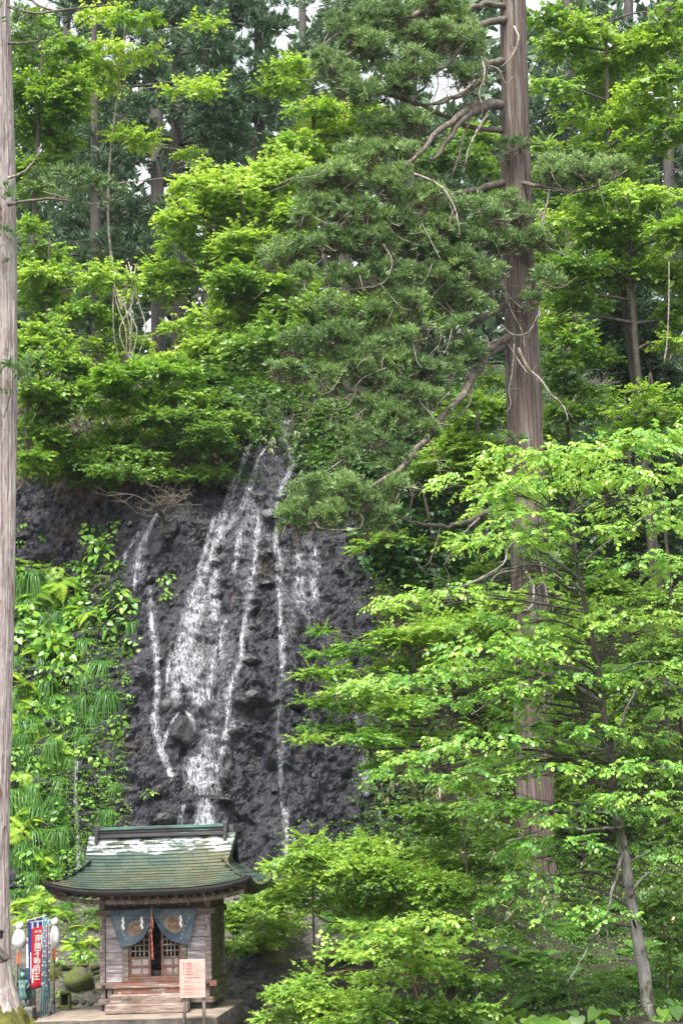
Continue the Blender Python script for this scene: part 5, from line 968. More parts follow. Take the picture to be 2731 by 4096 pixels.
def broad_tree(label, base, trunk_pts, pads, mt, leaf=.10, cov=2.2, k=9, L=.38, tm=LEAF2, r0=.10, bark='bark_dark', group=None, nlimb=None, wid=1.0, droop=.25, name='broadleaf_tree', cat='tree', hollow=.45, singles=0, tilt=.15, rz=1.0, tone=0.5, depth_k=.85, shrub=False):
    """pads: (x, y, rx, ry, d) in view pixels; the crown fills these clumps, limbs run from the trunk to each."""
    rs = np.random.default_rng(sum(map(ord, label)) % 9973)
    if tm is MAPLE: tm = LEAF2; wid = 1.25; leaf *= .92
    root = np.array(base, float); t = thing(name, label, cat, root, group, world=True)
    tp = smooth_path([root - np.array([0, 0, .25])] + [np.array(q) for q in trunk_pts], 26)
    m = MB(); rad = np.linspace(r0, r0 * .28, 26); rad[:3] *= np.array([1.35, 1.15, 1.04]); m.tube(tp, rad, 12, disp=lambda a, k_: 1 + .10 * vnoise(np.c_[np.cos(a) * 1.5, np.sin(a) * 1.5, a * 0 + k_ * .35], 3))
    m.build('trunk', MT[bark], t, True)
    lm = MB(); PP, RR, SS, NN = [], [], [], []
    for (x, y, rx, ry, d) in pads:
        c = PV(x, y, d); f = d / FPX * 1.7417; r = np.array([rx * f, rx * f * depth_k, ry * f * rz])
        area = math.pi * r[0] * r[2] * 1.15 + 1e-6; per = k * (leaf * .8) ** 2 * .5 * .55 * wid
        n = max(8, int(CM * cov * area / per)); n = min(n, 2600)
        ns = 4 if rx > 24 else 2; sp = []; sd = []
        for q in range(ns):
            a_ = rs.uniform(0, 6.28) if q else 0; o_ = np.array([math.cos(a_) * .62, math.sin(a_) * .5, rs.uniform(-.7, .6)]) if ns > 2 or q else np.zeros(3); k_ = rs.uniform(.42, .68)
            p_, d_ = pad_points(c + o_ * r, np.maximum(r * k_ - L * .2, r * .3) * np.array([1, 1, rs.uniform(1.0, 1.5)]), max(4, n // ns), rs, hollow); p_[:, 2] -= .16 * r[0] * (np.abs(o_[0]) + np.linalg.norm(d_[:, :2], axis=1) * .6); sp.append(p_); sd.append(d_)
        p, dd = np.vstack(sp), np.vstack(sd); Rm = spray_frames(dd, rs, tilt); s = rs.uniform(.75, 1.2, len(p))
        a_, b_, c_, e_ = sprays(p, Rm, s, rs, k, L, leaf, droop); PP.append(a_); RR.append(b_); SS.append(c_)
        NN.append(e_ + tone - .15 + .16 * float(rs.normal()))
        j = int(np.argmin(np.linalg.norm(tp[4:] - c, axis=1) + np.maximum(0, tp[4:, 2] - c[2] + .15 * r[0]) * 1.5)) + 4
        lp = limb_to(lm, tp[j], c - np.array([0, 0, .25 * r[2]]), min(r0 * .42, rad[j] * .7), r0 * .11, rs, sag=.05)
        for q in range(min(9, 3 + n // 14)):
            tgt = p[rs.integers(0, len(p))]; limb_to(lm, lp[rs.integers(4, 9)], tgt, r0 * .10, r0 * .03 + .002, rs, seg=4, n=6, wob=.1)
    lm.build('branchwork', MT[bark], t, True)['kind'] = 'stuff'
    SS = [q * LM for q in SS]; PP, RR, SS, NN = np.vstack(PP), np.vstack(RR), np.concatenate(SS), np.clip(np.concatenate(NN), 0, 1)
    if singles:
        sc = SS / PP[:, 1] - .004 * (PP[:, 1] - PP[:, 1].min()) / max(1e-3, np.ptp(PP[:, 1])) * .6 + rs.random(len(SS)) * .0006
        order = np.argsort(-sc); pick = order[:singles]; keep = np.setdiff1d(np.arange(len(SS)), pick)
        V0, T0 = tm; protos_ = []
        for lv in range(5):
            o = trimesh('leaf', V0 * np.array([1, wid, 1]), T0, mt, np.full(len(V0), .15 + .18 * lv), t); protos_.append(o)
        for q, i in enumerate(pick):
            lv = int(np.clip((NN[i] - .06) / .18, 0, 4)); o = protos_[lv]
            if q >= 5 or True: o = protos_[lv].copy(); COL.objects.link(o)
            M_ = np.eye(4); M_[:3, :3] = RR[i] * SS[i]; M_[:3, 3] = PP[i]; o.matrix_basis = Matrix(M_.tolist())
        for o in protos_: bpy.data.objects.remove(o)
        PP, RR, SS, NN = PP[keep], RR[keep], SS[keep], NN[keep]
    V, T, rn = leaf_mesh(PP, RR, SS, tm, NN, wid)
    cr = trimesh('crown' if not shrub else 'foliage', V, T, mt, rn, t); cr['kind'] = 'stuff'
    return t
# needle tufts
def tuft(nf, L, rs, w=.010, up=.55, sub=2, curl=.25, spread=1.0):
    """a rounded cedar spray: many curved, tapered shoots that bend upward."""
    V = []; T = []; Rn = []; n0 = 0
    for q in range(nf):
        d = nrm(np.array([rs.normal() * spread, rs.normal() * spread, up + abs(rs.normal()) * .6])); l = L * rs.uniform(.6, 1.0); side = nrm(np.cross(d, rs.normal(size=3)))
        base = d * l * .1 + rs.normal(size=3) * L * .16; p1 = base + d * l * .55; p2 = base + d * l + np.array([0, 0, curl * l]); ww = w * rs.uniform(.8, 1.3)
        V += [base + side * ww * .45, base - side * ww * .45, p1 + side * ww, p1 - side * ww, p2]; o = n0; T += [(o, o + 1, o + 3), (o, o + 3, o + 2), (o + 2, o + 3, o + 4)]; Rn += [.15, .15, .45, .45, .9]; n0 += 5
    return np.array(V), np.array(T), np.array(Rn)
def put_tufts(tufts, pos, Rm, s, rs, r0):
    VV, TT, NN = [], [], []; n0 = 0; vi = rs.integers(0, len(tufts), len(pos))
    for j, (V0, T0, R0) in enumerate(tufts):
        m = np.where(vi == j)[0]
        if not len(m): continue
        V = np.einsum('nij,kj->nki', Rm[m], V0) * s[m][:, None, None] + pos[m][:, None]; k = len(V0)
        VV.append(V.reshape(-1, 3)); TT.append((T0[None] + (np.arange(len(m)) * k)[:, None, None]).reshape(-1, 3) + n0); NN.append((R0[None] + r0[m][:, None]).ravel()); n0 += len(m) * k
    return np.vstack(VV), np.vstack(TT), np.clip(np.concatenate(NN), 0, 1)
# ------------------------------------------------------------------ the great cedar right of the fall
def big_trunk(axis, hw, seg, n, mt, name, parent, seed, ridge=.10, twist=.0, d=None):
    p = smooth_path(axis, n); r = np.interp(np.linspace(0, 1, n), np.linspace(0, 1, len(hw)), hw); ang = np.linspace(0, 2 * math.pi, seg, endpoint=False); m = MB()
    def disp(a, k):
        z = p[k][2]; aa = a + twist * z
        q = np.c_[np.cos(aa) * 5.5, np.sin(aa) * 5.5, a * 0 + z * .30 + seed]; q2 = np.c_[np.cos(aa) * 14, np.sin(aa) * 14, a * 0 + z * .55 + seed]; q3 = np.c_[np.cos(aa) * 1.4, np.sin(aa) * 1.4, a * 0 + z * .12 + seed]
        return 1 + ridge * (1 - 2 * np.abs(vnoise(q, 3))) * .6 + ridge * .45 * (1 - 2 * np.abs(vnoise(q2, 5))) + .09 * vnoise(q3, 8)
    m.tube(p, r, seg, disp=disp); return m.build(name, mt, parent, True), p, r
DC = 46.0
ax = [(1237, 2180), (1234, 2100), (1232, 2000), (1227, 1800), (1222, 1600), (1217, 1350), (1210, 1150), (1204, 950), (1198, 800), (1190, 600), (1183, 400), (1180, 200), (1176, 0), (1172, -220), (1168, -420)]
wd = [62, 50, 42, 41, 42, 42, 41, 39, 37, 35, 33, 31.5, 29.5, 26, 20]
base = PV(*ax[1], DC); cedar = thing('cedar', 'huge reddish old cedar with drooping bare limbs and dark tufted foliage right of the waterfall', 'tree', base, world=True)
_, cp, cr_ = big_trunk([PV(x, y, DC) for x, y in ax], [w_ * DC / FPX * 1.7417 for w_ in wd], 96, 190, MT['bark_cedar'], 'trunk', cedar, 2.0)
def cedar_limb(pts, r0, r1, mt='limb_brown', name='limb', parent=cedar, seg=8, n=22):
    m = MB(); p = smooth_path([PV(*q) for q in pts], n); rs = np.random.default_rng(int(abs(pts[0][0] * 7 + pts[0][1])) % 999); p[1:-1] += rs.normal(size=(n - 2, 3)) * r0 * .22
    m.tube(p, np.linspace(r0, r1, n) * (1 + .15 * rs.random(n)), seg); return m.build(name, MT[mt], parent, True), p
# main limbs (view pixels + depth) read off the tree
LIMBS = [([(1150, 238, 45.7), (1090, 242, 44.8), (1055, 262, 44.2), (1000, 310, 43.4), (950, 365, 43), (925, 380, 43)], .12, .03), ([(1148, 242, 45.6), (1085, 255, 44.6), (1040, 300, 44), (1005, 358, 43.5), (985, 375, 43.4)], .13, .03),
 ([(1165, 140, 46), (1120, 150, 45), (1085, 200, 44.4), (1030, 228, 44), (985, 240, 43.6)], .09, .03), ([(1160, 45, 45.8), (1095, 60, 45), (1070, 100, 44.4), (1010, 155, 44), (960, 172, 43.6), (900, 185, 43.4)], .10, .03),
 ([(1158, 15, 45.8), (1105, 10, 45.2), (1060, 35, 44.6), (1035, 75, 44.2), (1000, 125, 44)], .09, .03), ([(1160, 790, 45.6), (1115, 820, 44.6), (1085, 870, 44), (1040, 930, 43.4), (985, 1000, 42.8), (930, 1065, 42.2), (870, 1110, 41.8), (790, 1150, 41.4), (720, 1175, 41.2)], .12, .03),
 ([(1165, 775, 45.6), (1120, 800, 44.6), (1050, 830, 43.8), (960, 860, 43.2), (850, 900, 42.6), (770, 880, 42.4), (700, 850, 42.2)], .11, .03), ([(1160, 700, 45.6), (1100, 730, 44.8), (1020, 745, 44), (930, 760, 43.4), (840, 790, 42.8), (760, 780, 42.4)], .09, .03),
 ([(1160, 560, 45.7), (1090, 570, 45), (1000, 585, 44.2), (900, 600, 43.6), (800, 580, 43), (700, 580, 42.6)], .10, .03), ([(1155, 420, 45.7), (1080, 440, 45), (980, 450, 44.2), (880, 430, 43.6), (790, 430, 43)], .09, .03),
 ([(1200, 420, 45.6), (1260, 430, 45), (1320, 440, 44.6), (1390, 420, 44.2), (1440, 390, 44)], .06, .02), ([(1150, 300, 45.7), (1080, 290, 45), (960, 240, 44.4), (860, 210, 43.8), (790, 190, 43.4)], .08, .025),
 ([(1180, 1165, 45.6), (1130, 1170, 45), (1070, 1200, 44.4), (1020, 1210, 44), (960, 1200, 43.6), (900, 1185, 43.2)], .08, .025), ([(1160, -30, 45.8), (1060, -20, 45), (940, 40, 44), (850, 90, 43.4), (790, 130, 43)], .10, .03)]
for q, a, b_ in LIMBS: cedar_limb(q, a, b_)
# bare, pale, down-curving dead limbs
DEAD = [([(1190, 800, 45.4), (1212, 845, 45.2), (1240, 872, 45), (1265, 905, 44.9), (1295, 935, 44.8), (1303, 968, 44.8)], .05, .022), ([(1180, 790, 45.3), (1176, 850, 45.2), (1168, 890, 45.2), (1172, 930, 45.1), (1160, 950, 45.1)], .035, .016), ([(1235, 480, 45.4), (1250, 500, 45.2), (1243, 540, 45.1), (1262, 570, 45), (1310, 590, 44.8)], .04, .014), ([(1150, 745, 45.4), (1180, 770, 45.1), (1215, 760, 45.1), (1235, 720, 45.2), (1238, 690, 45.2)], .03, .014),
 ([(1145, 620, 45.3), (1160, 670, 45.1), (1195, 705, 45.1), (1230, 720, 45.2)], .03, .012), ([(1165, 790, 45.4), (1205, 850, 45.2), (1230, 865, 45.2)], .035, .014), ([(1155, 640, 45.4), (1168, 700, 45.2), (1198, 760, 45), (1205, 800, 45)], .022, .010), ([(950, 400, 43), (1000, 420, 43), (1030, 450, 42.9), (1050, 500, 42.8), (1056, 545, 42.8)], .05, .02), ([(1105, 130, 44.4), (1112, 170, 44.2), (1100, 215, 44.1), (1108, 238, 44.1)], .04, .018), ([(1085, 190, 44.3), (1060, 212, 44), (1020, 225, 43.8)], .05, .03), ([(1120, 150, 44.8), (1145, 160, 44.7), (1160, 190, 44.6), (1178, 175, 44.6)], .03, .013), ([(1180, 60, 45.4), (1190, 90, 45.2), (1175, 130, 45.1), (1150, 155, 45.1)], .045, .02),
 ([(1000, 160, 43.8), (1005, 200, 43.7), (985, 250, 43.6), (980, 290, 43.6)], .03, .012), ([(880, 560, 42.8), (900, 600, 42.7), (885, 645, 42.6), (845, 660, 42.6), (800, 665, 42.6)], .03, .010), ([(820, 890, 42.4), (800, 930, 42.3), (770, 940, 42.3), (715, 928, 42.3)], .022, .008), ([(905, 940, 42.6), (900, 975, 42.5), (888, 1000, 42.5)], .024, .008), ([(980, 1000, 42.8), (1000, 1050, 42.8), (1012, 1090, 42.8)], .035, .012), ([(930, 1065, 42.2), (935, 1100, 42.2), (945, 1140, 42.2)], .028, .01), ([(1085, 870, 44), (1075, 930, 43.8), (1040, 960, 43.6), (1000, 965, 43.5)], .05, .018), ([(790, 1160, 41.4), (830, 1185, 41.3), (828, 1210, 41.3), (800, 1220, 41.3)], .022, .008), ([(700, 1210, 41.2), (740, 1225, 41.1), (768, 1235, 41.1), (760, 1255, 41.1)], .02, .007),
 ([(1010, 1210, 44), (1000, 1250, 43.9), (985, 1290, 43.8), (965, 1300, 43.8), (945, 1270, 43.8)], .022, .008), ([(1100, 1190, 44.6), (1060, 1230, 44.4), (1035, 1275, 44.2), (1018, 1298, 44.2)], .05, .018), ([(1190, 1235, 45), (1165, 1260, 44.8), (1150, 1300, 44.6), (1060, 1345, 44.4), (1022, 1345, 44.2)], .045, .015), ([(1205, 1310, 45), (1225, 1350, 44.9), (1218, 1395, 44.8), (1190, 1402, 44.8)], .05, .02), ([(1225, 1250, 45), (1240, 1290, 44.9), (1250, 1340, 44.8), (1262, 1400, 44.8)], .035, .012), ([(1180, 1310, 45), (1140, 1320, 44.8), (1120, 1360, 44.7), (1140, 1400, 44.7)], .03, .012), ([(1140, 780, 44.8), (1105, 800, 44.4), (1080, 840, 44.2), (1010, 845, 44), (985, 835, 44)], .035, .012), ([(1115, 770, 44.6), (1122, 800, 44.5), (1105, 830, 44.4), (1085, 845, 44.4)], .035, .016), ([(990, 745, 43.6), (1010, 760, 43.5), (1008, 790, 43.5), (985, 815, 43.5)], .03, .011), ([(1260, 430, 45), (1255, 470, 44.9), (1240, 520, 44.8), (1235, 535, 44.8)], .045, .02), ([(1080, 590, 44), (1075, 640, 43.9), (1060, 680, 43.8)], .03, .012), ([(1090, 230, 44.6), (1060, 330, 44.4), (1040, 400, 44.2)], .055, .02), ([(1120, 260, 44.8), (1080, 330, 44.4), (1062, 400, 44.3)], .05, .02)]
for q, a, b_ in DEAD:
    o_, p_ = cedar_limb(q, a * .72, b_ * .6, 'limb_pale', 'dead_limb', seg=7, n=18); rs = np.random.default_rng(int(q[0][0] + q[0][1])); m = MB()
    for k_ in range(5): b0_ = p_[rs.integers(6, 17)]; limb_to(m, b0_, b0_ + rs.normal(size=3) * .22 + np.array([0, 0, -.12]), a * .22, .003, rs, seg=4, n=6, wob=.15)
    m.build('side_twigs', MT['limb_pale'], o_)['kind'] = 'stuff'
rs = np.random.default_rng(5)
TU = [tuft(17, .17, rs, .0135, up=.5, curl=.15) for _ in range(7)]; TUF = [tuft(22, .36, rs, .032, up=.2, spread=1.1) for _ in range(6)]; TUD = [tuft(14, .20, rs, .008, up=-.8, curl=-.3) for _ in range(3)]
GAPS = [(655, 100, 36), (690, 40, 34), (640, 150, 16), (620, 20, 16), (880, 235, 26), (325, 405, 22), (345, 415, 16), (290, 300, 12), (240, 245, 10), (550, 660, 18), (1450, 20, 26), (1400, 730, 14), (1500, 690, 14), (1240, 170, 12), (1290, 215, 14), (1320, 195, 10), (1430, 460, 10), (330, 250, 10), (365, 125, 8)]
def see(p):
    q = p - CAM; w_ = q @ _f; return (1365.5 + FPX * (q @ _r) / w_) / 1.7417, (2048 - FPX * (q @ _u) / w_) / 1.7417
def needle_crown(pads, parent, tufts, mt, size, cov, rs, tone=.0, dens=1.0, name='crown', dead=0.0, up=.6):
    PP, RR, SS, NN = [], [], [], []; DP = []
    for (x, y, rx, ry, d) in pads:
        c = PV(x, y, d); f = d / FPX * 1.7417; r = np.array([rx * f, rx * f * .8, ry * f]); n = max(5, int(cov * math.pi * r[0] * r[2] / (size * size * 1.1)))
        # break the clump into rounded lobes, as sprays of a cedar hang in lobes
        nl = max(3, int(n / 9)); lc, _ = pad_points(c, r * .8, nl, rs, .2, -.7); k = len(lc)
        li = rs.integers(0, k, n); dd = nrm(rs.normal(size=(n, 3)) + np.array([0, -.3, .45])); lr = size * 1.3 * rs.uniform(.5, 1.9, k)
        p = lc[li] + dd * lr[li][:, None] * np.array([1.15, 1.15, .8]); Z = nrm(dd * .7 + np.array([0, 0, up]) + rs.normal(size=(n, 3)) * .22); X = nrm(np.cross(Z, rs.normal(size=(n, 3))))
        if mt is LF['cedarfar']:                       # chinks in the canopy where the white sky shows
            sx_, sy_ = see(p); ok = np.ones(len(p), bool)
            for (gx, gy, gr) in GAPS: ok &= (sx_ - gx) ** 2 + (sy_ - gy) ** 2 > (gr * (1 + .5 * vnoise(np.c_[sx_ / 14, sy_ / 14, 0 * sx_], 3))) ** 2
            p, X, Z = p[ok], X[ok], Z[ok]; li = li[ok]; n = len(p)
        PP.append(p); RR.append(frames(X, Z)); SS.append(rs.uniform(.7, 1.2, n)); NN.append(np.full(n, tone) + rs.normal(size=n) * .07 + (rs.normal(size=k) * .10)[li] + .10 * float(rs.normal()))
        if dead:
            q = lc[rs.integers(0, k, max(1, int(n * dead)))] - np.array([0, 0, size * .9]) + rs.normal(size=(max(1, int(n * dead)), 3)) * size * .5; DP.append(q)
    V, T, rn = put_tufts(tufts, np.vstack(PP), np.vstack(RR), np.concatenate(SS), rs, np.concatenate(NN)); o = trimesh(name, V, T, mt, rn, parent); o['kind'] = 'stuff'
    if dead:
        q = np.vstack(DP); V, T, rn = put_tufts(TUD, q, frames(nrm(rs.normal(size=q.shape)), nrm(np.array([0, 0, 1.0]) + rs.normal(size=q.shape) * .3)), rs.uniform(.7, 1.3, len(q)), rs, rs.normal(size=len(q)) * .2); o = trimesh('dead_sprays', V, T, LF['dead'], rn, parent); o['kind'] = 'stuff'
CPAD = [(720, 420, 40, 30, 42.6), (700, 500, 40, 30, 42.5), (640, 600, 34, 30, 42.2), (800, 500, 70, 36, 42.8), (860, 490, 60, 34, 43), (920, 360, 50, 34, 43.4), (930, 520, 60, 34, 43.4), (1000, 530, 60, 34, 43.8), (700, 640, 46, 28, 42.4), (760, 700, 50, 26, 42.4), (850, 720, 60, 30, 42.8), (940, 700, 60, 30, 43.2), (1020, 690, 50, 28, 43.8), (890, 840, 60, 32, 42.8), (800, 850, 60, 30, 42.5), (930, 900, 60, 30, 42.8), (1000, 900, 40, 24, 43.2), (1040, 850, 40, 26, 43.8), (650, 850, 40, 24, 42.1), (850, 60, 60, 40, 43.4), (780, 60, 40, 30, 43.2), (940, 90, 60, 40, 44), (1050, 60, 50, 34, 44.6), (880, 340, 40, 26, 43.4), (760, 160, 60, 50, 43), (850, 110, 85, 60, 43.4), (800, 215, 75, 45, 43), (900, 205, 85, 55, 43.6), (1000, 90, 80, 50, 44.2), (880, 40, 80, 45, 43.8), (950, 165, 80, 45, 43.8), (1060, 175, 50, 35, 44.4), (1000, 20, 80, 45, 44.4), (940, 280, 50, 35, 43.6), (870, 290, 45, 30, 43.4), (1090, 110, 40, 30, 44.6),
 (780, 410, 75, 50, 42.8), (835, 360, 55, 35, 43), (745, 470, 50, 38, 42.6), (890, 430, 75, 45, 43.2), (975, 470, 75, 40, 43.6), (680, 580, 60, 38, 42.4), (755, 555, 65, 42, 42.6), (850, 560, 80, 42, 43), (950, 570, 75, 40, 43.6), (1050, 555, 75, 42, 44.2), (1140, 560, 60, 40, 44.8), (1215, 555, 45, 32, 45), (1010, 640, 75, 40, 43.8), (900, 640, 70, 38, 43.2), (810, 640, 60, 32, 42.8), (1110, 640, 55, 30, 44.4), (1080, 705, 65, 34, 44.2), (1060, 480, 60, 35, 44), (1130, 500, 40, 30, 44.6), (1045, 610, 70, 40, 44),
 (700, 790, 55, 34, 42.2), (760, 780, 75, 40, 42.4), (830, 820, 75, 42, 42.6), (915, 790, 75, 42, 43), (960, 850, 75, 42, 43.2), (680, 860, 55, 28, 42.2), (875, 880, 75, 36, 42.8), (1030, 765, 60, 34, 43.8), (1075, 815, 45, 28, 44), (905, 960, 70, 38, 42.6), (840, 925, 55, 28, 42.6), (980, 920, 60, 30, 43), (870, 1005, 50, 30, 42.4), (975, 985, 45, 24, 42.8), (910, 1060, 50, 30, 42.4), (800, 1055, 35, 22, 42.2), (740, 880, 45, 26, 42.4),
 (725, 1125, 55, 38, 41.2), (675, 1165, 32, 36, 41), (760, 1185, 75, 38, 41.3), (835, 1150, 65, 34, 41.6), (695, 1212, 50, 22, 41.1), (865, 1190, 50, 28, 41.8), (790, 1130, 50, 34, 41.4), (900, 1120, 40, 26, 42),
 (1165, 335, 26, 22, 45.3), (1290, 395, 75, 38, 44.8), (1345, 405, 60, 30, 44.5), (1405, 385, 55, 24, 44.2), (1250, 640, 26, 22, 45), (1225, 690, 26, 18, 45.1), (1240, 1280, 40, 40, 45.2), (1210, 1240, 36, 20, 45.1), (1160, 470, 34, 28, 45.2), (1200, 500, 40, 30, 45.1), (1140, 1190, 40, 16, 44.6), (1170, 1010, 20, 10, 45.2)]
needle_crown(CPAD, cedar, TU, LF['cedar'], .135, 3.1, rs, tone=.0, dead=.16)
# fine dead twigs all through the crown
m = MB()
for (x, y, rx, ry, d) in CPAD:
    for q in range(5):
        a = PV(x + rs.normal() * rx * .5, y + rs.normal() * ry * .5, d + rs.normal() * .3); b_ = a + np.array([rs.normal() * .5, rs.normal() * .4, -abs(rs.normal()) * .5 + .1]); limb_to(m, a, b_, .012, .004, rs, sag=-.12, seg=4, n=6, wob=.12)
m.build('twigs', MT['limb_pale'], cedar, True)['kind'] = 'stuff'

def bark_strips(p, r, n, m_, parent, seed, k0=.0, k1=1.0, wmax=.05):
    rs = np.random.default_rng(seed); m = MB(); N_ = len(p); st = np.linalg.norm(p[1] - p[0])
    for q in range(n):
        i0 = rs.integers(int(N_ * k0), int(N_ * k1) - 12); ns = int(min(rs.uniform(.4, 1.8) / st, N_ - i0 - 2)); a = rs.uniform(-2.9, -.25); w_ = rs.uniform(.012, wmax); a2 = a + rs.normal() * .06
        if ns < 3: continue
        V = []; ix = np.linspace(i0, i0 + ns, 8); lift = .02 + rs.uniform(0, .02)
        for t, i in enumerate(ix):
            c = np.array([np.interp(i, np.arange(N_), p[:, k]) for k in range(3)]); R_ = np.interp(i, np.arange(N_), r) * 1.015; u = t / 7; aa = a + (a2 - a) * u + .02 * math.sin(u * 7 + q); ww = w_ * (1 - abs(2 * u - 1) ** 3 * .8) / R_; l = lift + .05 * max(0, u - .8) * rs.random() * 5 + .04 * max(0, .15 - u) * 5
            for da, dl in ((-ww, 0), (-ww * .5, l * .8), (ww * .5, l), (ww, 0)): V.append(c + np.array([math.cos(aa + da), math.sin(aa + da), 0]) * (R_ + dl * .6))
        m.grid(np.array(V).reshape(8, 4, 3))
    o = m.build('bark_strips', m_, parent, False); o['kind'] = 'stuff'
bark_strips(cp, cr_, 420, MT['bark_cedar'], cedar, 4, .05, .98)
# ------------------------------------------------------------------ the near trunk at the left edge, a cedar as well
D2 = 35.0
ax2 = [(-23, 2360), (-24, 2300), (-26, 2220), (-26, 2000), (-20, 1700), (-10, 1300), (-8, 850), (-13, 400), (-23, 0), (-32, -260)]; wd2 = [80, 62, 48, 45, 46, 47, 47, 47, 46, 44]
b2 = PV(-24, 2300, D2); left = thing('cedar', 'tall pale barked cedar trunk cut by the left picture edge, mossy at its foot', 'tree', b2, world=True)
o, lp_, lr_ = big_trunk([PV(x, y, D2) for x, y in ax2], [w_ * D2 / FPX * 1.7417 for w_ in wd2], 72, 180, MT['bark_pale'], 'trunk', left, 7.0, .055)
bark_strips(lp_, lr_, 300, MT['bark_pale'], left, 9, .12, .98, .03)
m = MB(); i0 = 34; ang = np.linspace(0, 2 * math.pi, 72, endpoint=False)
m.tube(lp_[:i0], lr_[:i0] * np.linspace(1.22, 1.0, i0), 72, cap=False, disp=lambda a, k: 1 + .10 * vnoise(np.c_[np.cos(a) * 4, np.sin(a) * 4, a * 0 + lp_[k][2] * 4], 5) + .06 * vnoise(np.c_[np.cos(a) * 10, np.sin(a) * 10, a * 0 + lp_[k][2] * 10], 6) - .16 * (k / i0) ** 2 * (1 + vnoise(np.c_[np.cos(a) * 3, np.sin(a) * 3, a * 0], 9)))
m.build('moss_skirt', MT['moss'], left, True)
for q, a, b_, mm in (([(20, 407, 34.6), (48, 400, 34.2), (80, 370, 34), (96, 330, 33.9)], .028, .012, 'limb_pale'), ([(20, 470, 34.6), (50, 465, 34.2), (115, 457, 34), (190, 466, 33.9), (240, 470, 33.8)], .035, .010, 'limb_brown'), ([(20, 100, 34.8), (80, 96, 34.4), (140, 70, 34.2)], .03, .01, 'limb_brown'), ([(60, -10, 34.4), (90, 12, 34.3), (130, 25, 34.2), (190, 22, 34.1)], .03, .01, 'limb_brown'), ([(100, 440, 34), (150, 455, 34), (170, 470, 34)], .014, .006, 'limb_pale'), ([(20, 860, 34.6), (24, 900, 34.4), (10, 960, 34.4)], .022, .01, 'limb_brown'), ([(20, 15, 34.6), (80, 30, 34.2), (160, 20, 34), (260, 10, 33.9)], .035, .01, 'limb_brown')): cedar_limb(q, a, b_, mm, 'limb', left, 7)
needle_crown([(150, 425, 60, 36, 34), (215, 445, 45, 26, 33.9), (100, 420, 40, 28, 34.2), (255, 435, 26, 18, 33.9), (12, 560, 22, 26, 34.4), (40, 870, 30, 46, 34.4), (30, 60, 40, 30, 34.6), (90, 100, 36, 20, 34.3), (12, 470, 24, 20, 34.4)], left, TU, LF['cedar'], .16, 2.2, rs, tone=-.05, dead=.06)

# ------------------------------------------------------------------ far cedars on the slope behind
def far_cedar(x, d, w_, ytop, ybot, pads, lab, tone=.0, ncov=3.4, size=.40):
    base = PV(x, ybot, d); base = np.array([base[0], base[1], drop(base[0], base[1])]); t = thing('cedar', lab, 'tree', base, 'tall cedars in the forest behind', world=True)
    top = PV(x - 8, ytop - 160, d); hw_ = w_ / 2 * d / FPX * 1.7417; o, p, r = big_trunk([base - np.array([0, 0, .4]), base * .5 + top * .5, top], [hw_ * 1.15, hw_, hw_ * .55], 24, 60, MT['bark_far'], 'trunk', t, x * .1, .06)
    rs = np.random.default_rng(int(x * 3 + d)); m = MB()
    for (px, py, rx, ry, dd) in pads:
        c = PV(px, py, dd); j = int(np.argmin(np.abs(p[:, 2] - c[2] - .6))); limb_to(m, p[j], c, .07, .02, rs, sag=.06, n=8)
    for q in range(16):                                # short dead stubs
        j = rs.integers(8, 55); a = rs.uniform(0, 6.28); L_ = rs.uniform(.6, 2.4); limb_to(m, p[j], p[j] + np.array([math.cos(a) * L_, math.sin(a) * L_, -rs.uniform(0, .8)]), .035, .008, rs, seg=5, n=6)
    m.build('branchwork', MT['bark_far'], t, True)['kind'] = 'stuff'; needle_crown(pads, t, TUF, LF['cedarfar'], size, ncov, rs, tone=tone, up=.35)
def rp(cx, sx, y0, y1, n, d, seed, rx=70, ry=40):
    rs = np.random.default_rng(seed); return [(cx + rs.uniform(-sx, sx), rs.uniform(y0, y1), rx * rs.uniform(.6, 1.1), ry * rs.uniform(.6, 1.1), d + rs.uniform(-2, 2)) for _ in range(n)]
far_cedar(412, 68, 30, -60, 1000, [(300, 60, 70, 45, 67), (360, 110, 60, 40, 66), (300, 200, 70, 45, 66), (350, 170, 70, 40, 66), (240, 260, 60, 40, 67), (500, 110, 70, 50, 66), (540, 170, 60, 45, 66), (470, 240, 70, 45, 65), (520, 260, 70, 40, 65), (330, 260, 70, 40, 65), (480, 330, 70, 34, 66), (300, 330, 60, 34, 66), (380, 30, 60, 40, 67), (450, 40, 50, 40, 67), (180, 330, 60, 34, 67), (540, 310, 50, 30, 66)], 'tall dark cedar with a bare trunk at upper left, above the bright maple')
far_cedar(365, 76, 30, -60, 960, rp(300, 130, 330, 640, 16, 75, 1, 62, 34), 'reddish cedar trunk in deep shade left of the bright maple')
far_cedar(285, 82, 22, -60, 900, rp(220, 110, 380, 620, 13, 81, 2, 60, 34) + rp(250, 90, -40, 200, 8, 80, 3), 'slim dark cedar farther back at upper left')
far_cedar(600, 74, 26, -80, 900, [(620, 40, 60, 40, 73), (560, 60, 60, 50, 73), (640, 130, 50, 50, 73), (600, 200, 60, 60, 73), (560, 240, 50, 60, 73), (530, 30, 60, 40, 73), (590, 290, 60, 40, 73), (620, 90, 40, 50, 73)], 'dark cedar with hanging foliage at upper centre left of the sky gap')
far_cedar(790, 80, 26, -80, 800, [(740, 20, 45, 34, 79), (790, 60, 60, 50, 79), (850, 20, 60, 40, 79), (760, 90, 40, 30, 79), (900, 80, 60, 50, 79), (830, 130, 60, 50, 79), (900, 200, 60, 50, 79), (860, 300, 34, 40, 79), (960, 300, 60, 50, 79), (1040, 330, 50, 40, 79)], 'dark cedar behind the great cedar, right of the sky gap')
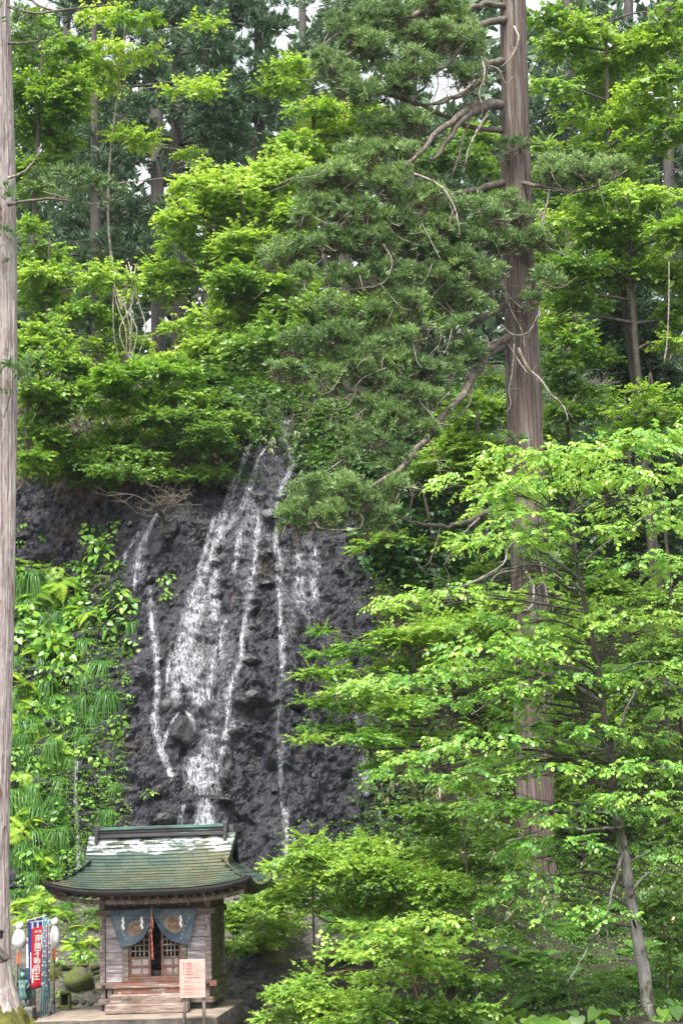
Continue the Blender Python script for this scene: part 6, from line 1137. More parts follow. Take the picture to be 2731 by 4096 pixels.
far_cedar(160, 88, 22, -80, 900, rp(140, 110, 40, 700, 18, 87, 5, 66, 40), 'slim cedar far back behind the left trunk')
far_cedar(480, 92, 22, -80, 900, rp(450, 120, -40, 420, 18, 91, 6, 70, 44), 'slim cedar far back behind the tall dark cedar')
far_cedar(1310, 80, 28, -80, 900, [(1290, 230, 50, 50, 79), (1340, 200, 50, 45, 79), (1240, 280, 40, 40, 79), (1290, 300, 50, 36, 79), (1380, 260, 45, 40, 79), (1330, 150, 40, 40, 79), (1440, 300, 50, 40, 79), (1420, 180, 60, 50, 79), (1500, 340, 60, 40, 79)], 'dark cedar behind the bright trees right of the great cedar')
far_cedar(1450, 84, 28, -80, 1000, rp(1440, 130, 60, 500, 18, 83, 8, 70, 44), 'dark cedar far back at upper right')
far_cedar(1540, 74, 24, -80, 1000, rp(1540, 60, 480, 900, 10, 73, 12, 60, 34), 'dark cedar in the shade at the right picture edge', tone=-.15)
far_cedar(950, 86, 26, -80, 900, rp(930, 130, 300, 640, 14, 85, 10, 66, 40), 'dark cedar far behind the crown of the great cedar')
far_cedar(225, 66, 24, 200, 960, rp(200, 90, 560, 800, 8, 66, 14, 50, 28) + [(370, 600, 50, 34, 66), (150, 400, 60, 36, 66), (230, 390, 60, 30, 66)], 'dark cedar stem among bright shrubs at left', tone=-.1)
far_cedar(700, 96, 22, -80, 800, rp(640, 120, 250, 560, 12, 95, 15, 70, 40), 'slim cedar farthest back behind the maple')
# ------------------------------------------------------------------ broadleaf trees above the fall and on both sides
def gbase(x, y, d):
    p = PV(x, y, d)
    if 46 < d < 56.5 and x < 860: p = PV(x, y, 57.0)
    return np.array([p[0], p[1], drop(p[0], p[1])])
def dd_(pads, d): return [(x, y, rx, ry, d + ((x * 7 + y * 13) % 17 - 8) * .14) for x, y, rx, ry in pads]
def tree(lab, bx_, d, lean, pads, mt, **kw):
    pads = dd_(pads, d); b0 = gbase(bx_, 900, d); ys = min(p[1] for p in pads); xs_ = np.mean([p[0] for p in pads if p[1] < ys + 120]); mid = PV((bx_ + xs_) / 2 + lean, (ys + 1000) / 2, d); top = PV(xs_, ys + 30, d)
    if mid[2] < b0[2] + .5: mid = (b0 + top) / 2
    return broad_tree(lab, b0, [mid, top], pads, LF[mt], **kw)
G1 = 'broadleaf trees above the waterfall'
tree('bright green maple spreading left over the top of the waterfall', 640, 58, 20, [(470, 430, 100, 55), (560, 420, 95, 55), (630, 385, 75, 45), (540, 500, 105, 48), (460, 560, 95, 45), (400, 620, 80, 38), (600, 560, 95, 48), (500, 640, 105, 42), (640, 480, 70, 40), (350, 660, 55, 22), (560, 700, 105, 46), (470, 735, 85, 36), (430, 790, 75, 36), (620, 650, 85, 38), (400, 490, 40, 40), (680, 550, 60, 40)], 'bright', tm=MAPLE, leaf=.17, L=.5, k=8, cov=1.7, r0=.16, group=G1, tone=.55)
tree('yellow green broadleaf tree above the centre, behind the cedar foliage', 760, 66, 10, [(780, 290, 85, 48), (760, 350, 90, 45), (720, 235, 55, 32), (830, 310, 50, 40), (700, 400, 75, 40), (660, 330, 60, 30), (820, 255, 50, 26), (740, 420, 60, 30), (640, 200, 50, 24), (660, 150, 50, 24)], 'yellow', leaf=.17, L=.5, k=8, cov=1.6, r0=.16, group=G1, tone=.45)
tree('mid green maple hanging right over the head of the fall', 680, 56.5, 0, [(670, 720, 85, 36), (610, 790, 105, 42), (520, 800, 80, 34), (700, 805, 85, 34), (610, 870, 80, 26), (690, 690, 70, 30), (740, 760, 60, 30), (560, 850, 70, 26), (590, 900, 50, 18), (650, 895, 60, 18), (760, 700, 60, 34), (820, 720, 60, 34)], 'mid', tm=MAPLE, leaf=.16, L=.46, k=8, cov=1.8, r0=.12, group=G1, tone=.6)
tree('light green broadleaf tree with tall layered crown at upper left edge', 75, 60, -10, [(90, 150, 65, 55), (120, 230, 65, 45), (70, 285, 55, 45), (125, 305, 50, 28), (80, 375, 55, 36), (60, 55, 55, 30), (150, 100, 50, 26), (60, 210, 40, 40), (160, 190, 40, 24), (60, 430, 40, 24)], 'bright', leaf=.17, L=.5, k=8, cov=1.9, r0=.13, group=G1)
tree('loose green broadleaf tree behind the left trunk at middle height', 100, 58, 0, [(110, 640, 75, 38), (80, 685, 70, 34), (160, 705, 55, 22), (250, 620, 55, 28), (240, 725, 45, 36), (60, 515, 40, 22), (270, 790, 55, 36), (60, 610, 50, 30), (210, 650, 30, 20), (90, 570, 50, 24)], 'bright', leaf=.17, L=.48, k=8, cov=1.6, r0=.11, group=G1, tone=.45)
tree('bushy green tree low behind the left trunk above the cliff', 90, 50, 0, [(100, 805, 80, 46), (75, 765, 55, 36), (135, 910, 75, 36), (65, 900, 55, 32), (85, 985, 50, 36), (65, 1085, 40, 36), (60, 840, 40, 30), (150, 850, 50, 26), (90, 950, 50, 26), (60, 1040, 40, 24)], 'bright', leaf=.15, L=.42, k=9, cov=1.9, r0=.10, group=G1, tone=.45)
tree('yellowish young leaves on thin arching stems before the dark cedars', 330, 62, -60, [(200, 145, 48, 16), (260, 110, 50, 16), (215, 190, 50, 16), (160, 165, 36, 14), (330, 120, 44, 16), (315, 312, 44, 18), (270, 300, 30, 14), (440, 200, 52, 18), (430, 342, 26, 12), (470, 52, 32, 14), (240, 24, 50, 14), (310, 40, 50, 16), (180, 240, 30, 12), (470, 175, 36, 12), (480, 380, 20, 14), (245, 150, 40, 14), (120, 115, 30, 12)], 'yellow', leaf=.17, L=.5, k=7, cov=1.5, r0=.07, bark='limb_pale', group=G1, hollow=.2)
SG = 'bushes along the brow of the cliff'
def shrub(lab, bx_, by_, d, pads, mt, **kw):
    b0 = gbase(bx_, by_, d); kw.setdefault('name', 'shrub'); kw.setdefault('cat', 'shrub'); kw.setdefault('group', SG); pads = dd_(pads, d); c = np.mean([PV(x, y, dd) for x, y, _, _, dd in pads], 0)
    return broad_tree(lab, b0, [(b0 + c) / 2 + np.array([0, 0, .1]), c], pads, LF[mt], shrub=True, **kw)
shrub('bright yellow green bush in layered sprays on the cliff brow at left', 330, 960, 51.5, [(300, 852, 90, 34), (245, 882, 60, 26), (345, 900, 95, 34), (240, 1000, 85, 22), (310, 985, 95, 24), (190, 1015, 40, 14), (390, 860, 60, 28), (270, 930, 60, 24)], 'yellow', leaf=.12, L=.36, cov=1.9, r0=.06, tone=.4)
shrub('green bush with hanging twigs left of the head of the fall', 420, 1040, 51, [(405, 950, 85, 32), (450, 1000, 75, 32), (385, 1040, 80, 30), (330, 1050, 80, 26), (460, 920, 60, 24), (480, 1040, 50, 26), (510, 1000, 46, 26), (470, 1085, 44, 18), (530, 960, 40, 22), (300, 1030, 60, 22), (430, 1080, 50, 20)], 'mid', leaf=.11, L=.34, cov=2.0, r0=.06, tone=.55)
shrub('dark leafy bush hanging over the left end of the cliff', 180, 1060, 50, [(220, 1055, 70, 22), (150, 1050, 60, 24), (110, 1010, 40, 30), (270, 1080, 60, 18), (330, 1085, 50, 18), (180, 1090, 60, 14)], 'mid', leaf=.11, L=.34, cov=1.8, r0=.05, tone=.4)
shrub('dark glossy bush overhanging the lip of the waterfall', 590, 930, 55.5, [(540, 900, 70, 26), (480, 880, 70, 30), (600, 925, 50, 16), (520, 945, 50, 18), (450, 850, 60, 26), (380, 830, 50, 26), (660, 925, 40, 14), (560, 880, 60, 24)], 'mid', leaf=.12, L=.34, cov=1.8, r0=.05, tone=.35)
shrub('mid green bush right of the head of the fall, below the cedar foliage', 760, 1000, 54, [(760, 950, 50, 24), (790, 1000, 40, 24), (740, 985, 30, 18), (830, 1040, 40, 22), (800, 960, 50, 24), (770, 1055, 22, 14)], 'mid', leaf=.12, L=.34, cov=1.6, r0=.05, tone=.3)
G2 = 'broadleaf trees on the right slope'
tree('bright chestnut-like tree filling the upper right corner', 1500, 53, -30, [(1275, 100, 60, 38), (1335, 65, 55, 38), (1425, 110, 85, 45), (1500, 90, 75, 55), (1400, 215, 85, 40), (1480, 230, 85, 46), (1385, 295, 60, 30), (1540, 285, 55, 36), (1440, 330, 75, 26), (1270, 195, 40, 26), (1530, 170, 50, 40), (1360, 150, 50, 30), (1540, 20, 50, 36), (1255, 40, 40, 30), (1330, 270, 40, 22)], 'bright', leaf=.19, L=.55, k=8, cov=1.5, r0=.15, group=G2, tone=.5)
tree('fresh green broadleaf tree right of the great cedar at middle height', 1480, 51.5, -10, [(1350, 515, 105, 42), (1450, 500, 105, 42), (1535, 540, 65, 46), (1300, 600, 75, 36), (1400, 620, 95, 36), (1320, 680, 65, 32), (1500, 620, 85, 36), (1290, 735, 50, 24), (1530, 720, 46, 36), (1400, 430, 70, 32), (1500, 440, 60, 30), (1280, 660, 44, 30), (1450, 570, 70, 34), (1545, 640, 44, 40), (1520, 780, 40, 18)], 'bright', leaf=.16, L=.46, k=8, cov=1.7, r0=.14, group=G2, tone=.6)
tree('layered green tree close behind the great cedar on its right', 1300, 50.5, 0, [(1335, 815, 65, 22), (1295, 770, 55, 26), (1350, 890, 60, 18), (1290, 870, 55, 26), (1320, 945, 55, 18), (1270, 930, 36, 22), (1270, 820, 40, 26), (1380, 935, 40, 12), (1260, 990, 40, 14)], 'bright', leaf=.15, L=.42, k=8, cov=1.6, r0=.08, group=G2, tone=.4)
tree('yellowish layered small tree in front of the dark hollow at right', 1520, 47.5, 0, [(1470, 930, 65, 16), (1505, 965, 75, 22), (1435, 970, 55, 16), (1540, 895, 46, 20), (1480, 890, 40, 12), (1420, 1010, 50, 14), (1530, 1010, 50, 20)], 'yellow', leaf=.12, L=.36, k=9, cov=1.5, r0=.06, group=G2, tone=.3)
tree('pale green tree seen between the waterfall and the great cedar', 1100, 51, 0, [(1060, 920, 65, 28), (1100, 965, 65, 36), (1080, 1005, 75, 36), (1030, 1045, 60, 28), (990, 1065, 55, 26), (1120, 1045, 50, 30), (1130, 920, 34, 30), (1060, 1080, 60, 24), (1110, 1110, 50, 26)], 'bright', leaf=.13, L=.4, k=9, cov=1.8, r0=.08, group=G2, tone=.45)
tree('dark maple spray hanging below the lowest cedar bough', 1000, 49.5, 0, [(900, 1250, 85, 26), (960, 1290, 85, 22), (870, 1222, 50, 20), (905, 1312, 55, 16), (990, 1250, 50, 22), (840, 1280, 36, 16), (1000, 1310, 40, 16), (950, 1225, 50, 18)], 'mid', tm=MAPLE, leaf=.13, L=.36, k=9, cov=1.5, r0=.06, group=G2, tone=.45)
tree('pale tree crown seen through the gaps right of the cedar top', 1240, 60, 0, [(1240, 400, 50, 36), (1300, 380, 60, 36), (1270, 470, 50, 34), (1230, 560, 30, 40), (1350, 350, 60, 30), (1240, 330, 30, 26), (1420, 400, 60, 30), (1060, 300, 60, 40), (1010, 360, 60, 40), (1100, 380, 40, 40)], 'mid', leaf=.17, L=.5, k=8, cov=1.4, r0=.10, group=G2, tone=.55)
tree('green tree crown showing between the boughs of the great cedar', 900, 62, 0, [(890, 500, 60, 30), (960, 520, 70, 30), (870, 690, 60, 30), (940, 700, 60, 30), (1010, 700, 60, 30), (1090, 640, 40, 30), (1100, 500, 40, 30), (820, 500, 50, 30), (1120, 860, 30, 24), (1000, 540, 50, 30), (1110, 440, 30, 26), (840, 740, 60, 24)], 'bright', leaf=.17, L=.5, k=8, cov=1.3, r0=.12, group=G2, tone=.4)
# ------------------------------------------------------------------ lower right: the tall tiered tree, small tree with the mossy bough, shrubs
TA = [(1490, 2330), (1480, 2250), (1462, 2150), (1445, 2050), (1432, 1960), (1412, 1850), (1400, 1720), (1385, 1640), (1375, 1560), (1362, 1480), (1345, 1400), (1330, 1330), (1315, 1250), (1285, 1180)]
tiers = [(1190, 1040, 85, 22), (1260, 1055, 80, 22), (1330, 1035, 85, 26), (1440, 1020, 110, 28), (1510, 990, 66, 22), (1090, 1105, 100, 24), (1180, 1120, 85, 28), (1270, 1110, 100, 28), (1380, 1095, 100, 28), (1480, 1090, 90, 28), (1130, 1165, 66, 18), (1210, 1190, 95, 20), (1450, 1160, 95, 24), (1545, 1160, 40, 22), (1075, 1242, 54, 15), (1150, 1240, 90, 18), (1235, 1235, 60, 20), (1480, 1205, 80, 24), (1400, 1215, 50, 20), (930, 1380, 66, 16), (1010, 1362, 80, 18), (1085, 1350, 60, 18), (880, 1390, 30, 10), (1470, 1290, 85, 24), (1540, 1300, 40, 26), (1120, 1490, 110, 30), (1220, 1460, 85, 26), (1305, 1450, 80, 20), (1430, 1420, 100, 26), (1520, 1430, 60, 26), (880, 1562, 80, 16), (985, 1560, 105, 22), (1090, 1535, 100, 24), (1050, 1612, 80, 18), (1160, 1590, 70, 20), (1000, 1735, 110, 20), (1110, 1700, 105, 22), (920, 1775, 66, 16), (1085, 1785, 70, 16), (1190, 1740, 70, 18), (1330, 1680, 90, 20), (1440, 1690, 105, 24), (1530, 1630, 54, 20), (1250, 1765, 80, 16), (1400, 1765, 85, 20), (1505, 1755, 60, 20), (1380, 1855, 95, 22), (1500, 1865, 70, 24), (1290, 1935, 90, 20), (1450, 1955, 80, 22), (1350, 2000, 50, 14), (1220, 1965, 70, 18), (1540, 1960, 40, 20), (1180, 2065, 70, 16), (1300, 2095, 80, 16), (1420, 2100, 50, 14), (1250, 1850, 70, 16), (1210, 1420, 60, 20), (1215, 1490, 60, 20), (1235, 1625, 60, 22), (1200, 1580, 60, 20), (1220, 1710, 60, 20), (1180, 1850, 50, 20), (1230, 1930, 50, 16), (1180, 1530, 70, 24), (1240, 1560, 60, 20), (1210, 1660, 60, 20), (1150, 1760, 70, 20), (1120, 1850, 60, 20), (1330, 1560, 60, 20), (1420, 1540, 70, 20), (1270, 1500, 70, 22), (1340, 1380, 60, 18), (1280, 1330, 60, 14), (1100, 1420, 60, 20), (1360, 1780, 70, 20), (1460, 1820, 70, 20), (1300, 1880, 60, 18), (1230, 2020, 60, 18), (1480, 1560, 70, 20), (1540, 1520, 36, 22)]
bs = gbase(1490, 2330, 34.3)
def tiered():
    rs = np.random.default_rng(63); t = thing('dogwood_tree', 'tall young tree with mottled grey trunk and flat tiers of large pale green leaves', 'tree', bs, world=True)
    ax_ = [PV(x, y, 34.3) for x, y in TA]; ax_[0] = ax_[0] - np.array([0, 0, .3]); tp = smooth_path(ax_, 60); rad = np.interp(np.linspace(0, 1, 60), [0, .06, .3, .6, .85, 1], [.15, .122, .095, .062, .038, .014]); m = MB()
    m.tube(tp, rad, 22, disp=lambda a, k: 1 + .08 * vnoise(np.c_[np.cos(a) * 1.5, np.sin(a) * 1.5, a * 0 + k * .3], 3) + .05 * vnoise(np.c_[np.cos(a) * 4, np.sin(a) * 4, a * 0 + k * .8], 4)); v_ = np.vstack(m.v); kz = 24; lo_ = MB().add(v_[:22 * kz], [q for q in m.f if max(q) < 22 * kz]); hi_ = MB(); hi_.add(v_[22 * (kz - 1):], [tuple(i - 22 * (kz - 1) for i in q) for q in m.f if min(q) >= 22 * (kz - 1)]); lo_.build('trunk', MT['bark_grey'], t, True); hi_.build('upper_stem', MT['bark_dark'], t, True)
    PP, RR, SS, NN = [], [], [], []; tw = MB()
    for i, (x, y, rx, ry) in enumerate(tiers):
        d = 34.0 + ((x * 7 + y * 13) % 19 - 9) * .13; c = PV(x, y, d); f = d / FPX * 1.7417; r = np.array([rx * f * 1.05, rx * f * .85, ry * f * 1.05])
        j0 = np.linalg.norm((tp - c)[:, [0, 1]], axis=1) * .55; want = c[2] - .35 * (.5 + rx * f * .4); j = int(np.argmin(np.abs(tp[:, 2] - want))); j = min(max(j, 8), 58)
        lm = MB(); lp = limb_to(lm, tp[j], c - np.array([0, 0, r[2] * .5]), max(.012, min(.03, rad[j] * .45)), .007, rs, sag=.07, n=14, wob=.07, seg=7); lm.build('branch', MT['bark_grey' if i % 4 == 0 else 'bark_dark'], t, True)
        n = max(14, int(3.6 * math.pi * r[0] * r[2] / (7 * (.14 * .85) ** 2 * .34)))
        ph = rs.uniform(0, 6.28, n); rr = np.sqrt(rs.random(n)); p = c + np.stack([np.cos(ph) * rr * r[0] * .95, np.sin(ph) * rr * r[1] * .95, (rs.random(n) * 1.0 - .55) * r[2] * 2 * (1 - .5 * rr)], 1) + np.array([0, 0, .5 * r[2]]) * (1 - rr[:, None])
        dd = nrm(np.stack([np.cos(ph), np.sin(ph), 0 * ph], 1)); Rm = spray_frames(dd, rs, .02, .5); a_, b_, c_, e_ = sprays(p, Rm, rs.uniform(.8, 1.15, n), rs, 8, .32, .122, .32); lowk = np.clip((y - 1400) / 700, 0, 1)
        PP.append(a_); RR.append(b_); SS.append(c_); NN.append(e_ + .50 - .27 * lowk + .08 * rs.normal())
        for q in range(7): limb_to(tw, lp[rs.integers(5, 13)], p[rs.integers(0, n)], .009, .003, rs, seg=4, n=7, wob=.08)
    tw.build('twigs', MT['bark_dark'], t, True)['kind'] = 'stuff'
    # a few long crooked boughs seen bare below the tiers
    for q in ([(1375, 1580, 34.2), (1300, 1545, 33.8), (1230, 1560, 33.5), (1150, 1600, 33.2), (1080, 1640, 33)], [(1380, 1610, 34.2), (1310, 1575, 33.8), (1240, 1620, 33.6), (1225, 1660, 33.5), (1180, 1690, 33.4)], [(1400, 1740, 34.2), (1450, 1600, 34), (1500, 1560, 33.9), (1560, 1580, 33.8)], [(1432, 1900, 34.2), (1350, 1905, 33.8), (1260, 1900, 33.6), (1180, 1930, 33.4), (1120, 1960, 33.2)], [(1445, 2060, 34.2), (1480, 2010, 34), (1540, 1990, 33.9), (1590, 2000, 33.8)], [(1330, 1330, 34.2), (1280, 1290, 33.8), (1190, 1240, 33.5), (1080, 1230, 33.3)], [(1345, 1360, 34.2), (1250, 1300, 33.9), (1150, 1310, 33.6), (1060, 1350, 33.4), (960, 1370, 33.2)], [(1330, 1300, 34.2), (1400, 1240, 34), (1460, 1200, 33.8), (1540, 1160, 33.6)], [(1430, 1960, 34.2), (1390, 2100, 33.6), (1350, 2180, 33.4), (1300, 2260, 33.2)], [(1385, 2110, 33.6), (1400, 2170, 33.5), (1420, 2210, 33.4)]):
        m = MB(); p = smooth_path([PV(*k) for k in q], 24); p[1:-1] += rs.normal(size=(22, 3)) * .012; m.tube(p, np.linspace(.03, .009, 24), 8); m.build('branch', MT['bark_grey'], t, True)
    PP, RR, SS, NN = np.vstack(PP), np.vstack(RR), np.concatenate(SS), np.clip(np.concatenate(NN), 0, 1)
    px = PP[:, 0] / PP[:, 1]; inside = (px < .19)
    sc = np.where(inside, SS * 3 - .03 * (PP[:, 1] - 33) + rs.random(len(SS)) * .06, -9); pick = np.argsort(-sc)[:300]; keep = np.setdiff1d(np.arange(len(SS)), pick); V0, T0 = LEAF4; W_ = 1.12; pr = []
    for lv in range(5): pr.append(trimesh('leaf', V0 * np.array([1, W_, 1]), T0, LF['dogwood'], np.full(len(V0), .14 + .18 * lv), t))
    for q, i in enumerate(pick):
        lv = int(np.clip((NN[i] - .05) / .18, 0, 4)); o = pr[lv].copy(); COL.objects.link(o); M_ = np.eye(4); M_[:3, :3] = RR[i] * SS[i]; M_[:3, 3] = PP[i]; o.matrix_basis = Matrix(M_.tolist())
    for o in pr: bpy.data.objects.remove(o)
    V, T, rn = leaf_mesh(PP[keep], RR[keep], SS[keep], LEAF4, NN[keep], W_); o = trimesh('crown', V, T, LF['dogwood'], rn, t); o['kind'] = 'stuff'
tiered()
G3 = 'shrubs and small trees at lower right'
def low(lab, bx_, by_, d, pads, mt, **kw):
    kw.setdefault('group', G3); return shrub(lab, bx_, by_, d, pads, mt, **kw)
b9 = gbase(1090, 1960, 40)
broad_tree('small leaning tree with fine leaves whose mossy bough reaches left over the wet rock', b9, [PV(1040, 1850, 40), PV(1000, 1700, 39.6), PV(960, 1560, 39.2), PV(930, 1450, 39)], dd_([(780, 1482, 66, 20), (860, 1460, 80, 22), (950, 1440, 90, 26), (1020, 1425, 85, 26), (740, 1540, 55, 15), (850, 1535, 85, 22), (780, 1612, 66, 18), (725, 1605, 40, 12), (880, 1620, 85, 22), (760, 1662, 66, 15), (700, 1692, 40, 11), (830, 1690, 80, 20), (930, 1680, 80, 22), (880, 1750, 50, 13), (1060, 1460, 70, 26), (960, 1520, 80, 24), (740, 1450, 20, 12), (820, 1575, 70, 18), (930, 1600, 66, 18), (1100, 1420, 60, 24), (1130, 1370, 50, 20)], 39), LF['small'], leaf=.075, L=.28, k=12, cov=1.55, r0=.10, bark='bark_dark', group=G3, tone=.52, hollow=.2, name='broadleaf_tree')
low('bright shrub with pale fresh leaves right of the shrine roof', 720, 2120, 38.5, [(700, 1960, 70, 32), (770, 1985, 85, 32), (660, 2010, 40, 22), (740, 2040, 80, 30), (690, 2060, 50, 26), (820, 1940, 60, 24), (710, 1930, 30, 16), (640, 1990, 24, 14)], 'bright', leaf=.085, L=.28, k=10, cov=1.9, r0=.03, tone=.6)
low('wide bright shrub in the middle of the lower right bank', 860, 2100, 37.6, [(850, 1975, 85, 34), (920, 1955, 85, 32), (880, 2060, 90, 30), (800, 2060, 80, 30), (960, 2020, 80, 30), (1000, 2060, 70, 26), (900, 2020, 70, 26), (1030, 1990, 60, 26)], 'bright', leaf=.09, L=.3, k=9, cov=1.8, r0=.03, tone=.5)
low('leafy shrub between the shrine wall and the stony bed', 570, 2160, 40.5, [(560, 2100, 44, 40), (600, 2080, 44, 34), (620, 2130, 40, 34), (560, 2160, 40, 32), (645, 2100, 30, 30), (600, 2165, 40, 22), (535, 2120, 20, 40), (630, 2060, 36, 24)], 'bright', leaf=.085, L=.28, k=10, cov=1.9, r0=.03, tone=.5)
low('low bright ground bush at the bottom edge, right of the stony bed', 700, 2350, 34.6, [(690, 2290, 66, 30), (760, 2310, 70, 30), (640, 2325, 40, 22), (820, 2290, 66, 26), (730, 2260, 60, 22), (700, 2335, 66, 20), (800, 2335, 66, 20), (660, 2280, 34, 18)], 'bright', leaf=.085, L=.26, k=10, cov=2.0, r0=.025, tone=.55)
low('arching red-stemmed shrub with drooping pale leaves at bottom centre', 985, 2345, 33.6, [(850, 2165, 80, 24), (930, 2150, 80, 26), (790, 2190, 66, 16), (960, 2210, 80, 24), (900, 2230, 80, 22), (1010, 2160, 60, 20), (730, 2235, 40, 12), (1040, 2230, 50, 18), (870, 2120, 66, 18), (980, 2110, 60, 18), (1060, 2130, 50, 18)], 'bright', leaf=.11, L=.32, k=8, cov=1.25, r0=.035, bark='twig_red', tone=.55)
low('dense green bush at the bottom edge under the red-stemmed shrub', 930, 2360, 34.2, [(900, 2310, 70, 30), (960, 2325, 70, 24), (840, 2330, 60, 22), (1020, 2330, 60, 22), (1080, 2310, 60, 22)], 'mid', leaf=.09, L=.28, k=10, cov=1.8, r0=.025, tone=.6)
low('leafy branch tips left of the great cedar trunk, low on the bank', 1090, 2120, 37, [(1080, 1920, 70, 26), (1120, 1990, 66, 24), (1060, 2050, 60, 22), (1150, 1930, 40, 22), (1000, 1900, 60, 22), (1120, 1850, 60, 22), (1020, 1850, 60, 24), (950, 1860, 50, 20), (1070, 1800, 50, 20)], 'mid', leaf=.10, L=.3, k=9, cov=1.5, r0=.04, tone=.5)
low('dark green bush on the bank behind the great cedar trunk', 1330, 1900, 48, [(1330, 1560, 80, 40), (1450, 1500, 90, 46), (1320, 1420, 60, 34), (1500, 1600, 70, 40), (1380, 1640, 70, 36), (1130, 1650, 50, 40), (1120, 1560, 50, 34), (1300, 1720, 60, 36), (1480, 1720, 70, 36), (1310, 1840, 60, 40), (1130, 1780, 40, 36), (1540, 1500, 40, 60), (1400, 1350, 90, 40), (1510, 1370, 70, 40), (1330, 1300, 60, 34)], 'mid', leaf=.12, L=.36, k=9, cov=1.6, r0=.07, tone=.6)
low('green bush climbing the earth bank under the maple spray', 1020, 1500, 47, [(1000, 1390, 60, 24), (1080, 1400, 60, 26), (1050, 1330, 50, 18), (940, 1400, 40, 18), (1120, 1440, 40, 26), (1090, 1300, 40, 18)], 'mid', leaf=.11, L=.32, k=9, cov=1.6, r0=.05, tone=.4)
low('broad dark bush at the right picture edge beside the grey trunk', 1540, 2260, 37.5, [(1530, 2150, 50, 36), (1540, 2250, 40, 34), (1530, 2060, 50, 30), (1550, 1900, 40, 40), (1480, 2100, 30, 24), (1545, 1800, 34, 34)], 'mid', leaf=.10, L=.3, k=9, cov=1.4, r0=.04, tone=.5)
low('leafy bush low on the bank right of the grey trunk', 1530, 2300, 36, [(1540, 2010, 46, 26), (1500, 2060, 40, 20), (1550, 2120, 36, 24), (1520, 2200, 40, 24), (1550, 2280, 34, 24), (1490, 2330, 50, 18)], 'mid', leaf=.10, L=.3, k=9, cov=1.4, r0=.03, tone=.45)
low('leafy bush on the dark bank between the two right trunks', 1340, 2290, 35.5, [(1300, 2190, 50, 18), (1360, 2130, 50, 18), (1400, 2240, 50, 18), (1250, 2260, 50, 18), (1340, 2290, 50, 16), (1190, 2150, 40, 16), (1160, 2240, 50, 18)], 'bright', leaf=.10, L=.3, k=8, cov=1.0, r0=.03, tone=.3)
low('dark evergreen bush filling the shaded hollow right of the great cedar', 1430, 940, 57, [(1420, 720, 70, 44), (1460, 790, 80, 50), (1400, 830, 60, 50), (1480, 870, 70, 40), (1420, 900, 70, 34), (1380, 760, 40, 40), (1500, 730, 50, 40)], 'deep', leaf=.13, L=.4, k=9, cov=1.3, r0=.08, tone=.25, group='broadleaf trees on the right slope')  # added bush; its dark leaf colour stands in for the hollow's shade
# bare dead shrub on the face
c0, n0 = hit(640, 2110); ds = thing('dead_shrub', 'bare grey dead shrub sprawling over the upper left of the wet rock', 'shrub', c0, world=True); rs = np.random.default_rng(9); m = MB(); m2 = MB()
stem = smooth_path([hit(668, 2135)[0], PV(378, 1205, c0[1] - .25), PV(370, 1180, c0[1] - .5), PV(355, 1165, c0[1] - .7)], 10); m.tube(stem, np.linspace(.07, .04, 10), 7); m.build('stem', MT['bark_dark'], ds, True)
for k in range(16):
    a = rs.uniform(-2.9, .1) if k % 2 else rs.uniform(-3.0, -.0); L_ = rs.uniform(.35, .95); st_ = stem[rs.integers(4, 10)]; e = st_ + np.array([math.cos(a) * L_ * 1.3, -rs.uniform(0, .5), abs(math.sin(a)) * L_ * .75]); p = limb_to(m2, st_, e, .024, .008, rs, sag=.08, seg=5, n=8, wob=.1)
    for q in range(6): b0 = p[rs.integers(2, 8)]; p3 = limb_to(m2, b0, b0 + np.array([rs.normal() * .3, rs.normal() * .15, rs.normal() * .18 + .06]), .010, .004, rs, seg=4, n=5, wob=.15); [limb_to(m2, p3[3], p3[3] + rs.normal(size=3) * .13, .006, .003, rs, seg=3, n=4) for _ in range(2)]
m2.build('twigs', MT['limb_brown'], ds, True)['kind'] = 'stuff'
# ------------------------------------------------------------------ herbs: ferns, drooping grasses, broad-leaved plants, dwarf bamboo
def make_tussock(seed, nb=330, L=.62):
    rs = np.random.default_rng(seed); V = []; T = []; Rn = []; n0 = 0
    for q in range(nb):
        a = rs.uniform(0, 6.28); l = L * rs.uniform(.6, 1.15); up = rs.uniform(.35, .8); out = rs.uniform(.25, .85); w_ = rs.uniform(.004, .0075); ns = 6; b0 = np.array([rs.normal() * .05, rs.normal() * .05, 0]); d = np.array([math.cos(a), math.sin(a), 0]); sd = np.array([-d[1], d[0], 0]); r_ = np.clip(.5 + rs.normal() * .22, 0, 1)
        for k in range(ns + 1):
            u = k / ns; p = b0 + d * l * out * (u ** 1.2) * .8 + np.array([0, 0, l * (up * u - (up + 1.15) * u * u * 1.0)]); ww = w_ * (1 - u) ** .6 + .0008; V += [p - sd * ww, p + sd * ww]; Rn += [r_ * .7 + .25 * u] * 2
        for k in range(ns): o = n0 + 2 * k; T += [(o, o + 1, o + 3), (o, o + 3, o + 2)]
        n0 += 2 * (ns + 1)
    return np.array(V), np.array(T), np.array(Rn)
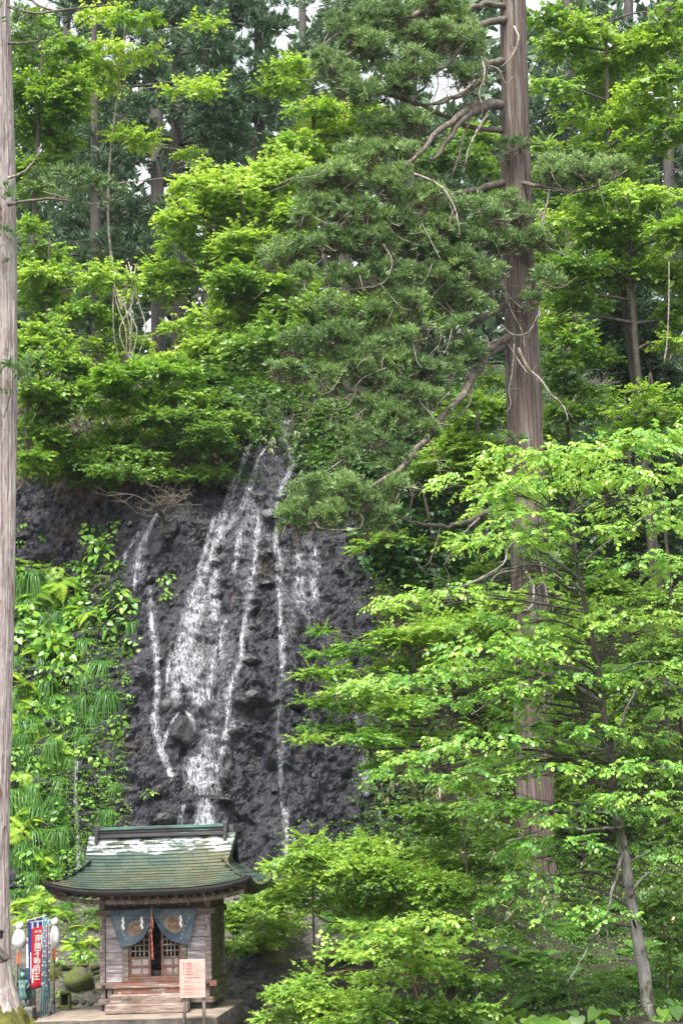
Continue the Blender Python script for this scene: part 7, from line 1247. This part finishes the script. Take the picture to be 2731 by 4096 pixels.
def frond_mesh(seed, L=.7, npn=17, wd=.20):
    rs = np.random.default_rng(seed); V = []; T = []; Rn = []; n0 = 0; arch = rs.uniform(.25, .45)
    def ax(u): return np.array([L * u, L * .06 * math.sin(u * 2 + seed), L * (.42 * u - (.42 + arch) * u * u)])
    for k in range(14):
        u = k / 13; p = ax(u); V += [p + np.array([0, .004, 0]), p + np.array([0, -.004, 0])]; Rn += [.3, .3]
    for k in range(13): o = 2 * k; T += [(o, o + 1, o + 3), (o, o + 3, o + 2)]
    n0 = len(V)
    for k in range(npn):
        u = .12 + .86 * k / (npn - 1); p = ax(u); env = math.sin(math.pi * min(1, (u * .82 + .22))) ** .8 * (1 - u ** 4 * .6); l = wd * env * rs.uniform(.9, 1.08)
        for sgn in (1, -1):
            tip = p + np.array([l * .42, sgn * l, -l * .16]); m1 = p + (tip - p) * .3 + np.array([.026 + .02 * env, 0, 0.004]) * (L / .7); m2 = p + (tip - p) * .35 - np.array([.016 + .012 * env, 0, 0]) * (L / .7)
            V += [p, m1, tip, m2]; o = n0; T += [(o, o + 1, o + 2), (o, o + 2, o + 3)] if sgn < 0 else [(o, o + 2, o + 1), (o, o + 3, o + 2)]; rr = .45 + .25 * u + rs.normal() * .06; Rn += [rr - .1, rr, rr + .12, rr]; n0 += 4
    return np.array(V), np.array(T), np.clip(np.array(Rn), 0, 1)
def mk(name, data, m, parent=None): return trimesh(name, data[0], data[1], m, data[2], parent)
PROTO = {}
FAR = Vector((0, 0, 0))
def proto_grass(k):
    o = mk('grass_tussock', make_tussock(40 + k), LF['grass']); return o
def proto_fern(k, mt='fern', n=8):
    t = thing('fern', 'x', 'fern'); rs = np.random.default_rng(70 + k); fr = [frond_mesh(10 * k + j, rs.uniform(.6, .8)) for j in range(3)]; me = [mk('frond', f, LF[mt], t) for f in fr]; obs = []
    for q in range(n):
        o = me[q % 3] if q < 3 else me[q % 3].copy()
        if q >= 3: COL.objects.link(o)
        o.rotation_euler = (rs.normal() * .15, rs.uniform(-.35, .25), q * 6.283 / n + rs.normal() * .25); s = rs.uniform(.7, 1.1); o.scale = (s, s, s); obs.append(o)
    KIDS[t] = obs; return t
def proto_broad(k, n=16, size=.17, spread=.34, mt='broad', nm='broadleaf_plant', tall=.30, wid=1.0):
    t = thing(nm, 'x', 'plant'); rs = np.random.default_rng(90 + k); me = []; obs = []
    for lv in range(3): me.append(trimesh('leaf', HEART[0] * np.array([1, wid, 1]), HEART[1], LF[mt], np.clip(np.full(len(HEART[0]), .25 + .25 * lv) + HEART[0][:, 0] * .08, 0, 1), t))
    sm = MB()
    for q in range(n):
        o = me[q] if q < 3 else me[rs.integers(0, 3)].copy()
        if q >= 3: COL.objects.link(o)
        a = q * 2.4 + rs.normal() * .3; rr = spread * math.sqrt((q + .4) / n) * rs.uniform(.8, 1.2); z = tall * (1 - (rr / spread) ** 2 * .8) * rs.uniform(.75, 1.15) + .03; p = np.array([math.cos(a) * rr, math.sin(a) * rr, z]); s = size * rs.uniform(.7, 1.15)
        o.location = Vector(p); o.scale = (s, s, s); o.rotation_euler = (rs.normal() * .22, rs.uniform(.15, .75), a + rs.normal() * .4); obs.append(o); sm.tube([np.array([0, 0, -.05]), p * np.array([.55, .55, .7]), p], [.006, .005, .003], 4)
    obs.append(sm.build('stems', LF['darkfern'], t)); KIDS[t] = obs; return t
def proto_sasa(k):
    t = thing('bamboo_grass', 'x', 'bamboo grass'); rs = np.random.default_rng(130 + k); V0 = np.array([(0, 0, 0), (.25, .11, .02), (.65, .09, .0), (1, 0, -.12), (.65, -.09, .0), (.25, -.11, .02), (.45, 0, -.01)]); T0 = LEAF4[1]; me = [trimesh('leaf', V0, T0, LF['sasa'], np.full(7, v) + (np.array([0, .12, .1, .2, .1, .12, 0]) if v < .9 else 0), t) for v in (.15, .4, .95)]; obs = []; sm = MB()
    for c in range(5):
        b0 = np.array([rs.normal() * .14, rs.normal() * .1, 0]); h = rs.uniform(.5, .95); tip = b0 + np.array([rs.normal() * .2, rs.normal() * .16, h]); sm.tube(smooth_path([b0 - np.array([0, 0, .1]), (b0 + tip) / 2, tip], 6), .005, 4, cap=False)
        for q in range(6):
            o = me[2 if rs.random() < .22 else rs.integers(0, 2)].copy(); COL.objects.link(o); a = rs.uniform(0, 6.28); s = rs.uniform(.2, .32); o.location = Vector(tip + rs.normal(size=3) * np.array([.03, .03, .09])); o.scale = (s, s, s); o.rotation_euler = (rs.normal() * .2, rs.uniform(.1, .95), a); obs.append(o)
    for o in me: bpy.data.objects.remove(o)
    obs.append(sm.build('culms', MT['bamboo'], t)); KIDS[t] = obs; return t
FIRST = {}
def place(kind, k, mkr, pos, s, lab, grp, cat, up=None, rz=None, rs=rng):
    key = (kind, k)
    if key not in FIRST: FIRST[key] = mkr(k); o = FIRST[key]
    else: o = copy_tree(FIRST[key])
    o.location = Vector(pos); z = Vector(up if up is not None else (0, 0, 1)).normalized(); q = z.to_track_quat('Z', 'Y').to_matrix().to_4x4() @ Matrix.Rotation(rz if rz is not None else rs.uniform(0, 6.28), 4, 'Z'); o.rotation_euler = q.to_euler(); o.scale = (s, s, s); tag(o, lab, cat, grp); return o
ORD = ['topmost', 'second', 'third', 'fourth', 'fifth', 'sixth', 'seventh', 'eighth', 'ninth', 'tenth', 'eleventh', 'twelfth']
def zone(px, py):
    if py > 3640: return 'left of the shrine'
    col = 'beside the left trunk' if px < 150 else 'in mid bank' if px < 340 else 'by the wet rock'
    row = 'top' if py < 2440 else 'upper half' if py < 2800 else 'lower half' if py < 3150 else 'foot'
    return row + ' of the left slope ' + col
def lay(items, kind, mkr, nvar, base, words, grp, cat, tilt=.55, up0=1.0):
    cnt = {}
    for i, (x, y, r_) in enumerate(sorted(items, key=lambda q: q[1])):
        px, py = x, y; h, n = hit(px, py, .02)
        if h is None: continue
        z = zone(px, py); cnt[z] = cnt.get(z, 0) + 1; lab = '%s, %s, %s' % (words, z, 'highest' if cnt[z] == 1 else ORD[min(cnt[z] - 1, 11)] + ' down')
        s = (1.5 if kind == 'grass' else 1.65 if kind == 'fern' else 1.15) * r_ * h[1] / FPX / base; place(kind, i % nvar, mkr, h + (n * .10 if kind == 'grass' else 0) + np.array([0, -.02, -.1 * r_ * h[1] / FPX]), s, lab, grp, cat, n * tilt + np.array([0, 0, up0]))
def c7(L): return [(x * .7231, 2000 + y * .7231, r * .7231) for x, y, r in L]
GR = c7([(490, 770, 115), (560, 900, 125), (590, 1060, 120), (160, 730, 80), (90, 880, 80), (200, 890, 100), (330, 900, 90), (170, 1190, 125), (320, 1090, 100), (270, 1200, 110), (300, 1300, 95), (120, 1300, 85), (500, 1190, 100), (330, 1560, 115), (300, 1650, 100), (170, 1620, 95), (350, 1820, 95), (200, 1840, 110), (120, 1910, 80), (600, 1730, 85), (625, 1570, 60), (885, 1815, 52), (740, 690, 70), (330, 640, 80), (100, 1150, 90), (400, 620, 70), (260, 1000, 90), (90, 1060, 80), (470, 980, 80), (220, 2060, 70), (90, 2150, 90), (480, 1960, 34), (545, 2280, 50), (370, 2240, 50), (560, 1850, 34), (470, 1320, 60), (520, 1150, 60)])
lay(GR, 'grass', proto_grass, 4, .42, 'drooping grass tussock', 'grass tussocks on the left bank', 'grass', .35, 1.0)
BRD = c7([(560, 330, 95), (640, 390, 60), (510, 190, 75), (630, 165, 55), (660, 550, 85), (720, 620, 80), (590, 640, 75), (650, 730, 85), (735, 820, 65), (480, 540, 60), (930, 450, 55), (930, 540, 45), (100, 480, 45), (390, 970, 60), (350, 1150, 60), (220, 1290, 65), (385, 660, 55), (650, 1250, 65), (545, 1440, 65), (200, 1480, 65), (280, 1470, 55), (300, 1400, 50), (490, 1690, 45), (835, 1640, 50), (110, 1720, 50), (150, 1980, 55), (230, 2030, 50), (385, 1980, 55), (500, 400, 70), (420, 380, 50), (130, 160, 35), (230, 220, 35), (110, 250, 35), (90, 420, 60), (150, 640, 60), (520, 250, 60), (460, 460, 60), (240, 480, 60), (600, 240, 50), (470, 1400, 55), (100, 1560, 60), (700, 700, 50), (330, 740, 50), (220, 780, 50), (90, 1420, 60), (300, 2100, 50), (440, 1600, 35), (700, 1000, 30), (720, 1100, 26), (590, 1560, 40)])
BRD += [(225, 3870, 46), (150, 3850, 46), (330, 3830, 44), (110, 3940, 44), (400, 3560, 34), (300, 3760, 40), (240, 3980, 30), (290, 4035, 26), (320, 3940, 26)]
lay(BRD, 'broad', proto_broad, 5, .40, 'heart-leaved plant', 'leafy plants on the left bank', 'plant', .8, .5)
FRN = c7([(170, 350, 100), (330, 440, 115), (290, 370, 70), (140, 570, 95), (400, 550, 85), (230, 690, 70), (310, 690, 55), (390, 870, 65), (150, 1000, 95), (150, 1060, 65), (200, 1710, 65), (150, 1770, 80), (180, 810, 50), (480, 1890, 34), (510, 240, 60), (130, 2190, 90), (250, 2240, 85), (180, 2290, 90), (230, 450, 70)])
FRN += [(300, 3770, 62), (345, 3700, 60), (150, 3600, 60), (210, 3560, 60), (120, 3560, 56), (260, 3640, 60), (60, 3620, 50), (330, 3830, 50), (370, 3760, 40)]
lay(FRN, 'fern', proto_fern, 3, .62, 'yellow green fern', 'ferns on the left bank', 'fern', .75, .7)
# right bank: shade ferns, dwarf bamboo, big soft leaves
def lay2(items, kind, mkr, nvar, base, fn, grp, cat, tilt=.2):
    labs = [fn(i, q[0], q[1]) for i, q in enumerate(items)]
    for i, (x, y, r_, d) in enumerate(items):
        h, n = hit(x * 1.7417, y * 1.7417, .03)
        p = PV(x, y, d) if d else h
        if p is None: continue
        g0 = drop(p[0], p[1]) if d else h[2]
        same = sorted([q[0] for q, l in zip(items, labs) if l == labs[i]]); lab = labs[i] + ('' if len(same) < 2 else ', ' + (ORD[same.index(x)] if same.index(x) else 'first') + ' from the left')
        s = (1.5 if kind == 'darkfern' else 1.25 if kind == 'sasa' else 1) * r_ * 1.7417 * p[1] / FPX / base; place(kind, i % nvar, mkr, (p[0], p[1], g0), s, lab, grp, cat, (rng.normal() * .12, -tilt + rng.normal() * .1, 1))
def where(x, y): return ('left of the big cedar' if x < 1180 else 'between the big cedar and grey trunk' if x < 1440 else 'right of the grey trunk') + (', bottom edge' if y > 2280 else ', low' if y > 2160 else ', higher up')
rr2 = np.random.default_rng(44)
RF = [(x + rr2.normal() * 14, y + rr2.normal() * 10, rr2.uniform(42, 62), 0) for (x, y) in [(1120, 2120), (1250, 2130), (1310, 2170), (1370, 2200), (1290, 2250), (1230, 2220), (1180, 2190), (1340, 2290), (1500, 2180), (1540, 2100), (1520, 2260), (1470, 2240), (1400, 2270), (1550, 2200), (860, 2110), (820, 2170), (780, 2130), (900, 2190), (1060, 2250), (1130, 2260), (1350, 2120), (1480, 2060), (1540, 2320), (1420, 2320), (960, 2090), (1010, 2130), (1240, 2300), (1180, 2320)]]
cf = {}
def lf(i, x, y):
    w_ = where(x, y); cf[w_] = cf.get(w_, 0) + 1; return 'dark green feathery fern ' + w_ + ', number %s from the first' % ORD[min(cf[w_], 11)] if False else 'dark feathery fern ' + w_
lay2(RF, 'darkfern', lambda k: proto_fern(k + 5, 'darkfern', 8), 3, .62, lf, 'shade ferns on the right bank', 'fern')
RSA = [(x, y, 60, 0) for (x, y) in [(1120, 2030), (1170, 2080), (1220, 2120), (1150, 2130), (1100, 2100), (1270, 2080), (1530, 2150), (1500, 2120), (1060, 1900), (1010, 1880), (940, 1870), (1200, 2160), (1090, 1950), (1260, 2040), (1340, 2060), (880, 1880), (960, 2150), (1130, 2210), (700, 2140), (1060, 2160)]]
lay2(RSA, 'sasa', proto_sasa, 3, .8, lambda i, x, y: 'straw-flecked dwarf bamboo ' + where(x, y), 'dwarf bamboo on the right bank', 'bamboo grass')
SAB = [(500 + k * 38 + rr2.normal() * 12, 1085 - k * 16 + rr2.normal() * 18, 44, 0) for k in range(6)] + [(820, 1000, 36, 0), (340, 1095, 36, 0), (290, 1100, 34, 0), (455, 1100, 40, 0), (430, 1060, 40, 0), (760, 960, 36, 0)]
lay2(SAB, 'sasa', proto_sasa, 3, .8, lambda i, x, y: 'dwarf bamboo on the cliff brow ' + ('left of the head of the fall' if x < 640 else 'at the right of the head of the fall'), 'dwarf bamboo along the cliff brow', 'bamboo grass', .6)
EXG = [(rr2.uniform(55, 400), rr2.uniform(2230, 3500), rr2.uniform(46, 70)) for _ in range(96)]
EXG = [q for q in EXG if q[0] < np.interp(q[1], [2200, 2400, 2700, 2900, 3100, 3300, 3500], [230, 420, 430, 330, 250, 240, 230])]
lay(EXG[0::3] + EXG[4::6], 'grass', proto_grass, 4, .42, 'loose green grass tuft', 'smaller grass tufts on the left bank', 'grass', .35, 1.0)
lay(EXG[1::6], 'broad', proto_broad, 5, .40, 'smaller heart-leaved plant', 'smaller leafy plants on the left bank', 'plant', .8, .5)
lay(EXG[2::3], 'fern', proto_fern, 3, .62, 'smaller pale fern', 'smaller ferns on the left bank', 'fern', .75, .7)
RBIG = [(1000, 2280, 60, 34.6), (1060, 2300, 60, 34.6), (1130, 2330, 54, 34.4), (1190, 2270, 50, 35), (1250, 2330, 56, 34.4), (1310, 2320, 56, 34.4), (1380, 2335, 50, 34.2), (950, 2330, 50, 34), (1520, 2330, 50, 34.4), (1090, 2250, 46, 35.4)]
lay2(RBIG, 'bigleaf', lambda k: proto_broad(k + 20, 9, .34, .42, 'mid', 'butterbur', .34, 1.25), 3, .46, lambda i, x, y: 'large soft-leaved plant ' + where(x, y), 'large leaved plants at the bottom right', 'plant')
lay2([(700, 1990, 20, 0), (735, 1960, 18, 0), (1090, 2340, 20, 34)], 'smallherb', lambda k: proto_broad(k + 30, 14, .10, .3, 'bright', 'herb', .4), 2, .3, lambda i, x, y: ['pale herb at the foot of the wet face right of the shrine ridge', 'small pale herb right of the shrine roof', 'small herb at the bottom edge'][i], 'small herbs', 'plant')
# tiny white flowers at the foot of the face
h, n = hit(1215, 3440, .02); fl = thing('flowering_herb', 'small herb with white flower heads at the foot of the wet face', 'plant', h, world=True); m = MB(); m2 = MB(); rs = np.random.default_rng(2)
for k in range(9):
    b0 = h + np.array([rs.normal() * .25, -.1 + rs.normal() * .1, -.1]); e = b0 + np.array([rs.normal() * .12, -.1, rs.uniform(.3, .65)]); m.tube([b0, (b0 + e) / 2 + rs.normal(size=3) * .02, e], .005, 4)
    for q in range(9): p = e + rs.normal(size=3) * .045; m2.lathe([(.004, -.008), (.018, 0), (.004, .008)], 6, c=tuple(p))
m.build('stems', LF['darkfern'], fl); m2.build('flowers', MT['paper'], fl)
# ------------------------------------------------------------------ ground cover and loose litter (nobody could count it)
def cover(name, zones, mt, leaf, n, seed, L=.3, k=7, lift=(.02, .35), tone=.35, tm=LEAF2):
    rs = np.random.default_rng(seed); pos = []
    for q in range(n):
        (x0, x1, y0, y1) = zones[rs.integers(0, len(zones))]; h, nn_ = hit(rs.uniform(x0, x1) * 1.7417, rs.uniform(y0, y1) * 1.7417)
        if h is None: continue
        loc = MSH.inverted() @ Vector(h)
        if -2.05 < loc.x < 1.6 and -1.95 < loc.y < 2.5: continue
        if name == 'forest_undergrowth':
            vx_, vy_ = see(h[None]); 
            if (vx_[0] - 1420) ** 2 / 90 ** 2 + (vy_[0] - 820) ** 2 / 130 ** 2 < 1: continue
        pos.append(h + nn_ * rs.uniform(*lift))
    pos = np.array(pos); d = nrm(rs.normal(size=pos.shape) + np.array([0, -.6, 0])); Rm = spray_frames(d, rs, .1, .5); a_, b_, c_, e_ = sprays(pos, Rm, rs.uniform(.7, 1.2, len(pos)), rs, k, L, leaf, .25); V, T, rn = leaf_mesh(a_, b_, c_, tm, np.clip(e_ + tone - .15, 0, 1)); tag(trimesh(name, V, T, mt, rn), kind='stuff')
cover('undergrowth', [(640, 1568, 1880, 2350), (1180, 1568, 1350, 2000), (1180, 1568, 2050, 2350), (760, 1200, 1900, 2200)], LF['mid'], .085, 4200, 1, tone=.22)  # leaf tone kept dark to put the bank's deep shade into the colour
cover('slope_undergrowth', [(850, 1320, 1330, 2000), (1180, 1568, 1400, 2100)], LF['mid'], .11, 5500, 8, L=.34, lift=(.05, .7), tone=.5)
cover('brow_undergrowth', [(40, 560, 940, 1110), (480, 640, 860, 1010), (690, 860, 930, 1090), (100, 700, 780, 960)], LF['mid'], .13, 3600, 2, L=.36, lift=(.05, .6), tone=.3)
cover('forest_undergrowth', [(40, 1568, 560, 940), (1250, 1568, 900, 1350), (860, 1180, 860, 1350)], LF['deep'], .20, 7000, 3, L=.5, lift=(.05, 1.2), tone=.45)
cover('yard_weeds', [(0, 240, 2230, 2350), (500, 560, 2280, 2350), (130, 235, 2180, 2260), (520, 680, 2060, 2200)], LF['bright'], .05, 420, 4, L=.14, lift=(0, .08), tone=.4)
cover('bank_weeds', [(40, 290, 1290, 2150)], LF['bright'], .075, 3600, 5, L=.24, lift=(.0, .12), tone=.35)
# the far wood on the rising slope, seen only as one dark mass with chinks of sky
rs = np.random.default_rng(23); n = 12000; vx = rs.uniform(-60, 1640, n); vy = rs.uniform(-80, 960, n); dd = rs.uniform(98, 118, n)
g_ = fbm(np.stack([vx / 95, vy / 95, 0 * vx], 1), 3, 77); keep = g_ > np.where(vy < 260, -.28, -.62)
for (gx, gy, gr) in GAPS: keep &= (vx - gx) ** 2 + (vy - gy) ** 2 > gr * gr
pos = np.array([PV(a, b_, c) for a, b_, c in zip(vx[keep], vy[keep], dd[keep])]); up = np.array([drop(p[0], p[1]) for p in pos]) < pos[:, 2]; pos = pos[up]
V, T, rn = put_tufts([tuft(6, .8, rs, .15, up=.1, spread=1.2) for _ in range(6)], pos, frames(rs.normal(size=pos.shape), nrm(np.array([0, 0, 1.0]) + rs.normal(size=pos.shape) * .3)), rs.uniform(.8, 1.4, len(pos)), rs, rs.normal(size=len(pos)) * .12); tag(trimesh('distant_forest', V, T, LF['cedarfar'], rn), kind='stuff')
# hanging roots and dead stalks under the brow
rs = np.random.default_rng(6); m = MB()
for q in range(620):
    u = rs.random(); x = rs.uniform(60, 840); yb = np.interp(x, [60, 300, 480, 560, 640, 720, 840], [1085, 1100, 1075, 985, 945, 960, 1060]) + rs.normal() * 22; h, n = hit(x * 1.7417, yb * 1.7417, .1)
    if h is None: continue
    l = rs.uniform(.3, 1.1); p = [h + np.array([0, -.2, l * .6]), h + np.array([rs.normal() * .12, -.25, l * .1]), h + np.array([rs.normal() * .25, -.2, -l * .5])]; m.tube(smooth_path(p, 5), .007, 3, cap=False)
tag(m.build('hanging_roots', MT['limb_brown']), kind='stuff')
# vines on the far stems, hanging stem before the dark hollow
for pts, lab in (([(612, 490, 58), (608, 560, 57.6), (604, 640, 57.4), (600, 740, 57.2)], None), ):
    pass
m = MB(); m.tube(smooth_path([PV(1535, 600, 48), PV(1535, 640, 48), PV(1534, 720, 48), PV(1530, 790, 48), PV(1524, 830, 48)], 14), .018, 6); tag(m.build('hanging_vine', MT['limb_pale']), 'single pale vine hanging straight down before the dark hollow at right', 'vine')
vt = thing('climbing_vine', 'tangle of pale twisted vines on a stem above the left cliff', 'vine', PV(285, 800, 57), world=True); m = MB()
for q in range(7):
    x0 = 285 + rs.normal() * 14; m.tube(smooth_path([PV(x0 + rs.normal() * 8, 600 + rs.uniform(0, 40), 57), PV(x0 + rs.normal() * 10, 690, 56.8), PV(x0 + rs.normal() * 16, 760, 56.7), PV(x0 + rs.normal() * 10, 840, 57)], 12), .022, 5)
m.build('stems', MT['limb_pale'], vt, True)
# ------------------------------------------------------------------ damp air
HAZE = 0.00013
if HAZE > 0:
    hz = MB().box((-95, -10, -3), (95, 160, 75)).build('haze', [bpy.data.materials.new('haze_air')]); hm = hz.data.materials[0]; hm.use_nodes = True; ht = hm.node_tree
    ht.nodes.remove(ht.nodes['Principled BSDF']); pv = ht.nodes.new('ShaderNodeVolumePrincipled'); pv.inputs['Color'].default_value = (.9, .95, 1, 1); pv.inputs['Density'].default_value = HAZE; ht.links.new(pv.outputs[0], ht.nodes['Material Output'].inputs['Volume']); tag(hz, kind='stuff')
# prototypes that were never placed would sit at the origin: none are left
